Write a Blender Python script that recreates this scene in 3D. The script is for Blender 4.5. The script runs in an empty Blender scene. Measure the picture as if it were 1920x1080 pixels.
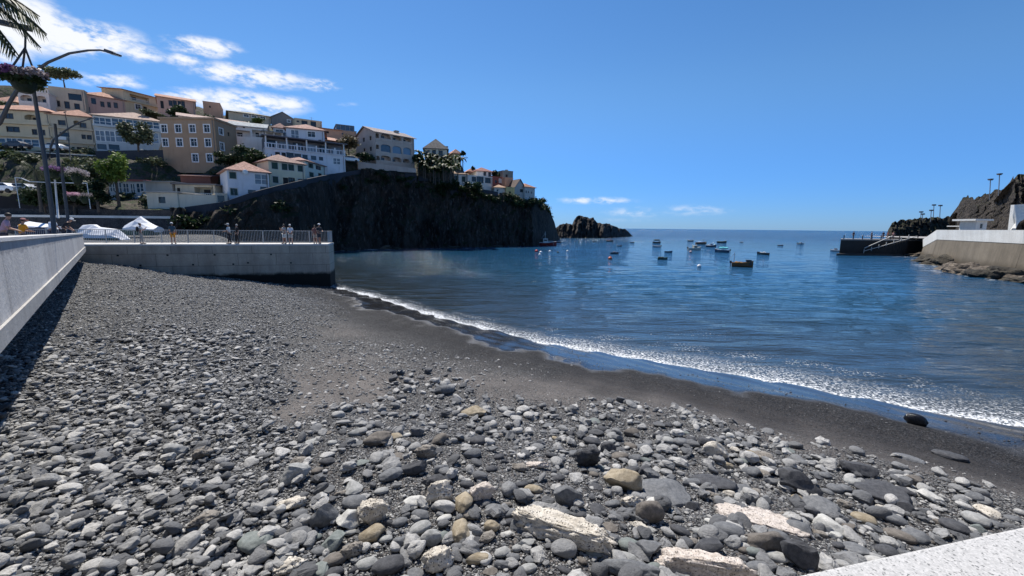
import bpy, bmesh, math, random
import numpy as np
from mathutils import Vector, Matrix, noise, Euler

S = bpy.context.scene
COL = S.collection
R = math.radians
# ------------------------------------------------------------------ camera
FPX, PITCH, ROLL, EYE = 770.0, R(8.42), R(0.6), 5.5
cam_d = bpy.data.cameras.new('camera')
cam = bpy.data.objects.new('camera', cam_d)
COL.objects.link(cam)
CM = Matrix.Rotation(math.pi / 2 - PITCH, 3, 'X') @ Matrix.Rotation(ROLL, 3, 'Z')
cam.matrix_world = Matrix.Translation((0, 0, EYE)) @ CM.to_4x4()
cam_d.sensor_width = 36.0
cam_d.lens = 36.0 * FPX / 1920
cam_d.clip_start, cam_d.clip_end = 0.05, 30000
S.camera = cam
# ------------------------------------------------------------------ exposure, sun, sky
S.view_settings.view_transform = 'Standard'
S.view_settings.look = 'None'
S.view_settings.gamma = 1.0
S.view_settings.use_curve_mapping = False
S.view_settings.exposure = 0.5
SUN_AZ, SUN_EL = R(-28), R(58)
sdir = Vector((math.sin(SUN_AZ) * math.cos(SUN_EL), math.cos(SUN_AZ) * math.cos(SUN_EL), math.sin(SUN_EL)))
sl = bpy.data.lights.new('sun', 'SUN')
sl.energy, sl.angle, sl.color = 5.0, R(0.5), (1.0, 0.94, 0.85)
so = bpy.data.objects.new('sun', sl)
so.rotation_euler = sdir.to_track_quat('Z', 'Y').to_euler()
COL.objects.link(so)


def ray(x, y):
    return CM @ Vector((x - 960.0, 540.0 - y, -FPX))


def at_z(x, y, z):
    d = ray(x, y)
    return d * ((z - EYE) / d.z) + Vector((0, 0, EYE))


def at_y(x, y, Y):
    d = ray(x, y)
    return d * (Y / d.y) + Vector((0, 0, EYE))


def to_px(P):
    q = CM.transposed() @ (Vector(P) - Vector((0, 0, EYE)))
    return 960 + FPX * q.x / -q.z, 540 - FPX * q.y / -q.z


class NT:
    def __init__(s, nt):
        s.t = nt

    def n(s, typ, **kw):
        nd = s.t.nodes.new(typ)
        for k, v in kw.items():
            if k.startswith('i_'):
                k = k[2:]
                k = int(k) if k.isdigit() else k.replace('_', ' ')
                if hasattr(v, 'is_linked') or isinstance(v, bpy.types.NodeSocket):
                    s.t.links.new(v, nd.inputs[k])
                else:
                    nd.inputs[k].default_value = v
            else:
                setattr(nd, k, v)
        return nd

    def l(s, a, b):
        s.t.links.new(a, b)

    def math(s, op, a, b=None, c=None, clamp=False):
        nd = s.t.nodes.new('ShaderNodeMath')
        nd.operation = op
        nd.use_clamp = clamp
        for i, v in enumerate((a, b, c)):
            if v is None:
                continue
            if isinstance(v, (int, float)):
                nd.inputs[i].default_value = v
            else:
                s.t.links.new(v, nd.inputs[i])
        return nd.outputs[0]

    def mapr(s, v, a, b, c=0.0, d=1.0, smooth=True):
        nd = s.t.nodes.new('ShaderNodeMapRange')
        nd.interpolation_type = 'SMOOTHSTEP' if smooth else 'LINEAR'
        s.t.links.new(v, nd.inputs[0])
        for i, q in enumerate((a, b, c, d)):
            nd.inputs[i + 1].default_value = q
        return nd.outputs[0]

    def mix(s, f, a, b):
        nd = s.t.nodes.new('ShaderNodeMix')
        nd.data_type = 'RGBA'
        for i, v in ((0, f), (6, a), (7, b)):
            if isinstance(v, (int, float)):
                nd.inputs[i].default_value = v
            elif isinstance(v, tuple):
                nd.inputs[i].default_value = (*v[:3], 1)
            else:
                s.t.links.new(v, nd.inputs[i])
        return nd.outputs[2]

    def noise(s, vec, scale, detail=4, rough=0.55, dim='3D'):
        nd = s.n('ShaderNodeTexNoise')
        nd.noise_dimensions = dim
        if vec is not None:
            s.l(vec, nd.inputs['Vector'])
        nd.inputs['Scale'].default_value = scale
        nd.inputs['Detail'].default_value = detail
        nd.inputs['Roughness'].default_value = rough
        return nd.outputs[0]


# sky: physical sky with wispy clouds placed by direction
W = bpy.data.worlds.new('World')
S.world = W
W.use_nodes = True
W.node_tree.nodes.clear()
w = NT(W.node_tree)
sky = w.n('ShaderNodeTexSky', sky_type='NISHITA')
sky.sun_disc = False
sky.sun_elevation, sky.sun_rotation = SUN_EL, SUN_AZ
sky.altitude, sky.air_density, sky.dust_density, sky.ozone_density = 0, 1.0, 0.1, 3.0
tc = w.n('ShaderNodeTexCoord')
sep = w.n('ShaderNodeSeparateXYZ')
w.l(tc.outputs['Generated'], sep.inputs[0])
az = w.math('ARCTAN2', sep.outputs[0], sep.outputs[1])
el = w.math('ARCSINE', sep.outputs[2])
comb = w.n('ShaderNodeCombineXYZ')
w.l(az, comb.inputs[0])
w.l(el, comb.inputs[1])


def azel(x, y):
    d = ray(x, y).normalized()
    return math.atan2(d.x, d.y), math.asin(d.z)


CLOUDS = [(45, 45, 100, 62, 5, 1.25), (160, 74, 120, 40, 4, 1.2), (10, 92, 70, 32, 0, .9), (255, 98, 60, 22, 6, .8), (380, 88, 80, 22, 7, 1), (290, 105, 40, 16, 0, .6), (345, 112, 45, 16, 0, .8),
          (470, 143, 125, 24, 7, 1), (600, 160, 45, 14, 5, .9), (210, 152, 75, 20, 5, .8), (460, 192, 130, 27, 5, .95), (360, 182, 70, 20, 5, .8), (530, 195, 60, 18, 0, .8),
          (650, 196, 30, 8, 0, .35), (1115, 376, 95, 9, 0, .62), (1190, 398, 90, 14, 0, .40), (1300, 394, 110, 15, 0, .40), (1170, 412, 110, 9, 0, .25)]
acc = None
for cx, cy, hw, hh, rot, amp in CLOUDS:
    a0, e0 = azel(cx, cy)
    a1, e1 = azel(cx + hw, cy)
    a2, e2 = azel(cx, cy - hh)
    tilt = math.atan2(e1 - e0, a1 - a0)
    mp = w.n('ShaderNodeMapping', vector_type='TEXTURE')
    mp.inputs['Location'].default_value = (a0, e0, 0)
    mp.inputs['Rotation'].default_value = (0, 0, tilt - R(rot) * .9)
    mp.inputs['Scale'].default_value = (math.hypot(a1 - a0, e1 - e0), abs(e2 - e0), 1)
    w.l(comb.outputs[0], mp.inputs[0])
    ln = w.n('ShaderNodeVectorMath', operation='LENGTH')
    w.l(mp.outputs[0], ln.inputs[0])
    b = w.mapr(ln.outputs['Value'], 1.45, 0.0, 0.0, amp)
    acc = b if acc is None else w.math('MAXIMUM', acc, b)
mp = w.n('ShaderNodeMapping')
mp.inputs['Scale'].default_value = (1.0, 2.2, 1)
w.l(comb.outputs[0], mp.inputs[0])
n1 = w.noise(mp.outputs[0], 14, 8, 0.62)
n2 = w.noise(mp.outputs[0], 45, 6, 0.6)
nn = w.math('ADD', w.math('MULTIPLY', n1, 0.7), w.math('MULTIPLY', n2, 0.3))
cm = w.math('MULTIPLY', acc, w.mapr(nn, 0.30, 0.62))
cm = w.mapr(cm, 0.10, 0.72)
hs = w.n('ShaderNodeHueSaturation')
hs.inputs['Saturation'].default_value = 1.12
tint = w.n('ShaderNodeMix', data_type='RGBA', blend_type='MULTIPLY')
tint.inputs[0].default_value = 1
w.l(sky.outputs[0], tint.inputs[6])
w.l(w.mix(w.mapr(el, -.05, .32), (.31, .55, 1.14), (.80, .94, 1.08)), tint.inputs[7])
w.l(tint.outputs[2], hs.inputs['Color'])
bg = w.n('ShaderNodeBackground')
bg.inputs[1].default_value = 0.084
cc = w.mix(w.math('MULTIPLY', cm, 0.92), hs.outputs[0], (8.6, 8.7, 8.9))
w.l(cc, bg.inputs[0])
wo = w.n('ShaderNodeOutputWorld')
w.l(bg.outputs[0], wo.inputs[0])

# ------------------------------------------------------------------ materials
MATS = {}


def base_mat(name, rough=0.8, metal=0.0, spec=0.5):
    m = bpy.data.materials.new(name)
    m.use_nodes = True
    nt = m.node_tree
    b = nt.nodes['Principled BSDF']
    b.inputs['Roughness'].default_value = rough
    b.inputs['Metallic'].default_value = metal
    b.inputs['Specular IOR Level'].default_value = spec
    return m, NT(nt), b


def plain(name, c, rough=0.6, metal=0.0, var=0.12, scale=6.0, spec=0.4):
    k = (name, c, rough)
    if k in MATS:
        return MATS[k]
    m, t, b = base_mat(name, rough, metal, spec)
    co = t.n('ShaderNodeTexCoord').outputs['Object']
    f = t.noise(co, scale, 4)
    col = t.mix(f, tuple(v * (1 - var * 1.6) for v in c), tuple(min(1, v * (1 + var * 1.2)) for v in c))
    t.l(col, b.inputs['Base Color'])
    MATS[k] = m
    return m


def stucco(c, dirt=0.35):
    k = ('stucco', c, dirt)
    if k in MATS:
        return MATS[k]
    m, t, b = base_mat('painted_render', 0.85, spec=.2)
    g = t.n('ShaderNodeTexCoord').outputs['Object']
    mp = t.n('ShaderNodeMapping')
    mp.inputs['Scale'].default_value = (1, 1, 0.18)
    t.l(g, mp.inputs[0])
    streak = t.mapr(t.noise(mp.outputs[0], 1.6, 5, .65), .48, .78)
    blot = t.mapr(t.noise(g, .45, 5, .6), .35, .7)
    f = t.math('MULTIPLY', t.math('ADD', t.math('MULTIPLY', streak, .6), t.math('MULTIPLY', blot, .4)), dirt)
    col = t.mix(f, c, tuple(v * q for v, q in zip(c, (.42, .40, .38))))
    t.l(col, b.inputs['Base Color'])
    MATS[k] = m
    return m


def tiles(c=(.52, .24, .15)):
    k = ('tiles', c)
    if k in MATS:
        return MATS[k]
    m, t, b = base_mat('clay_tiles', 0.75, spec=.3)
    g = t.n('ShaderNodeTexCoord').outputs['Object']
    wv = t.n('ShaderNodeTexWave', bands_direction='X', wave_profile='SIN')
    wv.inputs['Scale'].default_value = 1.6
    t.l(g, wv.inputs[0])
    wv.inputs['Distortion'].default_value = .5
    f = t.noise(g, 2.2, 6, .7)
    f2 = t.noise(g, .4, 3)
    col = t.mix(t.mapr(f, .3, .7), tuple(v * .62 for v in c), (min(1, c[0] * 1.25), min(1, c[1] * 1.5), min(1, c[2] * 1.65)))
    col = t.mix(t.mapr(f2, .45, .75), col, (c[0] * .75, c[1] * .85, c[2]))
    t.l(col, b.inputs['Base Color'])
    bp = t.n('ShaderNodeBump', i_Strength=.9, i_Distance=.12)
    t.l(wv.outputs[1], bp.inputs['Height'])
    t.l(bp.outputs[0], b.inputs['Normal'])
    MATS[k] = m
    return m


def glassy(c=(.03, .04, .05), rough=.12):
    k = ('glass', c)
    if k in MATS:
        return MATS[k]
    m, t, b = base_mat('window_glass', rough, spec=.6)
    g = t.n('ShaderNodeTexCoord').outputs['Object']
    oi = t.n('ShaderNodeObjectInfo').outputs['Random']
    f = t.noise(g, 1.5, 2)
    a = t.mix(f, tuple(v * .5 for v in c), tuple(v * 1.5 for v in c))
    t.l(t.mix(t.mapr(oi, .55, 1.0), a, tuple(min(1, v * 2.2 + .015) for v in c)), b.inputs['Base Color'])
    MATS[k] = m
    return m


def concrete(name, c, c2, scale=1.0, streaks=0.5, joints=None, algae=None, rough=.85, topband=None):
    m, t, b = base_mat(name, rough, spec=.25)
    g = t.n('ShaderNodeTexCoord').outputs['Object']
    mp = t.n('ShaderNodeMapping')
    mp.inputs['Scale'].default_value = (1, 1, .12)
    t.l(g, mp.inputs[0])
    st = t.mapr(t.noise(mp.outputs[0], 2.2 * scale, 6, .7), .38, .72)
    bl = t.mapr(t.noise(g, .7 * scale, 6, .6), .3, .7)
    fine = t.noise(g, 9 * scale, 5, .7)
    f = t.math('ADD', t.math('MULTIPLY', st, streaks), t.math('MULTIPLY', bl, 1 - streaks), clamp=True)
    col = t.mix(f, c, c2)
    col = t.mix(t.math('MULTIPLY', t.mapr(fine, .35, .75), .35), col, tuple(v * .5 for v in c))
    if joints:
        ux, jw, jh = joints
        vm = t.n('ShaderNodeVectorMath', operation='DOT_PRODUCT')
        t.l(g, vm.inputs[0])
        vm.inputs[1].default_value = ux
        sp = t.n('ShaderNodeSeparateXYZ')
        t.l(g, sp.inputs[0])
        cb = t.n('ShaderNodeCombineXYZ')
        t.l(vm.outputs['Value'], cb.inputs[0])
        t.l(sp.outputs[2], cb.inputs[1])
        br = t.n('ShaderNodeTexBrick', i_Scale=1.0)
        br.offset = .37
        br.inputs['Brick Width'].default_value = jw
        br.inputs['Row Height'].default_value = jh
        br.inputs['Mortar Size'].default_value = .02
        br.inputs['Mortar Smooth'].default_value = .6
        br.inputs['Color1'].default_value = (1, 1, 1, 1)
        br.inputs['Color2'].default_value = (.84, .84, .86, 1)
        br.inputs['Mortar'].default_value = (.35, .35, .36, 1)
        t.l(cb.outputs[0], br.inputs[0])
        mm = t.n('ShaderNodeMix', data_type='RGBA', blend_type='MULTIPLY')
        mm.inputs[0].default_value = 1
        t.l(col, mm.inputs[6])
        t.l(br.outputs[0], mm.inputs[7])
        col = mm.outputs[2]
    if algae:
        z0, z1, ac = algae
        sp = t.n('ShaderNodeSeparateXYZ')
        t.l(g, sp.inputs[0])
        zz = t.math('ADD', sp.outputs[2], t.math('MULTIPLY', t.math('SUBTRACT', t.noise(g, 1.4, 5, .65), .5), .5))
        col = t.mix(t.mapr(zz, z1, z0), col, ac)
    if topband:  # damp darker band with a wavy lower edge under the coping
        vec, c0, wd, bc = topband
        dp = t.n('ShaderNodeVectorMath', operation='DOT_PRODUCT')
        t.l(g, dp.inputs[0])
        dp.inputs[1].default_value = vec
        hh = t.math('ADD', t.math('SUBTRACT', dp.outputs['Value'], c0), t.math('MULTIPLY', t.math('SUBTRACT', t.noise(g, 1.1, 5, .65), .5), .35))
        mb_ = t.n('ShaderNodeMix', data_type='RGBA', blend_type='MULTIPLY')
        t.l(t.mapr(hh, -wd, -wd + .06), mb_.inputs[0])
        t.l(col, mb_.inputs[6])
        mb_.inputs[7].default_value = (*bc, 1)
        col = mb_.outputs[2]
    t.l(col, b.inputs['Base Color'])
    bp = t.n('ShaderNodeBump', i_Strength=.5, i_Distance=.03)
    t.l(fine, bp.inputs['Height'])
    t.l(bp.outputs[0], b.inputs['Normal'])
    return m


def rockface(name, c1, c2, c3, scale=.25, bump=1.2, streak=True, moss=None, rough=.9):
    m, t, b = base_mat(name, rough, spec=.25)
    g = t.n('ShaderNodeTexCoord').outputs['Object']
    mp = t.n('ShaderNodeMapping')
    mp.inputs['Scale'].default_value = (1, 1, .35 if streak else 1)
    t.l(g, mp.inputs[0])
    a = t.noise(mp.outputs[0], scale, 8, .68)
    c = t.noise(mp.outputs[0], scale * 7, 6, .7)
    col = t.mix(t.mapr(a, .35, .66), c1, c2)
    col = t.mix(t.mapr(c, .5, .75), col, c3)
    if moss:
        ge = t.n('ShaderNodeNewGeometry')
        sp = t.n('ShaderNodeSeparateXYZ')
        t.l(ge.outputs['Normal'], sp.inputs[0])
        f = t.math('MULTIPLY', t.mapr(sp.outputs[2], .25, .7), t.mapr(t.noise(g, scale * 3, 5, .6), .4, .6))
        col = t.mix(f, col, moss)
    t.l(col, b.inputs['Base Color'])
    vo = t.n('ShaderNodeTexVoronoi', i_Scale=scale * 5)
    t.l(mp.outputs[0], vo.inputs[0])
    h = t.math('ADD', t.math('MULTIPLY', c, 1.0), t.math('MULTIPLY', vo.outputs[0], .5))
    bp = t.n('ShaderNodeBump', i_Strength=1.0, i_Distance=bump)
    t.l(h, bp.inputs['Height'])
    t.l(bp.outputs[0], b.inputs['Normal'])
    return m


def leafmat(c, c2=None, name='foliage'):
    k = (name, c)
    if k in MATS:
        return MATS[k]
    m, t, b = base_mat(name, .55, spec=.3)
    c2 = c2 or tuple(v * 2.0 for v in c)
    g = t.n('ShaderNodeTexCoord').outputs['Object']
    at = t.n('ShaderNodeAttribute', attribute_name='tone')
    f = t.math('ADD', t.math('MULTIPLY', at.outputs['Fac'], .6), t.math('MULTIPLY', t.noise(g, .9, 4), .4))
    col = t.mix(t.mapr(f, .25, .8), c, c2)
    t.l(col, b.inputs['Base Color'])
    tr = t.n('ShaderNodeBsdfTranslucent')
    t.l(col, tr.inputs[0])
    ms = t.n('ShaderNodeMixShader')
    ms.inputs[0].default_value = .3
    out = t.t.nodes['Material Output']
    t.l(b.outputs[0], ms.inputs[1])
    t.l(tr.outputs[0], ms.inputs[2])
    t.l(ms.outputs[0], out.inputs[0])
    MATS[k] = m
    return m


def stone_mat(name, c1, c2, pits=0.0, inst=False, rough=.8, scale=6.0):
    """stone: c1..c2 by a per-stone random, mottled; pits > 0 gives pitted pale concrete"""
    m, t, b = base_mat(name, rough, spec=.3)
    g = t.n('ShaderNodeTexCoord').outputs['Object']
    if inst:
        rnd = t.n('ShaderNodeAttribute', attribute_name='tone', attribute_type='INSTANCER').outputs['Fac']
    else:
        rnd = t.n('ShaderNodeObjectInfo').outputs['Random']
    if inst:
        cr = t.n('ShaderNodeValToRGB')
        el_ = cr.color_ramp.elements
        el_[0].position, el_[0].color = 0.0, (.048, .050, .055, 1)
        el_[1].position, el_[1].color = 1.0, (.76, .75, .72, 1)
        for p, c in ((.25, (.145, .149, .156)), (.5, (.28, .282, .283)), (.75, (.42, .415, .40)), (.92, (.56, .55, .53))):
            e = el_.new(p)
            e.color = (*c, 1)
        t.l(rnd, cr.inputs[0])
        col = cr.outputs[0]
        col = t.mix(t.math('MULTIPLY', t.mapr(t.noise(g, 2.3, 3), .3, .7), .35), col, (.06, .06, .065))
    else:
        f1 = t.mapr(t.noise(g, scale, 6, .65), .3, .7)
        f2 = t.mapr(t.noise(g, scale * 6, 5, .7), .35, .7)
        col = t.mix(f1, c1, c2)
        col = t.mix(t.math('MULTIPLY', f2, .45), col, tuple(v * .6 for v in c1))
    sc = scale * 4
    h = t.noise(g, sc if not inst else 5, 6, .7)
    if pits > 0:
        v = t.n('ShaderNodeTexVoronoi', i_Scale=scale * 4.5)
        t.l(g, v.inputs[0])
        pn = t.mapr(v.outputs[0], .14, .38)
        pk = t.mapr(t.noise(g, scale * 1.6, 6, .75), .47, .58)
        pit = t.math('MAXIMUM', pn, t.math('SUBTRACT', 1.0, pk))
        col = t.mix(t.math('MULTIPLY', t.math('SUBTRACT', 1.0, pit), pits), col, (.055, .045, .04))
        h = t.math('ADD', t.math('MULTIPLY', h, .4), pit)
    t.l(col, b.inputs['Base Color'])
    bp = t.n('ShaderNodeBump', i_Strength=1.0 if pits else .5, i_Distance=(.035 if pits else .02) if not inst else .15)
    t.l(h, bp.inputs['Height'])
    t.l(bp.outputs[0], b.inputs['Normal'])
    return m


# ------------------------------------------------------------------ object helpers
def tag(o, label=None, cat=None, group=None, kind=None):
    if label:
        o['label'] = label
    if cat:
        o['category'] = cat
    if group:
        o['group'] = group
    if kind:
        o['kind'] = kind
    return o


def empty(name, loc, label, cat, group=None, rz=0):
    o = bpy.data.objects.new(name, None)
    o.location = loc
    o.rotation_euler = (0, 0, rz)
    o.empty_display_size = .2
    COL.objects.link(o)
    return tag(o, label, cat, group)


class MB:
    def __init__(s):
        s.v, s.f, s.mi, s.tone = [], [], [], None

    def add(s, vs, fs, mi=0):
        k = len(s.v)
        s.v += [tuple(p) for p in vs]
        s.f += [tuple(i + k for i in q) for q in fs]
        s.mi += [mi] * len(fs)
        return s

    def hexa(s, P, mi=0):  # 8 points: bottom 4, top 4
        return s.add(P, [(0, 3, 2, 1), (4, 5, 6, 7), (0, 1, 5, 4), (1, 2, 6, 5), (2, 3, 7, 6), (3, 0, 4, 7)], mi)

    def box(s, x0, x1, y0, y1, z0, z1, mi=0):
        return s.hexa([(x0, y0, z0), (x1, y0, z0), (x1, y1, z0), (x0, y1, z0), (x0, y0, z1), (x1, y0, z1), (x1, y1, z1), (x0, y1, z1)], mi)

    def bar(s, a, b, wd, ht=None, mi=0, up=Vector((0, 0, 1))):
        a, b = Vector(a), Vector(b)
        ht = ht or wd
        d = (b - a).normalized()
        if abs(d.dot(up)) > .98:
            up = Vector((0, 1, 0))
        r = d.cross(up).normalized() * wd / 2
        u = r.cross(d).normalized() * ht / 2
        return s.hexa([a - r - u, a + r - u, b + r - u, b - r - u, a - r + u, a + r + u, b + r + u, b - r + u], mi)

    def tube(s, pts, rad, n=8, mi=0, cap=True):
        pts = [Vector(p) for p in pts]
        rads = rad if isinstance(rad, (list, tuple)) else [rad] * len(pts)
        k = len(s.v)
        ref = Vector((0, 0, 1))
        for i, p in enumerate(pts):
            d = (pts[min(i + 1, len(pts) - 1)] - pts[max(i - 1, 0)]).normalized()
            rf = ref if abs(d.dot(ref)) < .95 else Vector((1, 0, 0))
            a = d.cross(rf).normalized()
            b = d.cross(a).normalized()
            for j in range(n):
                t = 2 * math.pi * j / n
                s.v.append(tuple(p + a * math.cos(t) * rads[i] + b * math.sin(t) * rads[i]))
        for i in range(len(pts) - 1):
            for j in range(n):
                j2 = (j + 1) % n
                s.f.append((k + i * n + j, k + i * n + j2, k + (i + 1) * n + j2, k + (i + 1) * n + j))
                s.mi.append(mi)
        if cap:
            s.f.append(tuple(k + j for j in range(n)))
            s.f.append(tuple(k + (len(pts) - 1) * n + n - 1 - j for j in range(n)))
            s.mi += [mi, mi]
        return s

    def ball(s, c, r, n=10, mi=0):
        r = r if isinstance(r, (tuple, list)) else (r, r, r)
        k = len(s.v)
        m_ = n // 2 + 1
        for i in range(m_ + 1):
            ph = math.pi * i / m_
            for j in range(n):
                t = 2 * math.pi * j / n
                s.v.append((c[0] + r[0] * math.sin(ph) * math.cos(t), c[1] + r[1] * math.sin(ph) * math.sin(t), c[2] + r[2] * math.cos(ph)))
        for i in range(m_):
            for j in range(n):
                j2 = (j + 1) % n
                s.f.append((k + i * n + j, k + (i + 1) * n + j, k + (i + 1) * n + j2, k + i * n + j2))
                s.mi.append(mi)
        return s

    def mesh(s, name, mats, smooth=False):
        me = bpy.data.meshes.new(name)
        me.from_pydata(s.v, [], s.f)
        for m in (mats if isinstance(mats, (list, tuple)) else [mats]):
            me.materials.append(m)
        if any(s.mi):
            me.polygons.foreach_set('material_index', s.mi)
        if smooth:
            me.polygons.foreach_set('use_smooth', [True] * len(me.polygons))
        if s.tone is not None:
            at = me.attributes.new('tone', 'FLOAT', 'FACE')
            at.data.foreach_set('value', s.tone)
        me.update()
        return me

    def build(s, name, mats, parent=None, smooth=False, bevel=0):
        o = bpy.data.objects.new(name, s.mesh(name, mats, smooth))
        COL.objects.link(o)
        if parent:
            o.parent = parent
        if bevel:
            b = o.modifiers.new('bevel', 'BEVEL')
            b.width, b.segments, b.limit_method = bevel, 2, 'ANGLE'
        return o


def grid_mesh(name, V, nu, nv, mats, smooth=True):
    """V: (nv*nu, 3) array, rows of nu"""
    me = bpy.data.meshes.new(name)
    me.vertices.add(nu * nv)
    me.vertices.foreach_set('co', np.asarray(V, dtype=np.float32).ravel())
    i, j = np.meshgrid(np.arange(nu - 1), np.arange(nv - 1))
    a = (j * nu + i).ravel()
    F = np.stack([a, a + 1, a + nu + 1, a + nu], 1).astype(np.int32)
    me.loops.add(F.size)
    me.loops.foreach_set('vertex_index', F.ravel())
    me.polygons.add(len(F))
    me.polygons.foreach_set('loop_start', np.arange(0, F.size, 4, dtype=np.int32))
    me.polygons.foreach_set('loop_total', np.full(len(F), 4, dtype=np.int32))
    me.materials.append(mats)
    me.update(calc_edges=True)
    me.polygons.foreach_set('use_smooth', [smooth] * len(F))
    o = bpy.data.objects.new(name, me)
    COL.objects.link(o)
    return o


def interp(x, tab):
    return float(np.interp(x, [t[0] for t in tab], [t[1] for t in tab]))


def fbm(x, y, z, o=5, h=1.0):
    return noise.fractal(Vector((x, y, z)), h, 2.1, o, noise_basis='PERLIN_ORIGINAL')


def copy_tree(o, parent=None):
    c = o.copy()
    COL.objects.link(c)
    c.parent = parent
    for ch in list(o.children):
        copy_tree(ch, c)
    return c


# ------------------------------------------------------------------ shore and beach
SHPX = [(620, 538), (660, 546), (700, 556), (750, 571), (800, 587), (850, 601), (900, 614), (950, 627), (1000, 640), (1080, 653), (1160, 667), (1230, 680),
        (1300, 692), (1400, 708), (1500, 725), (1600, 746), (1700, 766), (1800, 784), (1920, 799)]
SH = [tuple(at_z(x, y, 0)[:2]) for x, y in SHPX]
SH = [(-62, 66), (-46, 60), (-34, 54), (-25, 46)] + SH + [(20, 9.2), (30, 6.5), (60, 0)]
SHA = np.array(SH)


def shore_dist(X, Y):
    """signed distance to the waterline, positive on land"""
    X = np.asarray(X, float)
    Y = np.asarray(Y, float)
    best = np.full(X.shape, 1e9)
    sg = np.ones(X.shape)
    for (x0, y0), (x1, y1) in zip(SHA[:-1], SHA[1:]):
        dx, dy = x1 - x0, y1 - y0
        L2 = dx * dx + dy * dy
        t = np.clip(((X - x0) * dx + (Y - y0) * dy) / L2, 0, 1)
        px, py = X - (x0 + t * dx), Y - (y0 + t * dy)
        d = np.hypot(px, py)
        cr = dx * (Y - y0) - dy * (X - x0)  # >0 on the left of travel (sea side, north-east)
        m = d < best
        best = np.where(m, d, best)
        sg = np.where(m, np.where(cr > 0, -1, 1), sg)
    return best * sg


def beach_z(X, Y):
    X = np.asarray(X, float)
    Y = np.asarray(Y, float)
    d = shore_dist(X, Y)
    dd = np.maximum(d, 0)
    z = np.where(d > 0, .10 * dd + .0042 * dd * dd, .14 * d)
    z = np.minimum(z, 3.1)
    dwl = (X + 10.55) * .717 + (Y - 8.5) * .697
    z = z - .85 * np.exp(-(np.maximum(dwl, 0) / 5.0) ** 2) * np.clip((30 - Y) / 9, 0, 1) * np.clip(dd / 6, 0, 1)
    k = np.clip(dd / 3, 0, 1)
    z = z + k * (.05 * np.sin(.9 * X + .5 * Y) * np.sin(.35 * X - .8 * Y + 1) + .06 * np.sin(1.1 * dd + .4 * np.sin(.5 * X)) + .025 * np.sin(2.3 * X + 1.3) * np.sin(2.1 * Y) + .02 * np.sin(5.1 * X + 2 * Y) * np.sin(4.3 * Y - X))
    z = z + np.exp(-np.abs(d) / 1.8) * (.018 * np.sin(1.1 * X + .7 * Y + 1.5 * np.sin(.37 * X)) + .013 * np.sin(2.7 * X - 1.9 * Y) + .012 * np.sin(6.1 * X + 4.7 * Y))
    return np.maximum(z, -1.6)


def beach_pt(x, y):
    z = 1.5
    for _ in range(25):
        p = at_z(x, y, z)
        z = .5 * z + .5 * float(beach_z(p.x, p.y))
    return at_z(x, y, z)


def px_np(X, Y, Z):
    C = np.array(CM.transposed())
    P = np.stack([X, Y, np.asarray(Z) - EYE])
    q = np.tensordot(C, P, 1)
    return 960 + FPX * q[0] / -q[2], 540 - FPX * q[1] / -q[2], -q[2]
# ------------------------------------------------------------------ sea
def spread(a0, a1, st, far, g=1.12):
    c = list(np.arange(a0, a1, st))
    s, x = st, a1
    hi = []
    while x < far:
        hi.append(x)
        s *= g
        x += s
    hi.append(far)
    s, x = st, a0 - st
    lo = []
    while x > -far:
        lo.append(x)
        s *= g
        x -= s
    lo.append(-far)
    return np.array(lo[::-1] + c + hi)


xs, ys = spread(-20, 34, .32, 15000), spread(5, 48, .32, 15000)
GX, GY = np.meshgrid(xs, ys)
sd = -shore_dist(GX, GY)
_wv = np.zeros(GX.shape)
_m = (np.abs(GX) < 90) & (GY > 0) & (GY < 130) & (sd > -1)
for _i, _j in zip(*np.nonzero(_m)):
    _x, _y = GX[_i, _j], GY[_i, _j]
    _wv[_i, _j] = noise.fractal(Vector((_x * .22 + _y * .03, _y * .62 - _x * .05, 0)), 1, 2.2, 3)
calm = np.clip(sd / 6, .15, 1) * np.clip(1.2 - np.hypot(GX, GY) / 90, 0, 1)
GZ = np.clip(sd / 5, .12, 1) * .085 * _wv + calm * (.005 * np.sin(.9 * GY + .35 * GX + .6 * np.sin(.3 * GX)) + .004 * np.sin(1.7 * GY - .8 * GX + 1.1 * np.sin(.23 * GY)) + .004 * np.sin(2.3 * sd + .5 * np.sin(.6 * GX)))


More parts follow.
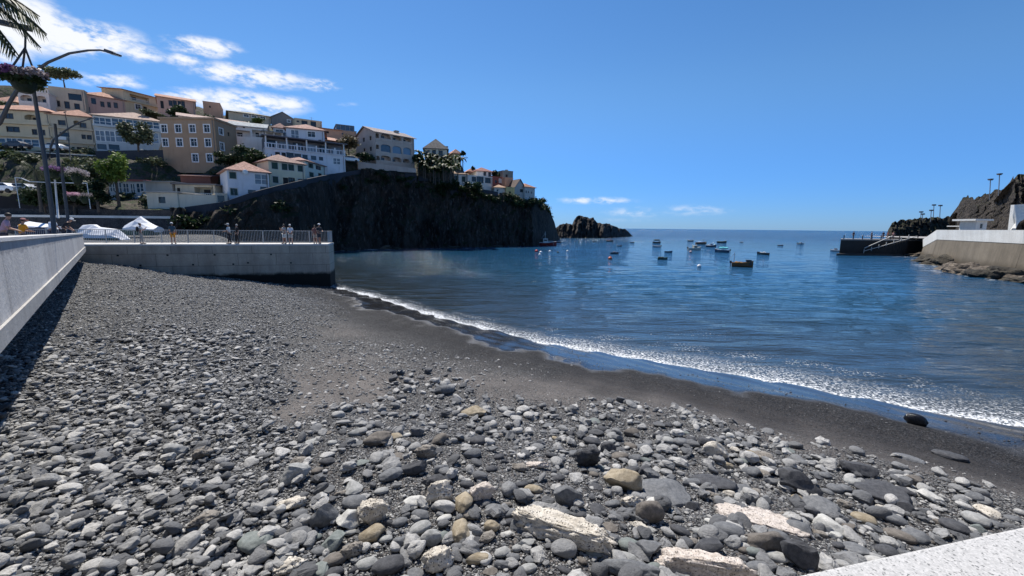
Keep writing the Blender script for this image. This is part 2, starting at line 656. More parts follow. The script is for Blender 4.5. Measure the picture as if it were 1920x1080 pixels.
def sea_mat():
    m, t, b = base_mat('sea_water', .06, spec=.5)
    b.inputs['IOR'].default_value = 1.333
    g = t.n('ShaderNodeTexCoord').outputs['Object']
    mp = t.n('ShaderNodeMapping')
    mp.inputs['Rotation'].default_value = (0, 0, R(-8))
    mp.inputs['Scale'].default_value = (.42, 1.35, 1)
    t.l(g, mp.inputs[0])
    V = mp.outputs[0]
    big = t.noise(V, .38, 3, .5)
    mid = t.noise(V, 1.0, 4, .6)
    sm = t.noise(V, 3.1, 4, .7)
    h = t.math('ADD', t.math('ADD', t.math('MULTIPLY', mid, .66), t.math('MULTIPLY', big, 1.5)), t.math('MULTIPLY', sm, .16))
    sh = t.n('ShaderNodeAttribute', attribute_name='shore').outputs['Fac']
    # colour: shallow brown-green by the beach, blue further out
    patch = t.mapr(t.noise(V, .06, 4, .6), .4, .62)
    deep = t.mix(patch, (.009, .050, .118), (.014, .074, .160))
    near = t.mix(t.mapr(sh, 3, 26), (.020, .026, .028), (.010, .042, .072))
    col = t.mix(t.mapr(sh, 14, 70), near, deep)
    col = t.mix(t.mapr(mid, .5, .75, 0, .25), col, (.03, .075, .12))
    # foam
    fd = t.noise(g, .5, 6, .68)
    lace = t.n('ShaderNodeTexVoronoi', feature='DISTANCE_TO_EDGE', i_Scale=4.2)
    wv = t.n('ShaderNodeVectorMath', operation='ADD')
    t.l(g, wv.inputs[0])
    nz = t.n('ShaderNodeTexNoise', i_Scale=3.0)
    t.l(g, nz.inputs['Vector'])
    t.l(nz.outputs[1], wv.inputs[1])
    t.l(wv.outputs[0], lace.inputs[0])
    lc = t.mapr(lace.outputs[0], .17, .015)
    spx = t.n('ShaderNodeSeparateXYZ')
    t.l(g, spx.inputs[0])
    wf = t.mapr(spx.outputs[0], -8, 12, .55, 1.35)
    s2 = t.math('DIVIDE', t.math('ADD', sh, t.math('MULTIPLY', t.math('SUBTRACT', fd, .5), 2.3)), wf)
    gr = t.noise(g, 9, 5, .75)
    solid = t.math('MULTIPLY', t.mapr(s2, .62, .05), t.mapr(gr, .42, .54))
    edge = t.mapr(s2, 2.1, .3)
    mid_l = t.math('MULTIPLY', t.math('MULTIPLY', edge, t.mapr(gr, .42, .62)), t.math('ADD', lc, .25), clamp=True)
    band2 = t.math('MULTIPLY', t.mapr(s2, 1.6, 2.3), t.mapr(s2, 3.3, 2.4))
    far_l = t.math('MULTIPLY', t.math('MULTIPLY', band2, t.mapr(gr, .52, .66)), t.mapr(t.noise(g, .5, 3), .42, .6))
    band3 = t.math('MULTIPLY', t.mapr(s2, 3.2, 4.4), t.mapr(s2, 6.5, 4.5))
    far3 = t.math('MULTIPLY', t.math('MULTIPLY', band3, t.mapr(gr, .60, .68)), t.mapr(t.noise(g, .35, 3), .5, .62))
    foam = t.math('MAXIMUM', t.math('MAXIMUM', solid, mid_l), t.math('MAXIMUM', far_l, far3), clamp=True)
    # white water round the foot of the rocks
    rk = t.n('ShaderNodeAttribute', attribute_name='rocks').outputs['Fac']
    fr = t.math('MULTIPLY', rk, t.mapr(t.noise(V, .55, 5, .7), .56, .62))
    foam = t.math('MAXIMUM', foam, fr, clamp=True)
    t.l(t.mix(foam, col, (.80, .82, .84)), b.inputs['Base Color'])
    t.l(t.math('MAXIMUM', t.mapr(foam, 0, 1, .055, .8), t.mapr(sh, 70, 330, .05, .24)), b.inputs['Roughness'])
    bp = t.n('ShaderNodeBump', i_Strength=1.0)
    amp = t.math('ADD', t.mapr(sh, .5, 20, .12, .40), t.mapr(sh, 75, 240, 0, 1.9))
    t.l(amp, bp.inputs['Distance'])
    t.l(t.math('ADD', h, t.math('MULTIPLY', foam, .12)), bp.inputs['Height'])
    t.l(bp.outputs[0], b.inputs['Normal'])
    return m


sea = tag(grid_mesh('sea', np.stack([GX, GY, GZ], -1).reshape(-1, 3), len(xs), len(ys), sea_mat()), kind='structure')
a_ = sea.data.attributes.new('shore', 'FLOAT', 'POINT')
a_.data.foreach_set('value', sd.ravel().astype(np.float32))
# distance to the foot of cliffs and shore rocks, for the white water
FOOT = [tuple(at_z(x, y, 0)[:2]) for x, y in [(622, 470), (700, 467), (850, 464), (1000, 461)]] + [(14, 132), (23, 214)]
FOOTR = [tuple(at_z(x, y, 0)[:2]) for x, y in [(1716, 480), (1738, 490), (1765, 503), (1800, 513), (1850, 520), (1920, 527)]]
rkf = np.zeros(GX.shape)
for line, wd in ((FOOT, 5.0), (FOOTR, 2.6)):
    A_ = np.array(line)
    for (x0, y0), (x1, y1) in zip(A_[:-1], A_[1:]):
        dx, dy = x1 - x0, y1 - y0
        tt = np.clip(((GX - x0) * dx + (GY - y0) * dy) / (dx * dx + dy * dy), 0, 1)
        rkf = np.maximum(rkf, np.clip(1.3 - np.hypot(GX - x0 - tt * dx, GY - y0 - tt * dy) / wd, 0, 1))
a_ = sea.data.attributes.new('rocks', 'FLOAT', 'POINT')
a_.data.foreach_set('value', rkf.ravel().astype(np.float32))


# ------------------------------------------------------------------ beach
def beach_mat():
    m, t, b = base_mat('black_sand_and_gravel', .85, spec=.4)
    g = t.n('ShaderNodeTexCoord').outputs['Object']
    sp = t.n('ShaderNodeSeparateXYZ')
    t.l(g, sp.inputs[0])
    gv = t.n('ShaderNodeAttribute', attribute_name='gravel').outputs['Fac']
    n0 = t.noise(g, .7, 5, .6)
    sand = t.mix(t.mapr(n0, .3, .7), (.082, .074, .070), (.135, .122, .114))
    sand = t.mix(t.mapr(t.noise(g, 60, 3, .8), .5, .75, 0, .6), sand, (.24, .235, .225))
    v = t.n('ShaderNodeTexVoronoi', i_Scale=34.0)
    t.l(g, v.inputs[0])
    sc = t.n('ShaderNodeSeparateColor')
    t.l(v.outputs[1], sc.inputs[0])
    pc = t.mix(t.math('POWER', sc.outputs[0], 1.6), (.04, .041, .045), (.48, .48, .465))
    pc = t.mix(t.mapr(v.outputs[0], .35, .6), pc, (.01, .01, .012))
    v2 = t.n('ShaderNodeTexVoronoi', i_Scale=15.0)
    t.l(g, v2.inputs[0])
    sc2 = t.n('ShaderNodeSeparateColor')
    t.l(v2.outputs[1], sc2.inputs[0])
    big = t.math('MULTIPLY', t.mapr(sc2.outputs[1], .7, .74), t.mapr(v2.outputs[0], .42, .34))
    pc = t.mix(big, pc, t.mix(sc2.outputs[0], (.08, .082, .09), (.5, .5, .48)))
    few = t.mapr(t.math('ADD', sc.outputs[1], t.math('SUBTRACT', gv, 1.0)), -.02, .04)
    col = t.mix(few, sand, pc)
    wz = t.math('ADD', sp.outputs[2], t.math('MULTIPLY', t.math('SUBTRACT', t.noise(g, .5, 4, .6), .5), .22))
    damp = t.mapr(wz, 1.25, .22)
    wet = t.mapr(wz, .36, .20)
    dk = t.n('ShaderNodeMix', data_type='RGBA', blend_type='MULTIPLY')
    t.l(damp, dk.inputs[0])
    t.l(col, dk.inputs[6])
    dk.inputs[7].default_value = (.20, .20, .215, 1)
    t.l(dk.outputs[2], b.inputs['Base Color'])
    t.l(t.mapr(wet, 0, 1, .85, .07), b.inputs['Roughness'])
    t.l(t.mapr(wet, 0, 1, .25, 1.0), b.inputs['Specular IOR Level'])
    h = t.math('MULTIPLY', few, t.mapr(v.outputs[0], .55, 0))
    h = t.math('ADD', h, t.math('MULTIPLY', big, 1.6))
    h = t.math('ADD', h, t.math('MULTIPLY', t.noise(g, 25, 5, .8), .8))
    h = t.math('ADD', h, t.math('MULTIPLY', t.noise(g, 4, 4, .6), .8))
    bp = t.n('ShaderNodeBump', i_Distance=.028)
    t.l(t.mapr(wet, 0, 1, 1.0, .10), bp.inputs['Strength'])
    t.l(h, bp.inputs['Height'])
    t.l(bp.outputs[0], b.inputs['Normal'])
    return m


bx, by = np.arange(-56, 36, .16), np.arange(-3, 62, .16)
BX, BY = np.meshgrid(bx, by)
BZ = beach_z(BX, BY)
rip = np.array([[noise.noise(Vector((x * 1.1, y * 1.1, 0))) for x in bx[::4]] for y in by[::4]])
rip = np.kron(rip, np.ones((4, 4)))[:len(by), :len(bx)]
beach = tag(grid_mesh('beach', np.stack([BX, BY, BZ], -1).reshape(-1, 3), len(bx), len(by), beach_mat()), kind='structure')

BAND = [(400, 830), (530, 790), (620, 765), (700, 765), (760, 700), (830, 692), (900, 742), (1000, 752), (1100, 752), (1300, 775), (1400, 800), (1500, 835), (1600, 850), (1700, 880), (1920, 935)]
LEFTB = [(480, 690), (540, 660), (600, 600), (660, 545), (700, 530), (760, 600), (900, 720), (1080, 860)]


def zones(X, Y, Z=None):
    """how much the ground at X, Y is cobble beach (a), rock band (b), seen in plan"""
    Z = beach_z(X, Y) if Z is None else Z
    px, py, dep = px_np(X, Y, Z)
    nz = np.sin(X * 2.1 + 3 * np.sin(Y * .7)) * np.sin(Y * 1.9 + 2 * np.sin(X * .9))
    xb = np.interp(py, [430, 500, 560, 610, 650, 700, 780, 850, 950, 1080], [900, 640, 630, 590, 545, 535, 520, 560, 640, 700])
    a = np.clip((xb - px + 35 * nz) / 70 + .5, 0, 1)
    yb = np.interp(px, [q[0] for q in BAND], [q[1] for q in BAND])
    b = np.clip((py - yb + 12 * nz) / 30 + .5, 0, 1)
    off = (dep < .3) | (dep > 60)
    return np.where(off, 1, a), np.where(off, 1, b), px, py, dep


za, zb, _, _, _ = zones(BX, BY, BZ)
dsh = shore_dist(BX, BY)
gvl = np.clip(np.maximum(np.maximum(za, .80 * zb), np.clip(.92 - np.abs(dsh - 2.6) / 3.2, .22, .8)), .12, 1)
pxx, pyy, _ = px_np(BX, BY, BZ)
tongue = np.exp(-(((pxx - 640) / 85) ** 2 + ((pyy - 700) / 45) ** 2)) + .35 * np.exp(-(((pxx - 850) / 130) ** 2 + ((pyy - 690) / 25) ** 2)) + .9 * np.exp(-(((pxx - 650) / 60) ** 2 + ((pyy - 622) / 12) ** 2)) + .6 * np.exp(-(((pxx - 1250) / 130) ** 2 + ((pyy - 752) / 18) ** 2))
gvl = np.clip(gvl - tongue * .6, .15, 1)
gvl = np.maximum(gvl, .90 * np.clip((1230 - pxx) / 200, 0, 1) * np.clip((725 - pyy) / 30, 0, 1) - tongue * .45)
a_ = beach.data.attributes.new('gravel', 'FLOAT', 'POINT')
a_.data.foreach_set('value', gvl.ravel().astype(np.float32))

# left sea wall line in plan (foot), used to keep stones in front of it
LW0, LW1 = Vector((-10.55, 8.5)), Vector((-32.6, 31.2))
LWD = (LW1 - LW0).normalized()
LWN = Vector((LWD.y, -LWD.x))  # towards the beach
PF0 = Vector(at_z(157, 458, 3.85)[:2])   # pier front, left end
PF1 = Vector(at_z(616, 457.5, 3.85)[:2])  # pier front, right end
PFD = (PF1 - PF0).normalized()
PFN = Vector((-PFD.y, PFD.x))  # away from the camera


def keep(X, Y, px, py, dep, mar=-2.1):
    k = (dep > .5) & (px > -60) & (px < 1980) & (py < 1130)
    k &= ((X - LW0.x) * LWN.x + (Y - LW0.y) * LWN.y) > mar
    k &= ~((((X - PF0.x) * PFN.x + (Y - PF0.y) * PFN.y) > -.05) & (X < PF1.x + .1))
    k &= (Y > 1.3 + .2 * X)
    return k


rng = np.random.default_rng(7)
PTS, SCL, ROT, TONE, IDX = [], [], [], [], []
TAKEN = []  # (x, y, r) of the individually built rocks: filled in before scatter() is called


def scatter(n, x0, x1, y0, y1, dens, smin, smax, tone=(.1, .95), sink=.25, maxdep=60, mindep=0, pw=2.0, lift=0):
    X, Y = rng.uniform(x0, x1, n), rng.uniform(y0, y1, n)
    Z = beach_z(X, Y)
    a, b, px, py, dep = zones(X, Y, Z)
    d = shore_dist(X, Y)
    dist = np.hypot(X, Y)
    k = keep(X, Y, px, py, dep) & (dist < maxdep) & (dist >= mindep) & (d > .12)
    k &= rng.uniform(0, 1, n) < dens(a, b, px, py, dist, d)
    if TAKEN:
        T = np.array(TAKEN)
        idx = np.nonzero(k)[0]
        for i0 in range(0, len(idx), 4000):
            ii = idx[i0:i0 + 4000]
            dd = np.hypot(X[ii, None] - T[None, :, 0], Y[ii, None] - T[None, :, 1]) < T[None, :, 2]
            k[ii[dd.any(1)]] = False
    X, Y, Z = X[k], Y[k], Z[k]
    m = len(X)
    s = smin + (smax - smin) * rng.uniform(0, 1, m) ** pw
    fl = rng.uniform(.32, .66, m)
    PTS.append(np.stack([X, Y, Z + s * fl * (.5 - sink) + lift * s * rng.uniform(0, 1, m)], 1))
    SCL.append(np.stack([s, s * rng.uniform(.6, .9, m), s * fl], 1) * .5)
    ROT.append(np.stack([rng.normal(0, .22, m), rng.normal(0, .22, m), rng.uniform(0, 6.28, m)], 1))
    wetd = np.clip(beach_z(X, Y) / .55, .12, 1)
    TONE.append(rng.uniform(tone[0], tone[1], m) * wetd)
    IDX.append(rng.integers(0, 12, m))
    return m


def finish_pebbles():
    P, Sc, Ro, To, Ix = (np.concatenate(q) for q in (PTS, SCL, ROT, TONE, IDX))
    print('pebbles', len(P))
    me = bpy.data.meshes.new('pebbles')
    me.vertices.add(len(P))
    me.vertices.foreach_set('co', P.astype(np.float32).ravel())
    for nm, ar, ty, key in (('scl', Sc, 'FLOAT_VECTOR', 'vector'), ('rot', Ro, 'FLOAT_VECTOR', 'vector'), ('tone', To, 'FLOAT', 'value')):
        at = me.attributes.new(nm, ty, 'POINT')
        at.data.foreach_set(key, ar.astype(np.float32).ravel())
    at = me.attributes.new('pick', 'INT', 'POINT')
    at.data.foreach_set('value', Ix.astype(np.int32))
    o = bpy.data.objects.new('pebbles', me)
    COL.objects.link(o)
    ng = bpy.data.node_groups.new('pebbles', 'GeometryNodeTree')
    ng.interface.new_socket('Geometry', in_out='INPUT', socket_type='NodeSocketGeometry')
    ng.interface.new_socket('Geometry', in_out='OUTPUT', socket_type='NodeSocketGeometry')
    t = NT(ng)
    gi, go = t.n('NodeGroupInput'), t.n('NodeGroupOutput')
    mt = stone_mat('beach_pebble', (.1, .1, .1), (.2, .2, .2), inst=True)
    join = t.n('GeometryNodeJoinGeometry')
    for i in range(12):
        ico = t.n('GeometryNodeMeshIcoSphere')
        ico.inputs['Radius'].default_value = 1.0
        ico.inputs['Subdivisions'].default_value = 3 if i % 3 < 2 else 2
        pos = t.n('GeometryNodeInputPosition')
        ad = t.n('ShaderNodeVectorMath', operation='ADD')
        t.l(pos.outputs[0], ad.inputs[0])
        ad.inputs[1].default_value = (i * 7.3, i * 3.1, i * 5.7)
        nz = t.n('ShaderNodeTexNoise')
        nz.inputs['Scale'].default_value = (.55, .7, .9)[i % 3]
        nz.inputs['Detail'].default_value = (0.4, 1.0, 2.2)[i % 3]
        t.l(ad.outputs[0], nz.inputs['Vector'])
        sb = t.n('ShaderNodeVectorMath', operation='SUBTRACT')
        t.l(nz.outputs[1], sb.inputs[0])
        sb.inputs[1].default_value = (.5, .5, .5)
        ml = t.n('ShaderNodeVectorMath', operation='SCALE')
        t.l(sb.outputs[0], ml.inputs[0])
        ml.inputs['Scale'].default_value = (1.0, 1.5, 2.0)[i % 3]
        sp = t.n('GeometryNodeSetPosition')
        t.l(ico.outputs[0], sp.inputs['Geometry'])
        t.l(ml.outputs[0], sp.inputs['Offset'])
        ss = t.n('GeometryNodeSetShadeSmooth')
        t.l(sp.outputs[0], ss.inputs[0])
        ss.inputs['Shade Smooth'].default_value = i % 3 < 2
        sm = t.n('GeometryNodeSetMaterial')
        sm.inputs['Material'].default_value = mt
        t.l(ss.outputs[0], sm.inputs[0])
        gti = t.n('GeometryNodeGeometryToInstance')
        t.l(sm.outputs[0], gti.inputs[0])
        t.l(gti.outputs[0], join.inputs[0])
    iop = t.n('GeometryNodeInstanceOnPoints')
    m2p = t.n('GeometryNodeMeshToPoints')
    t.l(gi.outputs[0], m2p.inputs[0])
    t.l(m2p.outputs[0], iop.inputs['Points'])
    t.l(join.outputs[0], iop.inputs['Instance'])
    iop.inputs['Pick Instance'].default_value = True
    for nm, ty, sk in (('pick', 'INT', 'Instance Index'), ('scl', 'FLOAT_VECTOR', 'Scale'), ('rot', 'FLOAT_VECTOR', 'Rotation')):
        na = t.n('GeometryNodeInputNamedAttribute', data_type=ty)
        na.inputs[0].default_value = nm
        if sk == 'Rotation':
            er = t.n('FunctionNodeEulerToRotation')
            t.l(na.outputs[0], er.inputs[0])
            t.l(er.outputs[0], iop.inputs[sk])
        else:
            t.l(na.outputs[0], iop.inputs[sk])
    t.l(iop.outputs[0], go.inputs[0])
    md = o.modifiers.new('pebbles', 'NODES')
    md.node_group = ng
    me.materials.append(mt)
    tag(o, 'grey beach pebbles and gravel too many to count, covering the black sand', 'pebbles', kind='stuff')


# ------------------------------------------------------------------ rocks
def rock_mesh(name, seed, kind, mat, sub=3):
    bm = bmesh.new()
    bmesh.ops.create_icosphere(bm, subdivisions=sub, radius=1)
    r = random.Random(seed)
    planes = []
    npl = {'round': 0, 'flat': 3, 'angular': 11, 'pitted': 6, 'block': 9, 'jag': 13}[kind]
    for i in range(npl):
        v = Vector((r.gauss(0, 1), r.gauss(0, 1), r.gauss(0, 1) * (.8 if kind != 'flat' else 2.5))).normalized()
        planes.append((v, r.uniform(.50, .78)))
    off = Vector((seed * 3.7, seed * 1.3, seed * 2.1))
    amp = {'round': .16, 'flat': .14, 'angular': .12, 'pitted': .22, 'block': .12, 'jag': .42}[kind]
    for v in bm.verts:
        p = v.co.copy()
        for n_, d in planes:
            q = p.dot(n_) - d
            if q > 0:
                p -= n_ * q * .93
        u = p.normalized()
        p += u * amp * noise.fractal(p * (1.1 if kind == 'round' else 1.5) + off, 1, 2, 3 if kind in ('round', 'flat') else 5)
        if kind == 'pitted':
            p += u * .16 * noise.turbulence(p * 6 + off, 4, False) - u * .12
        v.co = p
    me = bpy.data.meshes.new(name)
    bm.to_mesh(me)
    bm.free()
    P = np.zeros(len(me.vertices) * 3)
    me.vertices.foreach_get('co', P)
    P = P.reshape(-1, 3)
    P = (P - (P.max(0) + P.min(0)) / 2) / ((P.max(0) - P.min(0)) / 2)
    me.vertices.foreach_set('co', P.ravel())
    me.materials.append(mat)
    me.polygons.foreach_set('use_smooth', [True] * len(me.polygons))
    me.update()
    if kind in ('angular', 'block', 'jag'):
        me.set_sharp_from_angle(angle=R(34))
    return me


RM = {
    'grey': stone_mat('grey_basalt', (.095, .10, .108), (.185, .19, .198), scale=2.2),
    'dark': stone_mat('dark_basalt', (.04, .042, .048), (.09, .092, .10), scale=2.2),
    'pale': stone_mat('pale_grey_stone', (.22, .225, .22), (.38, .38, .37), scale=2),
    'green': stone_mat('green_grey_stone', (.13, .15, .145), (.21, .23, .22), scale=2),
    'tan': stone_mat('tan_stone', (.22, .18, .12), (.38, .33, .25), scale=1.5),
    'brown': stone_mat('brown_grey_stone', (.10, .09, .08), (.19, .17, .15), scale=2.2),
    'white': stone_mat('whitish_stone', (.40, .40, .38), (.58, .57, .54), scale=2),
    'pit': stone_mat('pitted_concrete', (.44, .40, .34), (.66, .62, .55), pits=.95, scale=1.15),
    'pitpink': stone_mat('pitted_pinkish_concrete', (.46, .40, .35), (.68, .62, .57), pits=.95, scale=1.6),
    'pitdark': stone_mat('pitted_grey_stone', (.19, .17, .15), (.30, .28, .25), pits=.95, scale=1.15),
    'wet': stone_mat('wet_black_stone', (.008, .008, .010), (.02, .02, .024), rough=.12),
}
CNAME = {'grey': 'mid grey', 'dark': 'dark charcoal', 'pale': 'pale grey', 'green': 'greenish grey', 'tan': 'tan', 'brown': 'brownish grey', 'white': 'whitish', 'pit': 'pitted cream', 'pitpink': 'pitted pinkish', 'pitdark': 'pitted grey brown', 'wet': 'wet black'}
_rmesh = {}
ROCKS = []


def bake(o, s):
    me = o.data
    P = np.zeros(len(me.vertices) * 3)
    me.vertices.foreach_get('co', P)
    me.vertices.foreach_set('co', (P.reshape(-1, 3) * (np.array(s) / .13)).ravel())
    me.update()
    o.scale = (.13, .13, .13)


def rock(px, py, wpx, hpx, kind, mat, label=None, rot=0, flat=None, seed=None, name='rock', group=None, uniq=False, elong=None):
    """a rock whose silhouette is about wpx wide, hpx tall round image point px,py (centre); it stands on the beach there"""
    base = beach_pt(px, py + hpx * .28)
    d = (base - Vector((0, 0, EYE))).length
    q = ray(px, py)
    mpp = d / q.length  # metres per pixel there
    wid = wpx * mpp
    phi = math.asin(min(1, (EYE - base.z) / d))
    flat = flat or {'round': .55, 'flat': .32, 'angular': .62, 'pitted': .6, 'block': .65}[kind]
    dep = None
    # silhouette height = dep*sin(phi) + ht*cos(phi)
    ht = flat * min(wid, hpx * mpp * 1.15)
    dep = max(.45 * min(wid, hpx * mpp), (hpx * mpp - ht * math.cos(phi) * .8) / max(.25, math.sin(phi)))
    dep = min(dep, wid * 1.6 if not elong else wid * 9)
    seed = seed if seed is not None else random.randint(0, 9999)
    if uniq:
        me = rock_mesh(name, seed, kind, RM[mat], 5 if wpx > 100 else 4)
    else:
        k = (kind, mat, seed % 5)
        if k not in _rmesh:
            _rmesh[k] = rock_mesh(name, 31 * (seed % 5) + 7, kind, RM[mat], 3)
        me = _rmesh[k]
    o = bpy.data.objects.new(name, me)
    o.scale = (wid / 2, dep / 2, ht / 2)
    if uniq:
        bake(o, (wid / 2, dep / 2, ht / 2))
    az = math.atan2(base.x, base.y)
    o.rotation_euler = (random.uniform(-.12, .12), random.uniform(-.12, .12), -az + R(rot))
    ctr = base + Vector((0, 0, ht * .33))
    o.location = ctr
    COL.objects.link(o)
    r_ = max(wid, dep) / 2
    ROCKS.append((o, px, py, wpx * hpx, mat, kind, label, base, r_))
    if label:
        tag(o, label, 'rock', group)
    TAKEN.append((base.x, base.y, min(wid, dep) * .42))
    return o


def chunk(name, label, p0, p1, width, height, mat, seed, taper=(1, 1)):
    """long broken piece between two image points on the beach"""
    a, b = beach_pt(*p0), beach_pt(*p1)
    d = b - a
    L = d.length
    o = bpy.data.objects.new(name, rock_mesh(name, seed, 'pitted' if mat != 'grey' else 'block', RM[mat], 5))
    me = o.data
    P = np.zeros(len(me.vertices) * 3)
    me.vertices.foreach_get('co', P)
    P = P.reshape(-1, 3)
    # squarer section and ends than an ellipsoid
    P = np.sign(P) * np.abs(P) ** np.array([.55, .72, .72])
    for i, v in enumerate(P):
        n_ = noise.fractal(Vector((v[0] * 3 * L / width / 2, v[1] * 1.4, v[2] * 1.4)) + Vector((seed, 0, 0)), 1, 2, 4)
        P[i] = v * (1 + np.array([.05, .20, .24]) * n_)
    P[:, 1:] *= (taper[0] + (taper[1] - taper[0]) * (P[:, :1] * .5 + .5))
    me.vertices.foreach_set('co', P.ravel())
    me.update()
    bake(o, (L / 2, width / 2, height / 2))
    o.location = (a + b) / 2 + Vector((0, 0, height * .30))
    o.rotation_euler = (0, -math.asin(d.z / L), math.atan2(d.y, d.x))
    COL.objects.link(o)
    tag(o, label, 'rock')
    for t in np.linspace(.05, .95, 9):
        c = a.lerp(b, t)
        TAKEN.append((c.x, c.y, width * .42))
    ROCKS.append((o, (p0[0] + p1[0]) / 2, (p0[1] + p1[1]) / 2, 9999, mat, 'chunk', label, (a + b) / 2, L / 2))
    return o
# ------------------------------------------------------------------ sea walls, pier, slipway
def wall_run(name, label, cat, parts):
    e = empty(name, (0, 0, 0), label, cat)
    for nm, mb, mt in parts:
        mb.build(nm, mt, e)
    return e


LWC = concrete('sea_wall_concrete', (.66, .635, .60), (.44, .42, .40), .9, .75, joints=((-.697, .717, 0), 3.4, 9.0), topband=((-.0104, .0107, 1.0), 5.31, .26, (.66, .67, .70)))
BASALT = rockface('basalt_masonry', (.03, .032, .036), (.06, .06, .065), (.16, .16, .155), 1.2, .12, False)


def lw(t, off, z):  # point on the wall: metres along from LW0, off towards the beach
    p = LW0 + LWD * t + LWN * off
    return (p.x, p.y, z)


Lw = (LW1 - LW0).length
ze0, ze1 = 5.19, 4.72  # wall top at LW0 and LW1


def lz(t, a, b):
    return a + (b - a) * t / Lw


body, cap, lower, foot = MB(), MB(), MB(), MB()
TS = [-14, -7, 0, Lw / 2, Lw]
for t0, t1 in zip(TS[:-1], TS[1:]):
    q = lambda t, off, z: lw(t, off, z)
    for mb, o0, o1, zb0, zb1, zt0, zt1 in ((body, -.28, .12, 3.72, 3.70, ze0 - .08, ze1 - .08), (cap, -.32, .15, ze0 - .078, ze1 - .078, ze0, ze1),
                                           (lower, -2.6, .17, 3.38, 3.36, 3.715, 3.695), (foot, -3.0, -2.2, 0, 0, 3.375, 3.355)):
        P = [q(t0, o0, lz(t0, zb0, zb1)), q(t0, o1, lz(t0, zb0, zb1)), q(t1, o1, lz(t1, zb0, zb1)), q(t1, o0, lz(t1, zb0, zb1)),
             q(t0, o0, lz(t0, zt0, zt1)), q(t0, o1, lz(t0, zt0, zt1)), q(t1, o1, lz(t1, zt0, zt1)), q(t1, o0, lz(t1, zt0, zt1))]
        mb.hexa(P)
PALE_CAP = concrete('pale_concrete_cap', (.62, .61, .60), (.48, .47, .46), 1.2, .3)
e = wall_run('sea_wall', 'long pale concrete sea wall with stained face and flat top, beside the pebble beach', 'sea wall',
             [('parapet', body, LWC), ('coping', cap, PALE_CAP), ('ledge', lower, concrete('sea_wall_ledge', (.46, .45, .43), (.30, .29, .28), 1.3, .4)), ('stone_footing', foot, BASALT)])
dr = MB()
for tt in (1.9, 16.5):
    dr.hexa([lw(tt, -2.25, .9), lw(tt, -2.16, .9), lw(tt + 1.0, -2.16, .9), lw(tt + 1.0, -2.25, .9), lw(tt, -2.25, 3.1), lw(tt, -2.16, 3.1), lw(tt + 1.0, -2.16, 3.1), lw(tt + 1.0, -2.25, 3.1)])
dr.build('drain_opening', plain('drain_dark', (.004, .004, .005)), e)

# promenade ground behind the left wall, continuing under the camera
PROM = concrete('promenade_paving', (.33, .32, .31), (.24, .235, .23), 1.5, .2)
g = MB()
a, b, c, d = lw(-14, -.3, 4.12), lw(Lw + 1, -.3, 3.9), lw(Lw + 1, -30, 3.9), lw(-14, -30, 4.1)
g.add([a, b, c, d], [(0, 1, 2, 3)])
g.add([(-14, -12, 4.0), (14, -12, 4.0), (14, .2, 4.0), (.4, .2, 4.0), (-3.1, -.3, 4.0), (-14, -.3, 4.0)], [(0, 1, 2, 3, 4, 5)])
tag(g.build('promenade', PROM), kind='structure')

# granite parapet the photographer leans over
m, t, b_ = base_mat('speckled_granite', .7)
gco = t.n('ShaderNodeTexCoord').outputs['Object']
v = t.n('ShaderNodeTexVoronoi', i_Scale=300.0)
t.l(gco, v.inputs[0])
sc = t.n('ShaderNodeSeparateColor')
t.l(v.outputs[1], sc.inputs[0])
cg = t.mix(t.mapr(sc.outputs[0], .89, .96), t.mix(sc.outputs[1], (.36, .355, .345), (.50, .49, .475)), (.16, .16, .155))
cg = t.mix(t.mapr(t.noise(gco, 150, 3, .7), .56, .66, 0, .6), cg, (.26, .255, .25))
cg = t.mix(t.mapr(t.noise(gco, 9, 5, .6), .5, .75, 0, .25), cg, (.30, .29, .27))
t.l(cg, b_.inputs['Base Color'])
bp = t.n('ShaderNodeBump', i_Strength=.4, i_Distance=.002)
t.l(sc.outputs[0], bp.inputs['Height'])
t.l(bp.outputs[0], b_.inputs['Normal'])
G0, G1 = at_z(1480, 1080, 4.85), at_z(1920, 985, 4.85)
gd = (G1 - G0).normalized()
gn = Vector((-gd.y, gd.x, 0))
A_, B_ = G0 - gd * 3.2, G0 + gd * 12
for z0, z1, o0, o1, nm in ((4.76, 4.85, 0, -.42, 'coping'),):
    cp = MB().hexa([A_ + gn * o1 + Vector((0, 0, z0 - 4.85)), B_ + gn * o1 + Vector((0, 0, z0 - 4.85)), B_ + gn * o0 + Vector((0, 0, z0 - 4.85)), A_ + gn * o0 + Vector((0, 0, z0 - 4.85)),
                    A_ + gn * o1, B_ + gn * o1, B_ + gn * o0, A_ + gn * o0])
pe = empty('granite_parapet', (0, 0, 0), 'white speckled granite parapet top, cut off by the bottom edge nearest the viewer', 'parapet')
cp.build('coping', m, pe, bevel=.008)
MB().hexa([A_ - gn * .37 + Vector((0, 0, -4.85)), B_ - gn * .37 + Vector((0, 0, -4.85)), B_ - gn * .05 + Vector((0, 0, -4.85)), A_ - gn * .05 + Vector((0, 0, -4.85)),
           A_ - gn * .37 + Vector((0, 0, -.092)), B_ - gn * .37 + Vector((0, 0, -.092)), B_ - gn * .05 + Vector((0, 0, -.092)), A_ - gn * .05 + Vector((0, 0, -.092))]).build('wall_body', LWC, pe)

# pier
PZ = 3.85
PIERC = concrete('pier_concrete', (.52, .45, .36), (.30, .255, .205), .8, .5, joints=((PFD.x, PFD.y, 0), 2.9, 1.02), algae=(1.15, 1.5, (.013, .014, .012)))
PL = (PF1 - PF0).length


def pp(t, o, z):
    p = PF0 + PFD * t + PFN * o
    return (p.x, p.y, z)


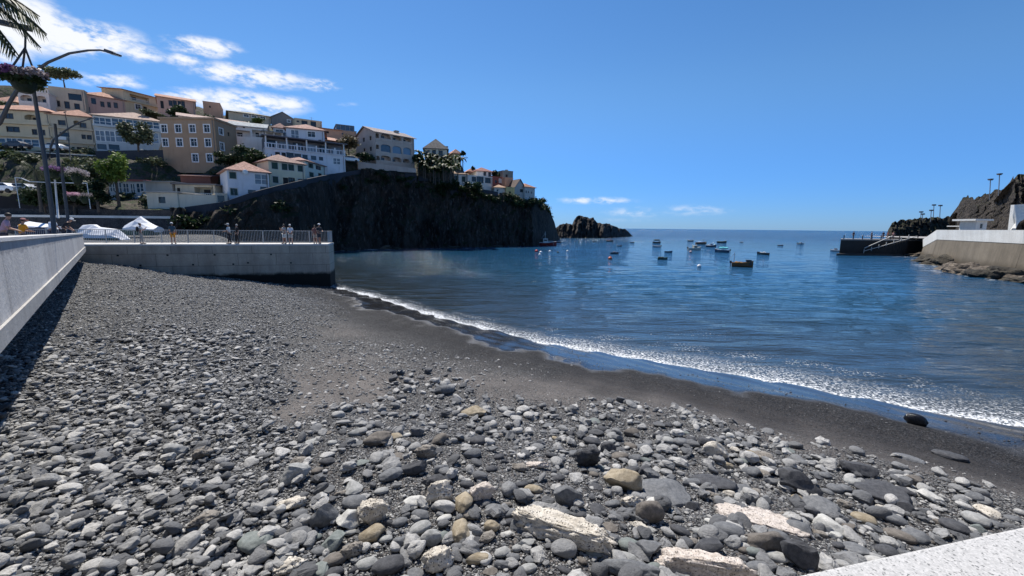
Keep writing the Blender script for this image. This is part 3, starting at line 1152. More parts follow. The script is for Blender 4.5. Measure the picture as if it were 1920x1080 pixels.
def pbox(mb, t0, t1, o0, o1, z0, z1, mi=0):
    return mb.hexa([pp(t0, o0, z0), pp(t1, o0, z0), pp(t1, o1, z0), pp(t0, o1, z0), pp(t0, o0, z1), pp(t1, o0, z1), pp(t1, o1, z1), pp(t0, o1, z1)], mi)


pier = empty('pier', (0, 0, 0), 'grey concrete pier with dark algae along its foot and a flat bright deck', 'pier')
pbox(MB(), -6, PL, 0, 3.2, -1.5, PZ - .14).build('wall_body', PIERC, pier)
pbox(MB(), -6, PL + .03, -.03, 3.23, PZ - .137, PZ).build('deck', concrete('pier_deck', (.58, .57, .55), (.46, .45, .43), 1.2, .1), pier)
for tt, zz in [(2.0, 2.9), (3.4, 2.1), (5.3, 2.9), (7.0, 2.1), (8.6, 2.9), (9.9, 2.1), (11.0, 2.2), (12.8, 2.9), (14.3, 2.15)]:
    if tt < PL:
        pbox(MB(), tt, tt + .13, -.035, .02, zz, zz + .12).build('formwork_hole', plain('hole_dark', (.01, .01, .01)), pier)

RAILM = plain('galvanised_steel', (.30, .31, .32), .45, .6)
rl = empty('pier_railing', (0, 0, 0), 'long grey steel railing with thin upright bars along the far edge of the pier', 'railing')
topr, posts, bal = MB(), [], MB()
ro = 3.0
topr.bar(pp(-6, ro, PZ + 1.1), pp(PL - .08, ro, PZ + 1.1), .06, .05)
topr.bar(pp(-6, ro, PZ + .12), pp(PL - .08, ro, PZ + .12), .04, .04)
topr.bar(pp(PL - .08, ro, PZ + 1.1), pp(PL - .08, .2, PZ + 1.1), .06, .05)
topr.bar(pp(PL - .08, ro, PZ + .12), pp(PL - .08, .2, PZ + .12), .04, .04)
topr.build('rails', RAILM, rl)
t_ = -6
while t_ < PL - .1:
    bal.bar(pp(t_, ro, PZ + .12), pp(t_, ro, PZ + 1.1), .022)
    t_ += .125
for k in range(22):
    bal.bar(pp(PL - .08, ro - k * .125, PZ + .12), pp(PL - .08, ro - k * .125, PZ + 1.1), .022)
bal.build('balusters', RAILM, rl)
for k in range(13):
    t_ = -6 + k * (PL + 5.9) / 12
    MB().bar(pp(t_, ro, PZ), pp(t_, ro, PZ + 1.12), .06).build('post', RAILM, rl)

# slipway: pebbly ground behind the pier, up to the stone wall
SLm, t, b_ = base_mat('slipway_pebbles', .9)
gco = t.n('ShaderNodeTexCoord').outputs['Object']
v = t.n('ShaderNodeTexVoronoi', i_Scale=7.0)
t.l(gco, v.inputs[0])
sc = t.n('ShaderNodeSeparateColor')
t.l(v.outputs[1], sc.inputs[0])
c_ = t.mix(sc.outputs[0], (.07, .07, .07), (.38, .37, .35))
c_ = t.mix(t.mapr(v.outputs[0], .3, .6), c_, (.02, .02, .02))
t.l(c_, b_.inputs['Base Color'])
bp = t.n('ShaderNodeBump', i_Strength=1, i_Distance=.15)
t.l(t.math('SUBTRACT', 1.0, v.outputs[0]), bp.inputs['Height'])
t.l(bp.outputs[0], b_.inputs['Normal'])
n_u, n_v = 60, 24
V = []
for j in range(n_v):
    o = 3.2 + (j / (n_v - 1)) * 26
    for i in range(n_u):
        t_ = -26 + i / (n_u - 1) * (26 + PL)
        p = Vector(pp(t_, o, 0))
        side = min(1, max(0, (-25.0 + (o - 3) * -.35 - p.x) / 9))
        side = side * side * (3 - 2 * side)
        z = -1.0 + side * (4.45 + .02 * (o - 3)) + .08 * fbm(p.x * .4, p.y * .4, 0)
        V.append((p.x, p.y, z))
tag(grid_mesh('slipway', np.array(V), n_u, n_v, SLm), kind='structure')


# ------------------------------------------------------------------ cliffs
TOPC = [(-500, 388), (200, 388), (318, 390), (345, 389), (420, 379), (470, 362), (520, 349), (600, 331), (640, 324), (680, 318), (700, 319), (740, 323), (785, 331), (840, 345), (880, 351), (922, 358), (950, 364), (985, 374), (1004, 372), (1020, 383), (1032, 398), (1040, 418), (1046, 440), (1050, 447)]
FOOTY = [(-500, 59), (330, 59), (400, 60), (480, 64), (560, 72), (600, 80), (630, 90), (700, 97), (850, 109), (1000, 123), (1030, 140), (1050, 190)]


def cliff_front(px):
    Yf = interp(px, FOOTY)
    foot = at_y(px, 430, Yf)
    ytop = interp(px, TOPC)
    back = 2.2 + .02 * Yf if px > 345 else 1.5
    top = at_y(px, ytop, Yf + back)
    if 344 < px < 678 or 782 < px < 936:
        top.z -= 1.0
    return foot, top


CLIFFM = rockface('dark_basalt_cliff', (.022, .018, .016), (.085, .065, .052), (.22, .18, .155), .22, 1.9, True, moss=(.025, .036, .014))


def cliff_grid(name, pxs, front, rows=60, amp=1.3, kind='structure', mat=None, inland=14, seed=0, rough_top=.35, fq=1.0, drop=.6, zf=1.0):
    V = []
    last = {}
    for j in range(rows + 8):
        for px in pxs:
            f, tp = front(px)
            f = Vector((f.x, f.y, -1.0))
            out = Vector((f.x - tp.x, f.y - tp.y, 0))
            out = out.normalized() if out.length > .01 else Vector((0, -1, 0))
            if j <= rows:
                v = j / rows
                prof = v ** 1.25
                p = f.lerp(Vector((tp.x, tp.y, tp.z)), v)
                p.x = f.x + (tp.x - f.x) * prof
                p.y = f.y + (tp.y - f.y) * prof
                s = (p.x * .9 - p.y * .25) * fq
                am = amp * min(1, (tp.z + 1) / 6) * (1 - .35 * max(0, v - .9) / .1)
                n_ = fbm(s * .16 + seed, p.z * .05 * zf, 3, 4) * 1.4 + abs(fbm(s * .42, p.z * .09 * zf, 9 + seed, 4)) * 1.7 + .75 * fbm(s * 1.2, p.z * .45 * zf, 1, 5)
                p += out * (n_ * am)
                last[px] = out * (n_ * am)
                p.z += (.35 * am * fbm(s * .5, p.y * .5, p.z * .5, 3) + (rough_top * (fbm(s * .5, 4, 2, 5) + abs(fbm(s * .22, 8, 2, 2))) if j == rows else 0)) * v
            else:
                k = (j - rows) / 7
                dirn = -out
                p = Vector((tp.x, tp.y, tp.z)) + dirn * inland * k + last[px] * (1 - k)
                p.z += .5 * fbm(p.x * .3, p.y * .3, 5, 3) * (1 if k > 0 else 0) - drop * k
            V.append(tuple(p))
    return tag(grid_mesh(name, np.array(V), len(pxs), rows + 8, mat or CLIFFM), kind=kind)


pxs = list(np.arange(318, 1050, 1.3))
cliff_grid('cliff', pxs, cliff_front)

# the end of the headland falls to the sea behind; rocky islet beyond
ISL = [(1030, 447), (1044, 426), (1050, 421), (1062, 419), (1074, 421), (1080, 408), (1088, 404), (1096, 406), (1104, 410), (1112, 408), (1118, 417), (1130, 420), (1140, 419), (1150, 424), (1160, 428), (1172, 430), (1178, 434), (1184, 441), (1187, 445)]


def isl_front(px):
    f = at_z(px, 446.5 - max(0, px - 1130) * .055, 0)
    tp = at_y(px, interp(px, ISL), f.y + 8)
    tp.z = max(tp.z, .2)
    return f, tp


cliff_grid('rocky_islet', list(np.arange(1030, 1188, 1.0)), isl_front, 26, 2.4, mat=rockface('black_lava', (.02, .019, .02), (.05, .042, .038), (.10, .085, .07), .1, 1.5, False), inland=25, seed=5)


# ------------------------------------------------------------------ right side: cliff, wall, jetty
RTOP = [(1664, 447), (1666, 428), (1672, 418), (1690, 414), (1700, 412), (1730, 409), (1755, 409), (1775, 408), (1793, 407), (1797, 392), (1804, 379), (1816, 372), (1830, 371), (1845, 369), (1858, 362), (1868, 357), (1880, 353), (1893, 350), (1898, 337), (1910, 331), (1925, 328), (1960, 312), (2050, 290), (2200, 270)]


def rc_front(px):
    f = at_y(px, 446, 135)
    return f, at_y(px, interp(min(px, 1790), RTOP), 140)


RTN = [(1762, 440), (1772, 431), (1780, 427), (1787, 430), (1792, 424), (1794, 404), (1797, 389), (1800, 383)] + RTOP[10:]


def rn_front(px):
    Y0 = interp(px, [(1785, 118), (1792, 104), (1796, 95), (1830, 86), (1890, 76), (1900, 72), (2200, 64)])
    f = at_y(px, 452, Y0)
    return f, at_y(px, interp(px, RTN), Y0 + 4)


RCL = rockface('brown_grey_cliff', (.030, .025, .021), (.072, .060, .050), (.15, .13, .11), .35, .9, False, moss=(.035, .045, .02))
cliff_grid('far_cliff', list(np.arange(1664, 1812, 1.0)), rc_front, 40, 1.3, fq=1.3, rough_top=.7, drop=3.0, zf=3.0, mat=RCL, inland=8, seed=2)
cliff_grid('near_cliff', list(np.arange(1785, 2200, 1.1)), rn_front, 70, 1.5, fq=2.2, rough_top=1.3, drop=3.0, zf=4.0, mat=RCL, inland=7, seed=8)

# right harbour wall: its top is the white parapet
RWP = [at_z(1731, 479, .2), None]
YW0, YW1 = 92.0, 50.0


def rw(px, py, Y):
    return at_y(px, py, Y)


# plan polyline of the wall face, from the jetty to the viewer
RPTS = [(1731, 88.0), (1757, 74.0), (1920, 52.0), (2140, 40.0)]
TOPY = [449, 431, 430, 426]
BOTW = [463, 449, 448, 446]
WALLM = concrete('harbour_wall', (.20, .17, .13), (.10, .085, .065), .35, .6, algae=(.6, 1.9, (.075, .06, .042)))
WHITE = concrete('white_painted_parapet', (.80, .79, .74), (.62, .60, .55), .6, .5)
rwv = empty('harbour_wall', (0, 0, 0), 'tall brown concrete harbour wall under a white painted parapet on the far side of the bay', 'sea wall')
wb, wp = MB(), MB()
for i in range(3):
    P0t, P1t = at_y(RPTS[i][0], TOPY[i], RPTS[i][1]), at_y(RPTS[i + 1][0], TOPY[i + 1], RPTS[i + 1][1])
    P0b, P1b = at_y(RPTS[i][0], BOTW[i], RPTS[i][1]), at_y(RPTS[i + 1][0], BOTW[i + 1], RPTS[i + 1][1])
    if i >= 1:
        zt, zb = at_y(1757, 431, 74).z, at_y(1757, 449, 74).z
        P0t.z = P1t.z = zt
        P0b.z = P1b.z = zb
    else:
        P1t.z, P1b.z = at_y(1757, 431, 74).z, at_y(1757, 449, 74).z
    nrm = Vector((P1t.y - P0t.y, P0t.x - P1t.x, 0)).normalized()
    if nrm.x < 0:
        nrm = -nrm
    bt = nrm * .5
    wp.hexa([P0b - nrm * .05, P1b - nrm * .05, P1b + bt, P0b + bt, P0t - nrm * .05, P1t - nrm * .05, P1t + bt, P0t + bt])
    f0, f1 = Vector((P0b.x, P0b.y, -1.5)) - nrm * .5, Vector((P1b.x, P1b.y, -1.5)) - nrm * .5
    wb.hexa([f0, f1, f1 + nrm * 8, f0 + nrm * 8, P0b - Vector((0, 0, .01)), P1b - Vector((0, 0, .01)), P1b + nrm * 8 - Vector((0, 0, .01)), P0b + nrm * 8 - Vector((0, 0, .01))])
wb.build('wall_face', WALLM, rwv)
wp.build('white_parapet', WHITE, rwv)
zt = at_y(1757, 449, 74).z
gq = MB()
a, b, c = at_y(1757, 440, 75), at_y(1920, 440, 53), at_y(2140, 440, 41)
pl = [Vector((q.x, q.y, zt - .05)) for q in (at_y(1731, 440, 89), a, b, c)]
gq.add([pl[0], pl[1], pl[2], pl[3], (170, 60, zt - .05), (170, 120, zt - .05), (100, 120, zt - .05)], [(0, 1, 2, 3, 4, 5, 6)])
tag(gq.build('quay', PROM), kind='structure')

# jetty with steps
J0, J1 = at_z(1573, 478, .1), at_z(1730, 479, .1)
jz = at_y(1573, 448, J0.y).z
jt = empty('jetty', (0, 0, 0), 'dark stone jetty with a pale edge, a low landing and sloping steps, across the bay', 'jetty')
JM = concrete('jetty_stone', (.055, .053, .05), (.03, .03, .03), .5, .4)
ud = Vector((J1.x - J0.x, J1.y - J0.y, 0))
JL = ud.length
ud.normalize()
nd = Vector((J0.x, J0.y, 0)).normalized()


def jp(t, o, z):
    q = J0 + ud * t + nd * o
    return Vector((q.x, q.y, z))


def jbox(mb, t0, t1, o0, o1, z0, z1):
    return mb.hexa([jp(t0, o0, z0), jp(t1, o0, z0), jp(t1, o1, z0), jp(t0, o1, z0), jp(t0, o0, z1), jp(t1, o0, z1), jp(t1, o1, z1), jp(t0, o1, z1)])


jbox(MB(), 0, JL + 4, 1.6, 7, -1.5, jz - .3).build('wall_body', JM, jt)
jbox(MB(), -.05, JL + 4, 1.5, 7.05, jz - .297, jz).build('deck_edge', concrete('jetty_edge', (.40, .39, .37), (.28, .27, .26), .5, .3), jt)
jbox(MB(), -.6, JL * .76, 0, 1.59, -1.5, .42).build('landing', concrete('jetty_landing', (.10, .10, .09), (.05, .05, .05), .5, .3), jt)
st = MB()
sx0, sx1 = JL * .29, JL * .80
N = 16
for k in range(N):
    t0 = sx0 + (sx1 - sx0) * k / N
    jbox(st, t0, t0 + (sx1 - sx0) / N - .02, .35, 1.55, .42, .42 + (jz - .6) * (k + 1) / N)
st.build('steps', JM, jt)
hr = MB()
for o in (.35,):
    hr.bar(jp(sx0, o, 1.0), jp(sx1 + 2, o, jz + .75), .16, .12)
    hr.bar(jp(sx0, o, 1.65), jp(sx1 - 4, o, jz + .78), .16, .12)
    for k in range(7):
        tt = k / 6
        hr.bar(jp(sx0 + (sx1 - sx0) * tt, o, .5 + (jz - .3) * tt), jp(sx0 + (sx1 - sx0) * tt, o, 1.4 + (jz - .3) * tt), .12)
hr.build('handrail', concrete('handrail_pale', (.5, .5, .48), (.42, .42, .4)), jt)
for k in range(9):
    q = JL * (k + .3) / 9
    MB().bar(jp(q, 1.8, jz), jp(q, 1.8, jz + .85), .14).build('bollard', plain('bollard_dark', (.03, .03, .035)), jt)

# shore rocks under the harbour wall
SRM = rockface('shore_rock', (.09, .075, .06), (.17, .14, .11), (.27, .23, .19), .8, .35, False)
SRM2 = rockface('shore_rock_dark', (.03, .028, .025), (.07, .06, .045), (.12, .11, .08), .8, .3, False)
k = 0
for px, py, wp_, hp_, dk, lab in [(1722, 477, 30, 9, 0, 'pinkish rocks at the foot of the jetty'), (1745, 485, 40, 16, 1, 'dark shore rock beside the corner of the harbour wall'), (1772, 488, 56, 22, 1, 'large dark slanting shore rock below the harbour wall'),
                                  (1792, 499, 44, 20, 0, 'brown shore rock in the surf between two larger dark ones'), (1812, 503, 50, 22, 0, 'brown jagged shore rock sloping up to the wall foot'), (1838, 508, 52, 22, 0, 'low brown rock ridge with a pointed top under the wall'),
                                  (1868, 511, 62, 24, 1, 'biggest black wet boulder at the foot of the harbour wall'), (1905, 520, 44, 12, 0, 'low brown rocks in foam below the wall, beyond the black boulder'), (1930, 526, 40, 12, 1, 'dark low rock where the harbour wall leaves the view')]:
    p = at_z(px, py + hp_ * .45, 0)
    mpp = (p - Vector((0, 0, EYE))).length / ray(px, py).length
    o = bpy.data.objects.new('shore_rock', rock_mesh('shore_rock', 60 + k, 'jag', SRM2 if dk else SRM, 4))
    o.scale = (wp_ * mpp * .6, 1.6 + wp_ * mpp * .3, hp_ * mpp * .85)
    o.location = p + Vector((.4, .8, hp_ * mpp * .1))
    o.rotation_euler = (0, R(random.Random(k).uniform(-14, 2)), R(-30))
    COL.objects.link(o)
    tag(o, lab, 'rock')
    k += 1

for i_, (px, py, wp_, hp_, lab) in enumerate([(652, 470, 30, 8, 'low wet rock at the cliff foot, nearest to the pier end'), (716, 467, 34, 11, 'leaning pale-streaked rock at the cliff foot, left of the middle'), (742, 468, 22, 7, 'low black rock just right of the pale-streaked one at the cliff foot'),
                                         (846, 466, 40, 7, 'long low black rock awash in the middle of the cliff foot'), (930, 464, 26, 6, 'black rock at the cliff foot nearest to the trawler')]):
    p = at_z(px, py, 0)
    mpp = (p - Vector((0, 0, EYE))).length / ray(px, py).length
    o = bpy.data.objects.new('sea_rock', rock_mesh('sea_rock', 80 + i_, 'jag', SRM2 if i_ != 1 else SRM, 4))
    o.scale = (wp_ * mpp * .5, 1.8, hp_ * mpp * .7)
    o.location = p + Vector((0, 1.2, 0))
    o.rotation_euler = (0, R((-12, -18, 8, 3, -6)[i_]), .2 * i_)
    COL.objects.link(o)
    tag(o, lab, 'rock')
# ------------------------------------------------------------------ houses
# name, label, front left (px, depth), front right (px, depth), wall top px at the left, visible base px at the left, house depth, colour, roof, holes
CREAM, CREAM2, WHITEC, OFFW = (.60, .49, .33), (.54, .45, .33), (.78, .74, .69), (.68, .63, .56)
BEIGE, PINK, MAUVE, SALMON = (.37, .255, .165), (.58, .36, .27), (.46, .32, .27), (.60, .34, .22)
GREYH, PALEG, YEL, MAROON = (.21, .20, .195), (.62, .66, .58), (.62, .48, .22), (.25, .085, .07)
# hole: (x0, y0, x1, y1, style)  styles: w white frame, d dark frame, g green shutters, o deep open loggia, a arched loggia, z wide mullioned glazing, n plain dark opening
H = [
    dict(l='small house with a sunlit tiled roof at the far upper left, beside the arcaded house', a=(-40, 118), b=(30, 118), t=192, y=200, d=8, c=CREAM2, r=('hip', 2.6, .5), w=[(4, 194, 14, 199, 'n')]),
    dict(l='white-framed upper house with two deep arched balconies and a balustrade on its roof', a=(32, 104), b=(90, 106), t=171, y=212, d=9, c=OFFW, r=('balu', .9), w=[(38, 178, 61, 194, 'a'), (68, 180, 87, 197, 'a')]),
    dict(l='tall plain cream block with one wide dark window high up and three windows below', a=(90, 108), b=(156, 111), t=163, y=213, d=12, c=CREAM2, r=('flat', .3),
         w=[(128, 176, 153, 188, 'n'), (103, 189, 112, 199, 'd'), (122, 191, 130, 203, 'd'), (140.5, 195, 149, 205, 'd')], band=[(204, 208)]),
    dict(l='mauve house with a faded tiled roof and three small brown windows in a row', a=(156, 112), b=(232, 118), t=176, y=214, d=10, c=MAUVE, r=('hip', 2.0, .4),
         w=[(171, 184, 180, 195, 'n'), (189, 191, 195, 200, 'd'), (202, 192, 207, 201, 'd'), (214, 193, 220, 202, 'd'), (161, 200, 169, 211, 'n')]),
    dict(l='narrow grey house with a tall dark doorway on the skyline', a=(206, 128), b=(232, 130), t=166, y=190, d=9, c=(.36, .34, .31), r=('flat', .2), w=[(211, 170, 218, 181, 'n')]),
    dict(l='cream hillside house with a long slanting balcony opening under its eaves', a=(230, 118), b=(297, 126), t=168, y=212, d=10, c=CREAM, r=('shed', 1.6, .7),
         w=[(244, 180, 279, 190, 'o'), (254, 196, 264, 205, 'w'), (269, 200, 276, 208, 'n')], band=[(193, 195)]),
    dict(l='mauve pink house with four dark windows side by side and a low gable', a=(293, 116), b=(364, 121), t=180, y=212, d=9, c=PINK, r=('gabx', 1.5, .4),
         w=[(301, 189, 307, 203, 'n'), (317, 189, 323, 198, 'd'), (325, 189, 331, 199, 'd'), (334, 190, 339, 200, 'd'), (341, 190, 346, 201, 'd')], ws=[(378, 201, 382, 208, 'n')]),
    dict(l='plain pinkish stepped house on the skyline, right of the mauve pink gabled one', a=(380, 124), b=(412, 126), t=191, y=215, d=8, c=SALMON, r=('flat', .3), w=[(392, 198, 395, 202, 'n')]),
    dict(l='grey cream hilltop house with a low pyramid roof and three paired windows', a=(428, 124), b=(506, 130), t=209, y=232, d=11, c=CREAM2, r=('hip', 1.7, .6, (.34, .29, .22)),
         w=[(457, 212, 466, 219, 'w'), (472, 213, 481, 220, 'w'), (488, 214, 497, 222, 'w')]),
    dict(l='windowless dark grey gabled house on the skyline', a=(508, 130), b=(551, 133), t=219, y=236, d=10, c=GREYH, r=('gaby', 1.7, .3, (.25, .23, .21)), w=[(539, 225, 544, 229, 'w')]),
    dict(l='cream skyline house with a satellite dish corner and two large dark windows', a=(552, 128), b=(603, 132), t=223, y=244, d=9, c=CREAM, r=('flat', .35),
         w=[(556, 226, 561, 229, 'n'), (566, 227, 576, 233, 'd'), (583, 228, 592, 238, 'd')]),
    dict(l='pinkish house with a glazed grey penthouse on the skyline', a=(628, 134), b=(668, 137), t=243, y=262, d=10, c=SALMON, r=('pent', 1.6), w=[(640, 249, 644, 252, 'n')]),
    dict(l='small salmon house with terraces below the glazed penthouse', a=(600, 122), b=(640, 125), t=240, y=260, d=9, c=SALMON, r=('shed', 1.2, .4), w=[(612, 246, 617, 250, 'n'), (606, 254, 613, 258, 'n')]),
    dict(l='little terrace house with sunlit tiles and white pillars beside the white restaurant building', a=(608, 104), b=(644, 107), t=262, y=276, d=8, c=SALMON, r=('shed', 2.2, .5), w=[(612, 264, 618, 271, 'o'), (622, 264, 629, 272, 'o')]),
    # second row
    dict(l='largest cream apartment block at the far left, three storeys under a long sunlit tiled roof', a=(-70, 92), b=(90, 95), t=202, y=277, d=12, c=CREAM, r=('hip', 2.4, .6),
         w=[(10, 213, 24, 222, 'd'), (46, 215, 68, 229, 'a'), (13, 238, 36, 247, 'd'), (61, 243, 69, 252, 'd'), (77, 244, 84, 253, 'd'), (-40, 213, -25, 222, 'd'), (-40, 238, -25, 247, 'd'),
            (-30, 259, 10, 273, 'bz'), (13, 260, 42, 273, 'bz'), (45, 262, 73, 274, 'bz')], band=[(228, 232), (252, 256)]),
    dict(l='cream apartment block with a white balcony box, between the longest block and the glazed building', a=(90.5, 95), b=(173, 98), t=214, y=286, d=11, c=CREAM2, r=('hip', 2.1, .5),
         w=[(110, 226, 122, 234, 'd'), (138, 226, 149, 238, 'a'), (151, 231, 161, 239, 'd'), (112, 248, 130, 256, 'n'), (154, 253, 160, 260, 'd'), (164, 254, 171, 261, 'd'), (87, 266, 94, 273, 'n'), (100, 270, 116, 279, 'n'),
            (120, 271, 131, 281, 'n'), (144, 276, 164, 282, 'n')], band=[(240, 243), (265, 269)], balc=[(110, 257, 129, 264)]),
    dict(l='long glazed building with white mullions and slabs under a sunlit tiled roof', a=(173, 95), b=(302, 101), t=216, y=286, d=12, c=(.50, .53, .54), r=('hip', 2.6, .5, (.52, .33, .24)),
         w=[(176, 221, 208, 235, 'bz'), (210, 223, 235, 236, 'bz'), (237, 225, 262, 238, 'bz'), (264, 227, 298, 240, 'bz'), (178, 245, 196, 264, 'z'), (198, 246, 215, 265, 'z'), (217, 247, 240, 266, 'z'), (242, 248, 268, 267, 'z'), (270, 249, 297, 268, 'z'),
            (180, 270, 200, 280, 'n'), (204, 271, 224, 281, 'n')], band=[(238, 242)]),
    dict(l='sand coloured square house with ten white-framed windows and a flat roof', a=(299, 84), b=(401, 84), t=223, y=302, d=6.4, c=BEIGE, r=('cornice', .35),
         w=[(302.5, 234, 313, 248, 'w'), (329, 234, 339.5, 248, 'w'), (355.5, 234, 366, 248, 'w'), (382.5, 234, 393, 248, 'w'), (304.5, 260, 315, 274, 'w'), (331.5, 260, 342, 274, 'w'), (358, 260, 369, 274, 'w'), (385, 260.5, 395.5, 274.5, 'w'),
            (361, 289, 371.5, 303, 'w'), (388, 289, 398.5, 303, 'w')], ws=[(411, 241, 418, 252, 'w'), (413, 268, 420, 281, 'w'), (427, 248, 430.5, 255, 'n')]),
    dict(l='long low white house whose sunlit pink roof shows over the sand coloured one', a=(334, 93), b=(466, 101), t=217, y=250, d=7, c=OFFW, r=('shed', 2.0, .4, (.52, .33, .26)), w=[]),
    dict(l='white gabled house with an open dark veranda behind dark trees', a=(428, 92), b=(497, 95), t=234, y=285, d=9, c=WHITEC, r=('gabx', 1.6, .4, (.42, .40, .38)),
         w=[(434, 244, 469, 256, 'o'), (473, 244, 492, 257, 'o'), (455, 236, 459, 240, 'n')], ws=[]),
    dict(l='dark veranda wing with white posts, beside the white gabled house', a=(497, 94), b=(530, 96), t=246, y=281, d=8, c=OFFW, r=('shed', 1.0, .6, (.25, .24, .24)), w=[(499, 247, 513, 260, 'o'), (515, 248, 528, 261, 'o')]),
    dict(l='white two-winged house with terracotta hip roof above the restaurant terrace', a=(536, 97), b=(607, 100), t=240, y=282, d=9, c=(.60, .62, .66), r=('hip', 1.9, .5, (.50, .26, .19)),
         w=[(546, 244, 560, 262, 'z'), (577, 247, 591, 257, 'w'), (597, 262, 603, 270, 'n')]),
    dict(l='small tiled-roof annex left of the white two-winged house', a=(512, 99), b=(536, 100), t=240, y=272, d=7, c=(.55, .57, .6), r=('hip', 1.4, .4, (.50, .26, .19)), w=[(517, 243, 531, 253, 'w')]),
    dict(l='long white restaurant building with a railed terrace and blue-grey windows', a=(497, 87), b=(646, 96), t=277, y=316, d=6, c=(.66, .67, .70), r=('terrace', 3.2),
         w=[(516, 285, 525, 293, 'n'), (528, 286, 536, 294, 'n'), (538, 287, 550, 296, 'd'), (553, 289, 564, 298, 'd'), (567, 290, 577, 299, 'n'), (583, 292, 593, 300, 'n'), (598, 294, 606, 301, 'n'), (625, 297, 638, 308, 'z')]),
    dict(l='large pale pink apartment house with three tiers of arched balconies', a=(703, 104), b=(776, 111.5), t=247, y=311, d=11, c=(.50, .42, .36), r=('gabx', 2.0, .5, (.36, .26, .22)),
         w=[(703.5, 250, 711, 263, 'a'), (714, 251, 733, 264, 'a'), (736, 253, 753, 267, 'a'), (756, 256, 771, 269, 'a'), (703.5, 271, 711, 283, 'a'), (714, 271, 733, 285, 'ab'), (736, 274, 753, 288, 'ab'), (756, 277, 771, 290, 'ab'),
            (704, 292, 712, 304, 'a'), (714, 292, 733, 305, 'a'), (736, 295, 753, 308, 'a'), (756, 298, 768, 309, 'a')], wsL=[(680, 258, 684, 266, 'n'), (692.5, 255, 696.5, 263, 'n'), (693, 275, 697, 283, 'n'), (681, 278, 685, 284, 'n')], chim=[(757, 246, 6, 10)]),
    dict(l='pyramid-roofed cream villa standing alone on top of the headland', a=(796, 115), b=(838, 116), t=279, y=300, d=12, c=(.60, .57, .47), r=('hip', 3.2, .5, (.17, .14, .12)),
         w=[(799, 282, 804.5, 291, 'd'), (811, 282, 817, 294, 'd'), (823, 282.5, 829.5, 291.5, 'd')], ws=[(838.5, 285, 840.5, 292, 'n'), (842, 286, 844, 293, 'n'), (846, 288, 848, 294, 'n')], chim=[(838, 273, 3.5, 5)]),
    dict(l='plain yellow annex with a red roof behind the pyramid-roofed villa', a=(849, 126), b=(864, 127), t=288, y=308, d=9, c=(.50, .43, .23), r=('hip', 1.5, .4), w=[]),
    # right end of the headland
    dict(l='white cliff-top house with two tall green-shuttered windows and a patchy orange roof', a=(841, 121), b=(877, 123), t=326, y=350, d=8, c=WHITEC, r=('hip', 1.3, .5, (.42, .25, .16)),
         w=[(850.5, 329, 857.5, 339, 'g'), (866, 331, 872.5, 341, 'g'), (845, 343, 851, 347, 'n'), (867, 346, 872, 348, 'n')]),
    dict(l='white lower house with three big windows in a row on the cliff edge', a=(877, 122), b=(923, 127), t=329, y=356, d=8, c=OFFW, r=('flat', .2),
         w=[(885, 332, 892, 340, 'd'), (894, 332, 906, 342.5, 'd'), (910, 334, 919.5, 343, 'd'), (897, 348, 901, 351, 'n'), (881, 346, 888, 349, 'n')]),
    dict(l='white upper storey house with a red hip roof and two tall dark windows', a=(893, 130), b=(922, 132), t=321, y=333, d=8, c=WHITEC, r=('hip', 1.5, .5, (.40, .16, .12)), w=[(907, 321.8, 911, 329, 'd'), (916, 323, 920, 331, 'd')]),
    dict(l='little house with a pinkish roof behind the three-window white house', a=(878, 136), b=(893, 137), t=322, y=331, d=7, c=SALMON, r=('hip', 1.2, .4), w=[(882, 324, 885, 328, 'n')]),
    dict(l='dark red house with small white arches on the cliff top', a=(923, 129), b=(946, 132), t=332, y=352, d=8, c=MAROON, r=('flat', .3), w=[(936, 336, 938, 342, 'w'), (940.5, 337, 942.5, 343, 'w'), (928, 338, 932, 343, 'n')]),
    dict(l='low tile-roofed lean-to in front of the dark red house', a=(927, 125), b=(948, 126), t=352, y=362, d=4, c=OFFW, r=('hip', 1.0, .4, (.58, .33, .2)), w=[(931, 355, 935, 359, 'n')]),
    dict(l='salmon house between the dark red one and the grey gabled one', a=(947, 130), b=(962, 132), t=334, y=354, d=8, c=SALMON, r=('flat', .3), w=[(957, 342, 960, 350, 'n')]),
    dict(l='small bright yellow house at the cliff edge', a=(949, 125), b=(965, 126), t=352, y=368, d=4, c=YEL, r=('flat', .25), w=[(954, 359, 958, 366, 'n')]),
    dict(l='grey green rooftop room with a dark square chimney tower above the salmon house', a=(943, 136), b=(962, 138), t=321, y=338, d=6, c=(.20, .24, .22), r=('flat', .3), w=[(948, 327, 952, 333, 'n')], chim=[(956, 320, 3, 9)]),
    dict(l='grey house with a dark brown gable roof near the tip of the headland', a=(965, 127), b=(984, 129), t=351, y=369, d=8, c=(.42, .42, .40), r=('gaby', 2.4, .4, (.10, .06, .05)), w=[(975, 355, 980, 360, 'd')]),
    dict(l='outermost pale house at the tip of the headland, with blue windows', a=(984.5, 128), b=(1003, 131), t=351, y=379, d=7, c=(.48, .48, .46), r=('hip', 1.3, .4, (.45, .2, .12)),
         w=[(985.5, 357, 988, 362, 'n'), (990, 358, 992, 362, 'n'), (985, 369, 988.5, 373, 'bz'), (990, 370, 993, 373.5, 'bz'), (996, 359, 998, 363, 'n')]),
    # lower houses
    dict(l='white house with a terracotta hip roof beside the cliff road, nearest to the pier', a=(425, 69), b=(503, 73), t=319, y=369, d=8, c=(.64, .66, .70), r=('hip', 1.9, .45, (.54, .27, .19)),
         w=[(430, 322.5, 443, 335, 'g'), (478, 327.5, 502, 345.5, 'z'), (432, 353, 445.5, 366, 'g'), (465, 356, 480, 362.5, 'n'), (488, 350, 500, 357, 'n')], wsL=[(404, 322, 407, 328, 'n')], dish=[(459, 323)]),
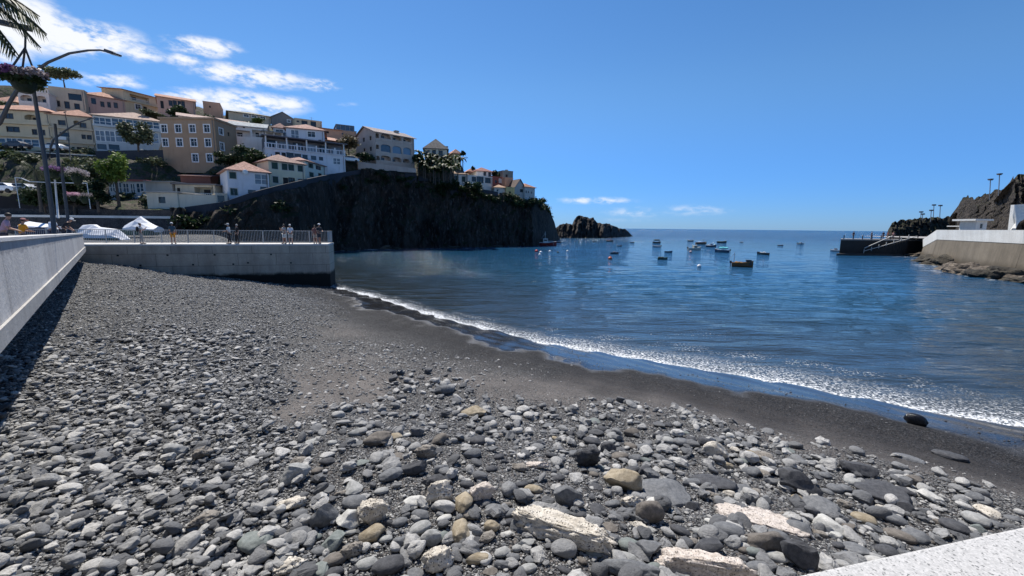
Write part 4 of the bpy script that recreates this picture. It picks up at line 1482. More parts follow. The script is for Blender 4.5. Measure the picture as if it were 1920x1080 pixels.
    dict(l='cream house with green-shuttered windows and a reddish hip roof', a=(503, 75), b=(570, 80), t=301.5, y=352, d=9, c=(.60, .57, .42), r=('hip', 1.7, .45, (.36, .20, .15)),
         w=[(509, 303.5, 521, 317, 'g'), (528, 305.5, 539, 319, 'g'), (540.5, 306.5, 551.5, 320, 'g'), (558, 309, 568.5, 322, 'g'), (511, 330.5, 522, 343, 'g'), (531, 333, 541, 350, 'n'), (542, 334, 552, 345, 'd'), (559, 335.5, 569, 344, 'g')],
         wsL=[(475.5, 304.5, 481.5, 315, 'n')]),
    dict(l='narrow pale green house with a small red roof, right of the cream green-shuttered one', zl=-.5, a=(571, 85), b=(608, 93), t=302, y=342, d=7, c=PALEG, r=('hip', 1.4, .4, (.38, .20, .16)),
         w=[(578, 303.5, 587, 315, 'g'), (592, 305, 602, 318.5, 'n'), (580, 323, 588, 332, 'g'), (597, 325, 604, 334.5, 'n')]),
    dict(l='flat-roofed cream hut with one dark window beside the small trees', a=(274, 65), b=(332, 65), t=361, y=388, d=5, c=(.62, .58, .48), r=('slab', .2), w=[(297, 369, 310, 381, 'n')]),
    dict(l='plain upper cream wall building behind the flat-roofed hut', a=(270, 71), b=(322, 71), t=341, y=366, d=5, c=(.50, .47, .42), r=('slab', .15), w=[]),
    dict(l='low cream building with a dark open terrace, left of the nearest white house', a=(333, 65.2), b=(404, 66.5), t=365, y=388, d=6, c=(.62, .57, .46), r=('flat', .1), w=[]),
    dict(l='recessed cream storey with a dark covered terrace over the low cream building', a=(328, 71), b=(402, 72), t=346, y=370, d=5, c=(.55, .50, .40), r=('slab', .25, (.16, .15, .15)), w=[(365, 351, 400, 368, 'o'), (332, 352, 338, 364, 'n')]),
    dict(l='dark green garage shed at the corner below the nearest white house', a=(405, 66), b=(426, 67), t=363, y=380, d=4, c=(.50, .46, .38), r=('flat', .12), w=[(408, 366.5, 421, 379, 'n')]),
    dict(l='long low market hall with pale blue arched doors behind the small trees', a=(203, 70), b=(272, 71), t=339, y=368, d=6, c=(.56, .60, .66), r=('slab', .3, (.35, .12, .10)),
         w=[(206, 343, 215, 359, 'bz'), (218, 342, 228, 362, 'bz'), (231, 344, 241, 360, 'bz'), (245, 345, 253, 364, 'bz'), (256, 344, 269, 361, 'bz')]),
    dict(l='low dark red shed roofed under the sand coloured house', a=(338, 76), b=(394, 77), t=330, y=348, d=5, c=(.20, .09, .07), r=('shed', .8, .3, (.22, .10, .08)), w=[]),
]
GLASS, GLASSB = glassy((.018, .022, .026)), glassy((.06, .10, .14))
GLASSM = glassy((.16, .19, .22))
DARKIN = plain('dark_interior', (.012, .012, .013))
FRW, FRD, FRG = plain('white_frame', (.72, .72, .70)), plain('brown_frame', (.06, .045, .035)), plain('green_shutter', (.018, .05, .042))
WFR = {'w': FRW, 'd': FRD, 'g': FRG, 'n': None, 'z': FRW, 'bz': FRW, 'o': None, 'a': None, 'ab': None}
HP = []  # ground control points


def hframe(h):
    A = at_y(h['a'][0], h['t'], h['a'][1])
    B = at_y(h['b'][0], h['t'], h['b'][1])
    base = at_y(h['a'][0], h['y'], h['a'][1])
    return A, B, base


for h in H:
    A, B, base = hframe(h)
    u = Vector((B.x - A.x, B.y - A.y, 0)).normalized()
    n = Vector((-u.y, u.x, 0))
    if h['b'][1] < 112 or h['a'][0] > 780 or True:
        HP.append((base.x, base.y, base.z - .3))
        zb = at_y(h['b'][0], h['y'] + (6 if h['b'][0] > 640 else 2), h['b'][1]).z
        HP.append((B.x, B.y, min(base.z, zb) - .3))
        m_ = (base + Vector((B.x, B.y, base.z))) / 2 + n * h['d']
        HP.append((m_.x, m_.y, base.z + .2))


def face_holes(mb, org, u, n, L, z0, z1, holes, mi=0):
    """vertical face from org along u, with rectangular (or arched) recesses; n points into the building"""
    xs_ = sorted({0.0, L, *[q for h_ in holes for q in (h_[0], h_[2])]})
    zs_ = sorted({z0, z1, *[q for h_ in holes for q in (h_[1], h_[3])]})
    P = lambda x, z, d=0: tuple(org + u * x + n * d + Vector((0, 0, z)))
    for x0, x1 in zip(xs_[:-1], xs_[1:]):
        for a, b in zip(zs_[:-1], zs_[1:]):
            cx, cz = (x0 + x1) / 2, (a + b) / 2
            if any(q[0] < cx < q[2] and q[1] < cz < q[3] for q in holes):
                continue
            mb.add([P(x0, a), P(x1, a), P(x1, b), P(x0, b)], [(0, 1, 2, 3)], mi)
    for x0, a, x1, b, dep, arch in holes:
        mb.add([P(x0, a), P(x0, a, dep), P(x0, b, dep), P(x0, b)], [(0, 1, 2, 3)], mi)
        mb.add([P(x1, a), P(x1, b), P(x1, b, dep), P(x1, a, dep)], [(0, 1, 2, 3)], mi)
        mb.add([P(x0, b), P(x0, b, dep), P(x1, b, dep), P(x1, b)], [(0, 1, 2, 3)], mi)
        mb.add([P(x0, a), P(x1, a), P(x1, a, dep), P(x0, a, dep)], [(0, 1, 2, 3)], mi)
        mb.add([P(x0, a, dep), P(x1, a, dep), P(x1, b, dep), P(x0, b, dep)], [(0, 1, 2, 3)], mi)
        if arch:  # spandrels make the opening's head curved
            hh, w_ = min((b - a) * .3, (x1 - x0) * .3), x1 - x0
            N_ = 10
            for k in range(N_):
                f0, f1 = k / N_, (k + 1) / N_
                c0, c1 = (1 - math.sqrt(max(0, 1 - (2 * f0 - 1) ** 2))) * hh, (1 - math.sqrt(max(0, 1 - (2 * f1 - 1) ** 2))) * hh
                xa, xb = x0 + w_ * f0, x0 + w_ * f1
                mb.add([P(xa, b - c0, .03), P(xb, b - c1, .03), P(xb, b, .03), P(xa, b, .03)], [(0, 1, 2, 3)], mi)


def house(h, idx):
    A, B, base = hframe(h)
    u = Vector((B.x - A.x, B.y - A.y, 0))
    L = u.length
    u.normalize()
    n = Vector((-u.y, u.x, 0))
    ang = math.atan2(u.y, u.x)
    root = empty(h.get('name', 'house'), (A.x, A.y, base.z), h['l'], h.get('cat', 'house'), h.get('g'), ang)
    Hh, D = A.z - base.z, h['d']
    rnd = random.Random(idx)
    wallm = stucco(h['c'], .30 + .25 * rnd.random())
    inv = Matrix.Rotation(-ang, 3, 'Z')
    eye = inv @ (Vector((0, 0, EYE)) - Vector((A.x, A.y, base.z)))
    X, Y_, Zv = Vector((1, 0, 0)), Vector((0, 1, 0)), Vector((0, 0, 1))

    def hit(px, py, plane):
        d = inv @ ray(px, py)
        if plane == 'f':
            t = -eye.y / d.y
            p = eye + d * t
            return p.x, p.z
        t = ((L if plane == 'r' else 0) - eye.x) / d.x
        p = eye + d * t
        return p.y, p.z

    body = MB()
    specs = []
    for plane, key in (('f', 'w'), ('r', 'ws'), ('l', 'wsL')):
        hl = []
        W_ = L if plane == 'f' else D
        for (x0, y0, x1, y1, sty) in h.get(key, []):
            u0, _ = hit(x0, (y0 + y1) / 2, plane)
            u1, _ = hit(x1, (y0 + y1) / 2, plane)
            _, za = hit((x0 + x1) / 2, y1, plane)
            _, zb = hit((x0 + x1) / 2, y0, plane)
            u0, u1 = sorted((u0, u1))
            u0, u1 = max(.12, u0), min(W_ - .12, u1)
            za, zb = max(-1.5, za), min(Hh - .12, zb)
            if u1 - u0 < .15 or zb - za < .15:
                continue
            dep = {'o': 1.5, 'a': 1.4, 'ab': .35}.get(sty, .18)
            dep = min(dep, W_ * .4 if plane == 'f' else 1.2)
            hl.append((u0, za, u1, zb, dep, sty in ('a', 'ab')))
            specs.append((plane, u0, za, u1, zb, dep, sty))
        zlow = h.get('zl', -2.2)
        if plane == 'f':
            face_holes(body, Vector((0, 0, 0)), X, Y_, L, zlow, Hh, hl)
        elif plane == 'r':
            face_holes(body, Vector((L, 0, 0)), Y_, -X, D, zlow, Hh, hl)
        else:
            face_holes(body, Vector((0, 0, 0)), Y_, X, D, zlow, Hh, hl)
    body.add([(0, D, zlow), (0, D, Hh), (L, D, Hh), (L, D, zlow)], [(0, 1, 2, 3)])
    body.add([(0, 0, Hh), (L, 0, Hh), (L, D, Hh), (0, D, Hh)], [(0, 1, 2, 3)])
    r = h['r']
    rm = tiles(r[3]) if len(r) > 3 else tiles()
    rf = MB()
    if r[0] in ('gabx', 'gaby'):  # gable triangles belong to the wall
        rh = r[1]
        if r[0] == 'gaby':
            body.add([(0, 0, Hh), (L, 0, Hh), (L / 2, 0, Hh + rh)], [(0, 1, 2)])
            body.add([(0, D, Hh), (L / 2, D, Hh + rh), (L, D, Hh)], [(0, 1, 2)])
        else:
            body.add([(0, 0, Hh), (0, D / 2, Hh + rh), (0, D, Hh)], [(0, 1, 2)])
            body.add([(L, 0, Hh), (L, D, Hh), (L, D / 2, Hh + rh)], [(0, 1, 2)])
    body.build('wall', wallm, root)
    if L > 6:
        q_ = L - .35
        MB().tube([(q_, -.07, -1), (q_, -.07, Hh - .1)], .06, 6).build('downpipe', plain('downpipe_grey', (.20, .19, .18)), root)
    roofp = None
    if r[0] == 'hip':
        rh, ov = r[1], r[2]
        x0, x1, y0, y1, z = -ov, L + ov, -ov, D + ov, Hh + .02
        W2 = min(x1 - x0, y1 - y0) / 2
        if x1 - x0 >= y1 - y0:
            ra, rb = (x0 + W2, (y0 + y1) / 2), (x1 - W2, (y0 + y1) / 2)
        else:
            ra, rb = ((x0 + x1) / 2, y0 + W2), ((x0 + x1) / 2, y1 - W2)
        k = .12
        rf.add([(x0, y0, z), (x1, y0, z), (x1, y1, z), (x0, y1, z), (x0, y0, z + k), (x1, y0, z + k), (x1, y1, z + k), (x0, y1, z + k), (*ra, z + k + rh), (*rb, z + k + rh)],
               [(0, 3, 2, 1), (0, 1, 5, 4), (1, 2, 6, 5), (2, 3, 7, 6), (3, 0, 4, 7)] +
               ([(4, 5, 9, 8), (5, 6, 9), (6, 7, 8, 9), (7, 4, 8)] if x1 - x0 >= y1 - y0 else [(4, 5, 8), (5, 6, 9, 8), (6, 7, 9), (7, 4, 8, 9)]))
        roofp = rf.build('roof', rm, root)
    elif r[0] in ('gabx', 'gaby'):
        rh, ov = r[1], r[2]
        k = .14
        if r[0] == 'gabx':
            sl_ = rh / (D / 2)
            for s, ya, yb in ((1, -ov, D / 2), (-1, D + ov, D / 2)):
                za, zb = Hh + .03 - ov * sl_, Hh + .03 + rh
                rf.hexa([(-ov, ya, za), (L + ov, ya, za), (L + ov, yb, zb), (-ov, yb, zb), (-ov, ya, za + k), (L + ov, ya, za + k), (L + ov, yb, zb + k), (-ov, yb, zb + k)])
        else:
            sl_ = rh / (L / 2)
            for xa in (-ov, L + ov):
                za, zb = Hh + .03 - ov * sl_, Hh + .03 + rh
                xb = L / 2
                rf.hexa([(xa, -ov, za), (xb, -ov, zb), (xb, D + ov, zb), (xa, D + ov, za), (xa, -ov, za + k), (xb, -ov, zb + k), (xb, D + ov, zb + k), (xa, D + ov, za + k)])
        roofp = rf.build('roof', rm, root)
    elif r[0] == 'shed':
        rh, ov, k = r[1], r[2], .14
        sl_ = rh / D
        rf.hexa([(-ov, -ov, Hh + .02 - ov * sl_), (L + ov, -ov, Hh + .02 - ov * sl_), (L + ov, D + ov, Hh + .02 + rh), (-ov, D + ov, Hh + .02 + rh),
                 (-ov, -ov, Hh + .02 - ov * sl_ + k), (L + ov, -ov, Hh + .02 - ov * sl_ + k), (L + ov, D + ov, Hh + .02 + rh + k), (-ov, D + ov, Hh + .02 + rh + k)])
        roofp = rf.build('roof', rm, root)
        MB().add([(0.01, .01, Hh), (L - .01, .01, Hh), (L - .01, D, Hh), (.01, D, Hh), (.01, D, Hh + rh), (L - .01, D, Hh + rh)], [(0, 4, 3), (1, 2, 5), (3, 4, 5, 2)]).build('gable_wall', wallm, root)
    elif r[0] in ('flat', 'slab', 'cornice'):
        k = r[1]
        ov = {'flat': .04, 'slab': .45, 'cornice': .22}[r[0]]
        mt = plain('flat_roof_slab', r[2]) if len(r) > 2 and isinstance(r[2], tuple) else (wallm if r[0] != 'slab' else plain('flat_roof_slab', (.34, .33, .31)))
        rf.box(-ov, L + ov, -ov, D + ov, Hh + .005, Hh + k)
        roofp = rf.build('roof', mt, root)
        if rnd.random() < .5 and L > 6 and r[0] == 'flat':
            MB().tube([(L * .7, D * .5, Hh + k), (L * .7, D * .5, Hh + k + 1.8)], .05, 6).bar((L * .7 - .6, D * .5, Hh + k + 1.6), (L * .7 + .6, D * .5, Hh + k + 1.6), .05).build('aerial', RAILM, root)
    elif r[0] == 'balu':
        rf.box(-.15, L + .15, -.15, D, Hh + .005, Hh + .25)
        rf.box(-.1, L + .1, -.1, .12, Hh + r[1], Hh + r[1] + .18)
        k = 0
        while k < L:
            rf.box(k, k + .25, -.06, .1, Hh + .25, Hh + r[1])
            k += .55
        rf.build('balustrade', wallm, root)
    elif r[0] == 'pent':
        rf.box(-.1, L + .1, -.1, D, Hh + .005, Hh + .2)
        rf.box(.4, L - .4, 1, D, Hh + r[1] + .2, Hh + r[1] + .4)
        for k in range(5):
            q = .5 + (L - 1) * k / 4
            rf.box(q - .1, q + .1, 1.0, 1.3, Hh + .2, Hh + r[1] + .2)
        rf.build('penthouse_frame', plain('grey_metal', (.22, .24, .26)), root)
        MB().box(.6, L - .6, 1.2, D - .5, Hh + .2, Hh + r[1] + .2).build('penthouse_glazing', GLASSB, root)
    elif r[0] == 'terrace':
        # an open dining terrace on top: back wall, posts, long dark canopy, low parapet
        th = 2.5
        MB().box(-.1, L + .1, -.3, D, Hh + .005, Hh + .18).build('terrace_floor', wallm, root)
        par = MB()
        for k in range(27):
            q = L * k / 26
            par.box(q - .05, q + .05, -.2, -.1, Hh + .18, Hh + .95)
        par.box(-.1, L + .1, -.24, -.06, Hh + .95, Hh + 1.08)
        par.build('balustrade', plain('white_rail', (.66, .68, .72)), root)
        MB().box(0, L, 2.6, D, Hh + .18, Hh + th).build('back_wall', plain('terrace_back_wall', (.16, .16, .17)), root)
        for k in range(9):
            q = .2 + (L - .4) * k / 8
            MB().box(q - .12, q + .12, -.18, .06, Hh + .18, Hh + 1.5 if k % 2 else Hh + th).build('pillar', FRW, root)
        cn = MB().hexa([(-.4, -.7, Hh + th - .1), (L + .5, -.7, Hh + th - .1), (L + .5, D, Hh + th + .5), (-.4, D, Hh + th + .5), (-.4, -.7, Hh + th + .08), (L + .5, -.7, Hh + th + .08), (L + .5, D, Hh + th + .68), (-.4, D, Hh + th + .68)])
        cn.build('canopy', plain('grey_canopy', (.14, .14, .16)), root)
        for k in range(6):
            q = L * (k + .5) / 6
            MB().box(q - .9, q + .9, 2.5, 2.59, Hh + .4, Hh + 2.1).build('window', GLASSM if k % 2 else GLASS, root)
    # windows
    for plane, u0, z0, u1, z1, dep, sty in specs:
        if plane == 'f':
            P = lambda x, d, z: (x, d, z)
        elif plane == 'r':
            P = lambda x, d, z: (L - d, x, z)
        else:
            P = lambda x, d, z: (d, x, z)

        def bx_(mb, a, b, d0, d1, c, d):
            return mb.hexa([P(a, d0, c), P(b, d0, c), P(b, d1, c), P(a, d1, c), P(a, d0, d), P(b, d0, d), P(b, d1, d), P(a, d1, d)])
        fm = WFR[sty]
        g = GLASSB if sty in ('bz', 'ab') else GLASSM if sty == 'z' else GLASS
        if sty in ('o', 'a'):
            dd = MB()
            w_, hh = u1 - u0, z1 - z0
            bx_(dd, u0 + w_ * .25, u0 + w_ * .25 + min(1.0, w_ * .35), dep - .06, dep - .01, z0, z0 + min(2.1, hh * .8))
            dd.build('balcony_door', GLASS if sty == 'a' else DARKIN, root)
            rp = MB()
            if sty == 'a':
                bx_(rp, u0 - .04, u1 + .04, -.10, .10, z0 - .1, z0 + min(.85, hh * .3))
                rp.build('balcony_parapet', wallm, root)
            else:
                bx_(rp, u0, u1, .0, .06, z0 + hh * .3, z0 + hh * .3 + .07)
                k = u0 + .1
                while k < u1:
                    bx_(rp, k, k + .05, .01, .05, z0, z0 + hh * .3)
                    k += .3
                rp.build('balcony_railing', FRW, root)
            continue
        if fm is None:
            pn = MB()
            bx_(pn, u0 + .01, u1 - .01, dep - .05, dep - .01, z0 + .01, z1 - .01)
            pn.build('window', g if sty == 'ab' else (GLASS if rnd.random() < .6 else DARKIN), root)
            continue
        fr = MB()
        fw = .16 if sty == 'w' else .09
        out = -.05 if sty == 'w' else -.02
        if sty == 'g':  # closed or half open shutters with a thin pale surround
            fw = .1
        for a, b, c, d in ((u0 - fw, u0 + .02, z0 - fw, z1 + fw), (u1 - .02, u1 + fw, z0 - fw, z1 + fw), (u0 + .02, u1 - .02, z1 - .02, z1 + fw), (u0 + .02, u1 - .02, z0 - fw, z0 + .02)):
            bx_(fr, a, b, out, dep * .6, c, d)
        if sty in ('w', 'd'):
            mu = (u0 + u1) / 2
            bx_(fr, mu - .025, mu + .025, dep - .12, dep - .06, z0 + .02, z1 - .02)
            bx_(fr, u0 + .02, u1 - .02, dep - .12, dep - .06, z0 + (z1 - z0) * .62, z0 + (z1 - z0) * .62 + .04)
        if sty in ('z', 'bz'):
            nm = max(2, int(round((u1 - u0) / 1.1)))
            for k in range(1, nm):
                mu = u0 + (u1 - u0) * k / nm
                bx_(fr, mu - .05, mu + .05, -.01, dep - .06, z0 + .02, z1 - .02)
            bx_(fr, u0 + .02, u1 - .02, -.005, dep - .065, (z0 + z1) / 2 - .04, (z0 + z1) / 2 + .04)
        fo = fr.build('window', fm if sty != 'g' else plain('stone_surround', (.5, .48, .43)), root)
        pn = MB()
        bx_(pn, u0 + .021, u1 - .021, dep - .055, dep - .01, z0 + .021, z1 - .021)
        pn.build('pane', g, fo)
        if sty == 'g':
            sh = MB()
            mu = (u0 + u1) / 2
            gap = rnd.choice([0, 0, .12])
            bx_(sh, u0 + .03, mu - .01 - gap, .0, .05, z0 + .03, z1 - .03)
            bx_(sh, mu + .01 + gap, u1 - .03, .0, .05, z0 + .03, z1 - .03)
            sh.build('shutter', FRG, fo)
    for y0, y1 in h.get('band', []):
        mx = (h['a'][0] + h['b'][0]) / 2
        _, zb = hit(mx, y0, 'f')
        _, za = hit(mx, y1, 'f')
        MB().box(-.05, L + .05, -.55, -.003, za, zb).build('balcony_slab', wallm, root)
    for x0, y0, x1, y1 in h.get('balc', []):
        a, zb = hit(x0, y0, 'f')
        b, za = hit(x1, y1, 'f')
        MB().box(a, b, -1.0, -.56, za, zb).build('balcony_box', FRW, root)
    for cx, cy, wpx, hpx in h.get('chim', []):
        a, zc = hit(cx, cy, 'f')
        s_ = wpx * (h['a'][1] / FPX) * .55
        c_ = MB().box(a - s_, a + s_, D * .3, D * .3 + 2 * s_, Hh - .2, zc + s_).box(a - s_ - .12, a + s_ + .12, D * .3 - .12, D * .3 + 2 * s_ + .12, zc + s_ + .003, zc + s_ + .22)
        c_.build('chimney', stucco((.40, .38, .34)), roofp or root)
    for cx, cy in h.get('dish', []):
        a, zc = hit(cx, cy, 'f')
        MB().ball((a, -.45, zc), (.42, .1, .42), 12).bar((a, -.4, zc), (a, 0, zc - .2), .05).build('satellite_dish', FRW, root)
    return root


# ------------------------------------------------------------------ hillside under the houses
CTRL = list(HP)
for px in range(330, 1046, 12):
    f, tp = cliff_front(px)
    CTRL.append((tp.x, tp.y, tp.z))
for px, py, Y_ in [(-300, 330, 66), (-100, 365, 66), (40, 365, 66), (150, 378, 68), (240, 378, 67), (300, 387, 60), (60, 300, 84.5), (170, 300, 86), (260, 300, 88), (-200, 290, 84), (345, 330, 82),
                   (100, 172, 150), (240, 182, 155), (350, 200, 158), (-200, 165, 140), (-350, 165, 140), (450, 222, 160), (560, 238, 160), (640, 252, 165), (720, 262, 150), (700, 268, 122), (760, 290, 120), (780, 305, 107), (800, 305, 112),
                   (860, 305, 135), (900, 325, 140), (950, 335, 145), (1000, 350, 150), (1020, 372, 150), (400, 300, 82), (450, 290, 84), (480, 300, 84), (660, 290, 104), (660, 310, 92), (820, 330, 108)]:
    p = at_y(px, py, Y_)
    CTRL.append(tuple(p))
CA = np.array(CTRL)


def hill_z(X, Y):
    X = np.asarray(X, float)
    Y = np.asarray(Y, float)
    d2 = (X[..., None] - CA[:, 0]) ** 2 + (Y[..., None] - CA[:, 1]) ** 2
    w_ = 1 / (d2 + 1.5) ** 2.2
    return (w_ * CA[:, 2]).sum(-1) / w_.sum(-1)


HILLM = rockface('hillside_ground', (.05, .042, .036), (.085, .072, .058), (.12, .10, .085), .3, .5, False, moss=(.03, .045, .016))
hpx = list(np.arange(-430, 1001, 5.0))
rows = 64
HX, HY, OK = np.zeros((rows, len(hpx))), np.zeros((rows, len(hpx))), None
for i, px in enumerate(hpx):
    if px >= 330:
        _, tp = cliff_front(px)
        y0 = tp.y
    else:
        y0 = 62.5
    d = ray(px, 430)
    for j in range(rows):
        k = (j / (rows - 1)) ** 1.3
        y = y0 + k * (200 - y0) if px < 1000 else y0 + k * 30
        HX[j, i], HY[j, i] = d.x / d.y * y, y
HZ = hill_z(HX, HY)
HZ[0] -= .5
hn = np.array([[fbm(x * .12, y * .12, 2, 4) for x, y in zip(a, b)] for a, b in zip(HX, HY)])
HZ += hn * .7 - .25
HZ[-1] = 0
tag(grid_mesh('hillside', np.stack([HX, HY, HZ], -1).reshape(-1, 3), len(hpx), rows, HILLM), kind='structure')
for i_, h in enumerate(H):
    house(h, i_)

# ------------------------------------------------------------------ retaining walls, terrace road
def px_wall(name, label, xa, Ya, xb, Yb, ytop, drop, thick, mat, capm=None, caph=.25, cat='wall', slope=None):
    a = at_y(xa, ytop if not slope else slope[0], Ya)
    b = at_y(xb, ytop if not slope else slope[1], Yb)
    if not slope:
        b.z = a.z
    u = Vector((b.x - a.x, b.y - a.y, 0)).normalized()
    n = Vector((-u.y, u.x, 0))
    e = empty(name, (0, 0, 0), label, cat)
    dz = Vector((0, 0, 1))
    lo = min(a.z, b.z) - drop
    c = caph if capm else 0
    MB().hexa([Vector((a.x, a.y, lo)), Vector((b.x, b.y, lo)), Vector((b.x, b.y, lo)) + n * thick, Vector((a.x, a.y, lo)) + n * thick,
               a - dz * c, b - dz * c, b - dz * c + n * thick, a - dz * c + n * thick]).build('wall_body', mat, e)
    if capm:
        o = -n * .06
        c -= .003
        MB().hexa([a - dz * c + o, b - dz * c + o, b - dz * c + n * (thick + .06), a - dz * c + n * (thick + .06), a + o, b + o, b + n * (thick + .06), a + n * (thick + .06)]).build('coping', capm, e)
    return e


WCAP = concrete('whitewashed_coping', (.68, .67, .64), (.55, .54, .52), .8, .2)
px_wall('stone_wall', 'long dark stone wall with a thin white coping behind the covered boats', -60, 60.5, 333, 60.5, 401.5, 6.5, .8, BASALT, WCAP, .34)
px_wall('hedge_wall', 'low dark wall along the raised road, just above the white coping', -60, 62.2, 345, 62.2, 390, 5, .5, BASALT)
RETM = concrete('dark_retaining_wall', (.050, .054, .066), (.030, .033, .042), .3, .5)
px_wall('retaining_wall', 'tall dark retaining wall under the cream apartment blocks', -90, 86, 178, 87, 287, 22, .8, RETM, WCAP, .18, slope=(276, 291))
px_wall('retaining_wall', 'tall plain dark blue-grey retaining wall left of the sand coloured house', 178.5, 87, 306, 84.6, 277, 22, .8, RETM, slope=(283, 281))
px_wall('garden_wall', 'pinkish terrace wall in front of the arched-balcony apartment house', 671, 101, 780, 106, 303, 1, .5, stucco((.46, .38, .33), .5), None, slope=(303, 316))
px_wall('retaining_wall', 'dark brown retaining wall on the cliff under the arched-balcony apartment house', 672, 101.5, 781, 106.5, 310, 6, .5, RETM, None, slope=(310, 324))


def edge_wall(label, pa, pb, name='cliff_road_wall', hgt=1.05, mat=RETM):
    e = empty(name, (0, 0, 0), label, 'wall')
    mb = MB()
    q = list(np.arange(pa, pb, 8)) + [pb]
    pts = [Vector(cliff_front(p)[1]) for p in q]
    for a, b in zip(pts[:-1], pts[1:]):
        u = Vector((b.x - a.x, b.y - a.y, 0)).normalized()
        n = Vector((-u.y, u.x, 0)) * .4
        dz, lo = Vector((0, 0, hgt)), Vector((0, 0, -2.5))
        mb.hexa([a + lo, b + lo, b + lo + n, a + lo + n, a + dz, b + dz, b + dz + n, a + dz + n])
    mb.build('wall_body', mat, e)


edge_wall('dark ramp wall climbing the cliff edge from the low cream buildings to the sloping road', 346, 500)
edge_wall('upper stretch of the dark ramp wall, below the long restaurant building', 500, 676)
edge_wall('long dark stone wall along the cliff edge below the cliff-top houses', 784, 934, 'cliff_top_wall')
# ------------------------------------------------------------------ foliage
def leaf_mesh(name, blobs, n, size, mat, seed=0, aspect=1.6, droop=0.0, hollow=.45):
    """leaf-sized quads through a set of ellipsoid clumps (x, y, z, rx, ry, rz)"""
    r = np.random.default_rng(seed)
    bl = np.array(blobs, float)
    wts = (bl[:, 3] * bl[:, 4] * bl[:, 5]) ** .75
    pick = r.choice(len(bl), n, p=wts / wts.sum())
    d = r.normal(size=(n, 3))
    d /= np.linalg.norm(d, axis=1, keepdims=True)
    rad = (hollow + (1 - hollow) * r.uniform(0, 1, n) ** .6) * (1 + .18 * r.normal(size=n))
    c = bl[pick, :3] + d * rad[:, None] * bl[pick, 3:]
    a = r.normal(size=(n, 3))
    a[:, 2] = a[:, 2] * .6 - droop
    a /= np.linalg.norm(a, axis=1, keepdims=True)
    b = np.cross(a, d + r.normal(size=(n, 3)) * .7)
    b /= np.linalg.norm(b, axis=1, keepdims=True) + 1e-6
    s = size * (.6 + .8 * r.uniform(0, 1, n))[:, None]
    A, B_ = a * s * aspect * .5, b * s * .5
    V = np.stack([c - A, c - B_ * .9, c + A, c + B_ * .9], 1).reshape(-1, 3)
    me = bpy.data.meshes.new(name)
    me.vertices.add(4 * n)
    me.vertices.foreach_set('co', V.astype(np.float32).ravel())
    me.loops.add(4 * n)
    me.loops.foreach_set('vertex_index', np.arange(4 * n, dtype=np.int32))
    me.polygons.add(n)
    me.polygons.foreach_set('loop_start', np.arange(0, 4 * n, 4, dtype=np.int32))
    me.polygons.foreach_set('loop_total', np.full(n, 4, dtype=np.int32))
    at = me.attributes.new('tone', 'FLOAT', 'FACE')
    ct = r.uniform(0, 1, len(bl))
    at.data.foreach_set('value', np.clip(.5 * ct[pick] + .5 * r.uniform(0, 1, n), 0, 1).astype(np.float32))
    me.materials.append(mat)
    me.update(calc_edges=True)
    return me


def link(me, name, parent=None, loc=(0, 0, 0)):
    o = bpy.data.objects.new(name, me)
    o.location = loc
    COL.objects.link(o)
    if parent:
        o.parent = parent
    return o


BARK = plain('bark', (.10, .08, .065), .9, var=.3)
LF_D, LF_M, LF_Y, LF_G, LF_O = leafmat((.010, .022, .008), (.035, .060, .020)), leafmat((.022, .042, .012), (.07, .11, .03)), leafmat((.055, .10, .015), (.20, .28, .05)), leafmat((.035, .048, .024), (.10, .12, .06)), leafmat((.07, .055, .03), (.16, .13, .07))


def tree(label, px, pyb, Y, pyt, wpx, mat, n=2600, leaf=.22, cat='tree', name='tree', trunk=True, group=None, seed=0, crown_from=.35, gb=None):
    base = at_y(px, pyb, Y)
    top = at_y(px, pyt, Y)
    Hh = top.z - base.z
    mpp = Y / FPX
    rw_ = wpx * mpp / 2
    r = random.Random(seed + int(px))
    root = empty(name, base, label, cat, group)
    cz = Hh * (crown_from + 1) / 2
    hz = Hh * (1 - crown_from) / 2
    blobs = []
    for k in range(11):
        a, q = r.uniform(0, 6.28), r.uniform(.15, .72)
        z = r.uniform(-.62, .62)
        s = r.uniform(.28, .46)
        w_ = math.sqrt(max(.1, 1 - z * z))
        blobs.append((math.cos(a) * rw_ * q * w_, math.sin(a) * rw_ * q * w_, cz + z * hz, rw_ * s, rw_ * s, min(hz, rw_ * 1.3) * s * 1.05))
    link(leaf_mesh('crown', blobs, n, leaf, mat, seed + int(px), hollow=.3), 'crown', root)
    if trunk:
        t = MB()
        lean = r.uniform(-.1, .1) * Hh
        t.tube([(0, 0, -.6), (lean * .2, 0, Hh * .2), (lean * .5, .05, Hh * crown_from), (lean, .0, cz)], [.035 * Hh ** .8 + .05, .028 * Hh ** .8 + .04, .02 * Hh ** .8 + .03, .02], 7)
        for b in blobs[:6]:
            t.tube([(lean * .45, 0, Hh * crown_from * .9), ((b[0] + lean * .4) / 2, b[1] / 2, (b[2] + Hh * crown_from) / 2), (b[0], b[1], b[2])], [.05, .035, .012], 5)
        t.build('trunk', BARK, root)
    return root


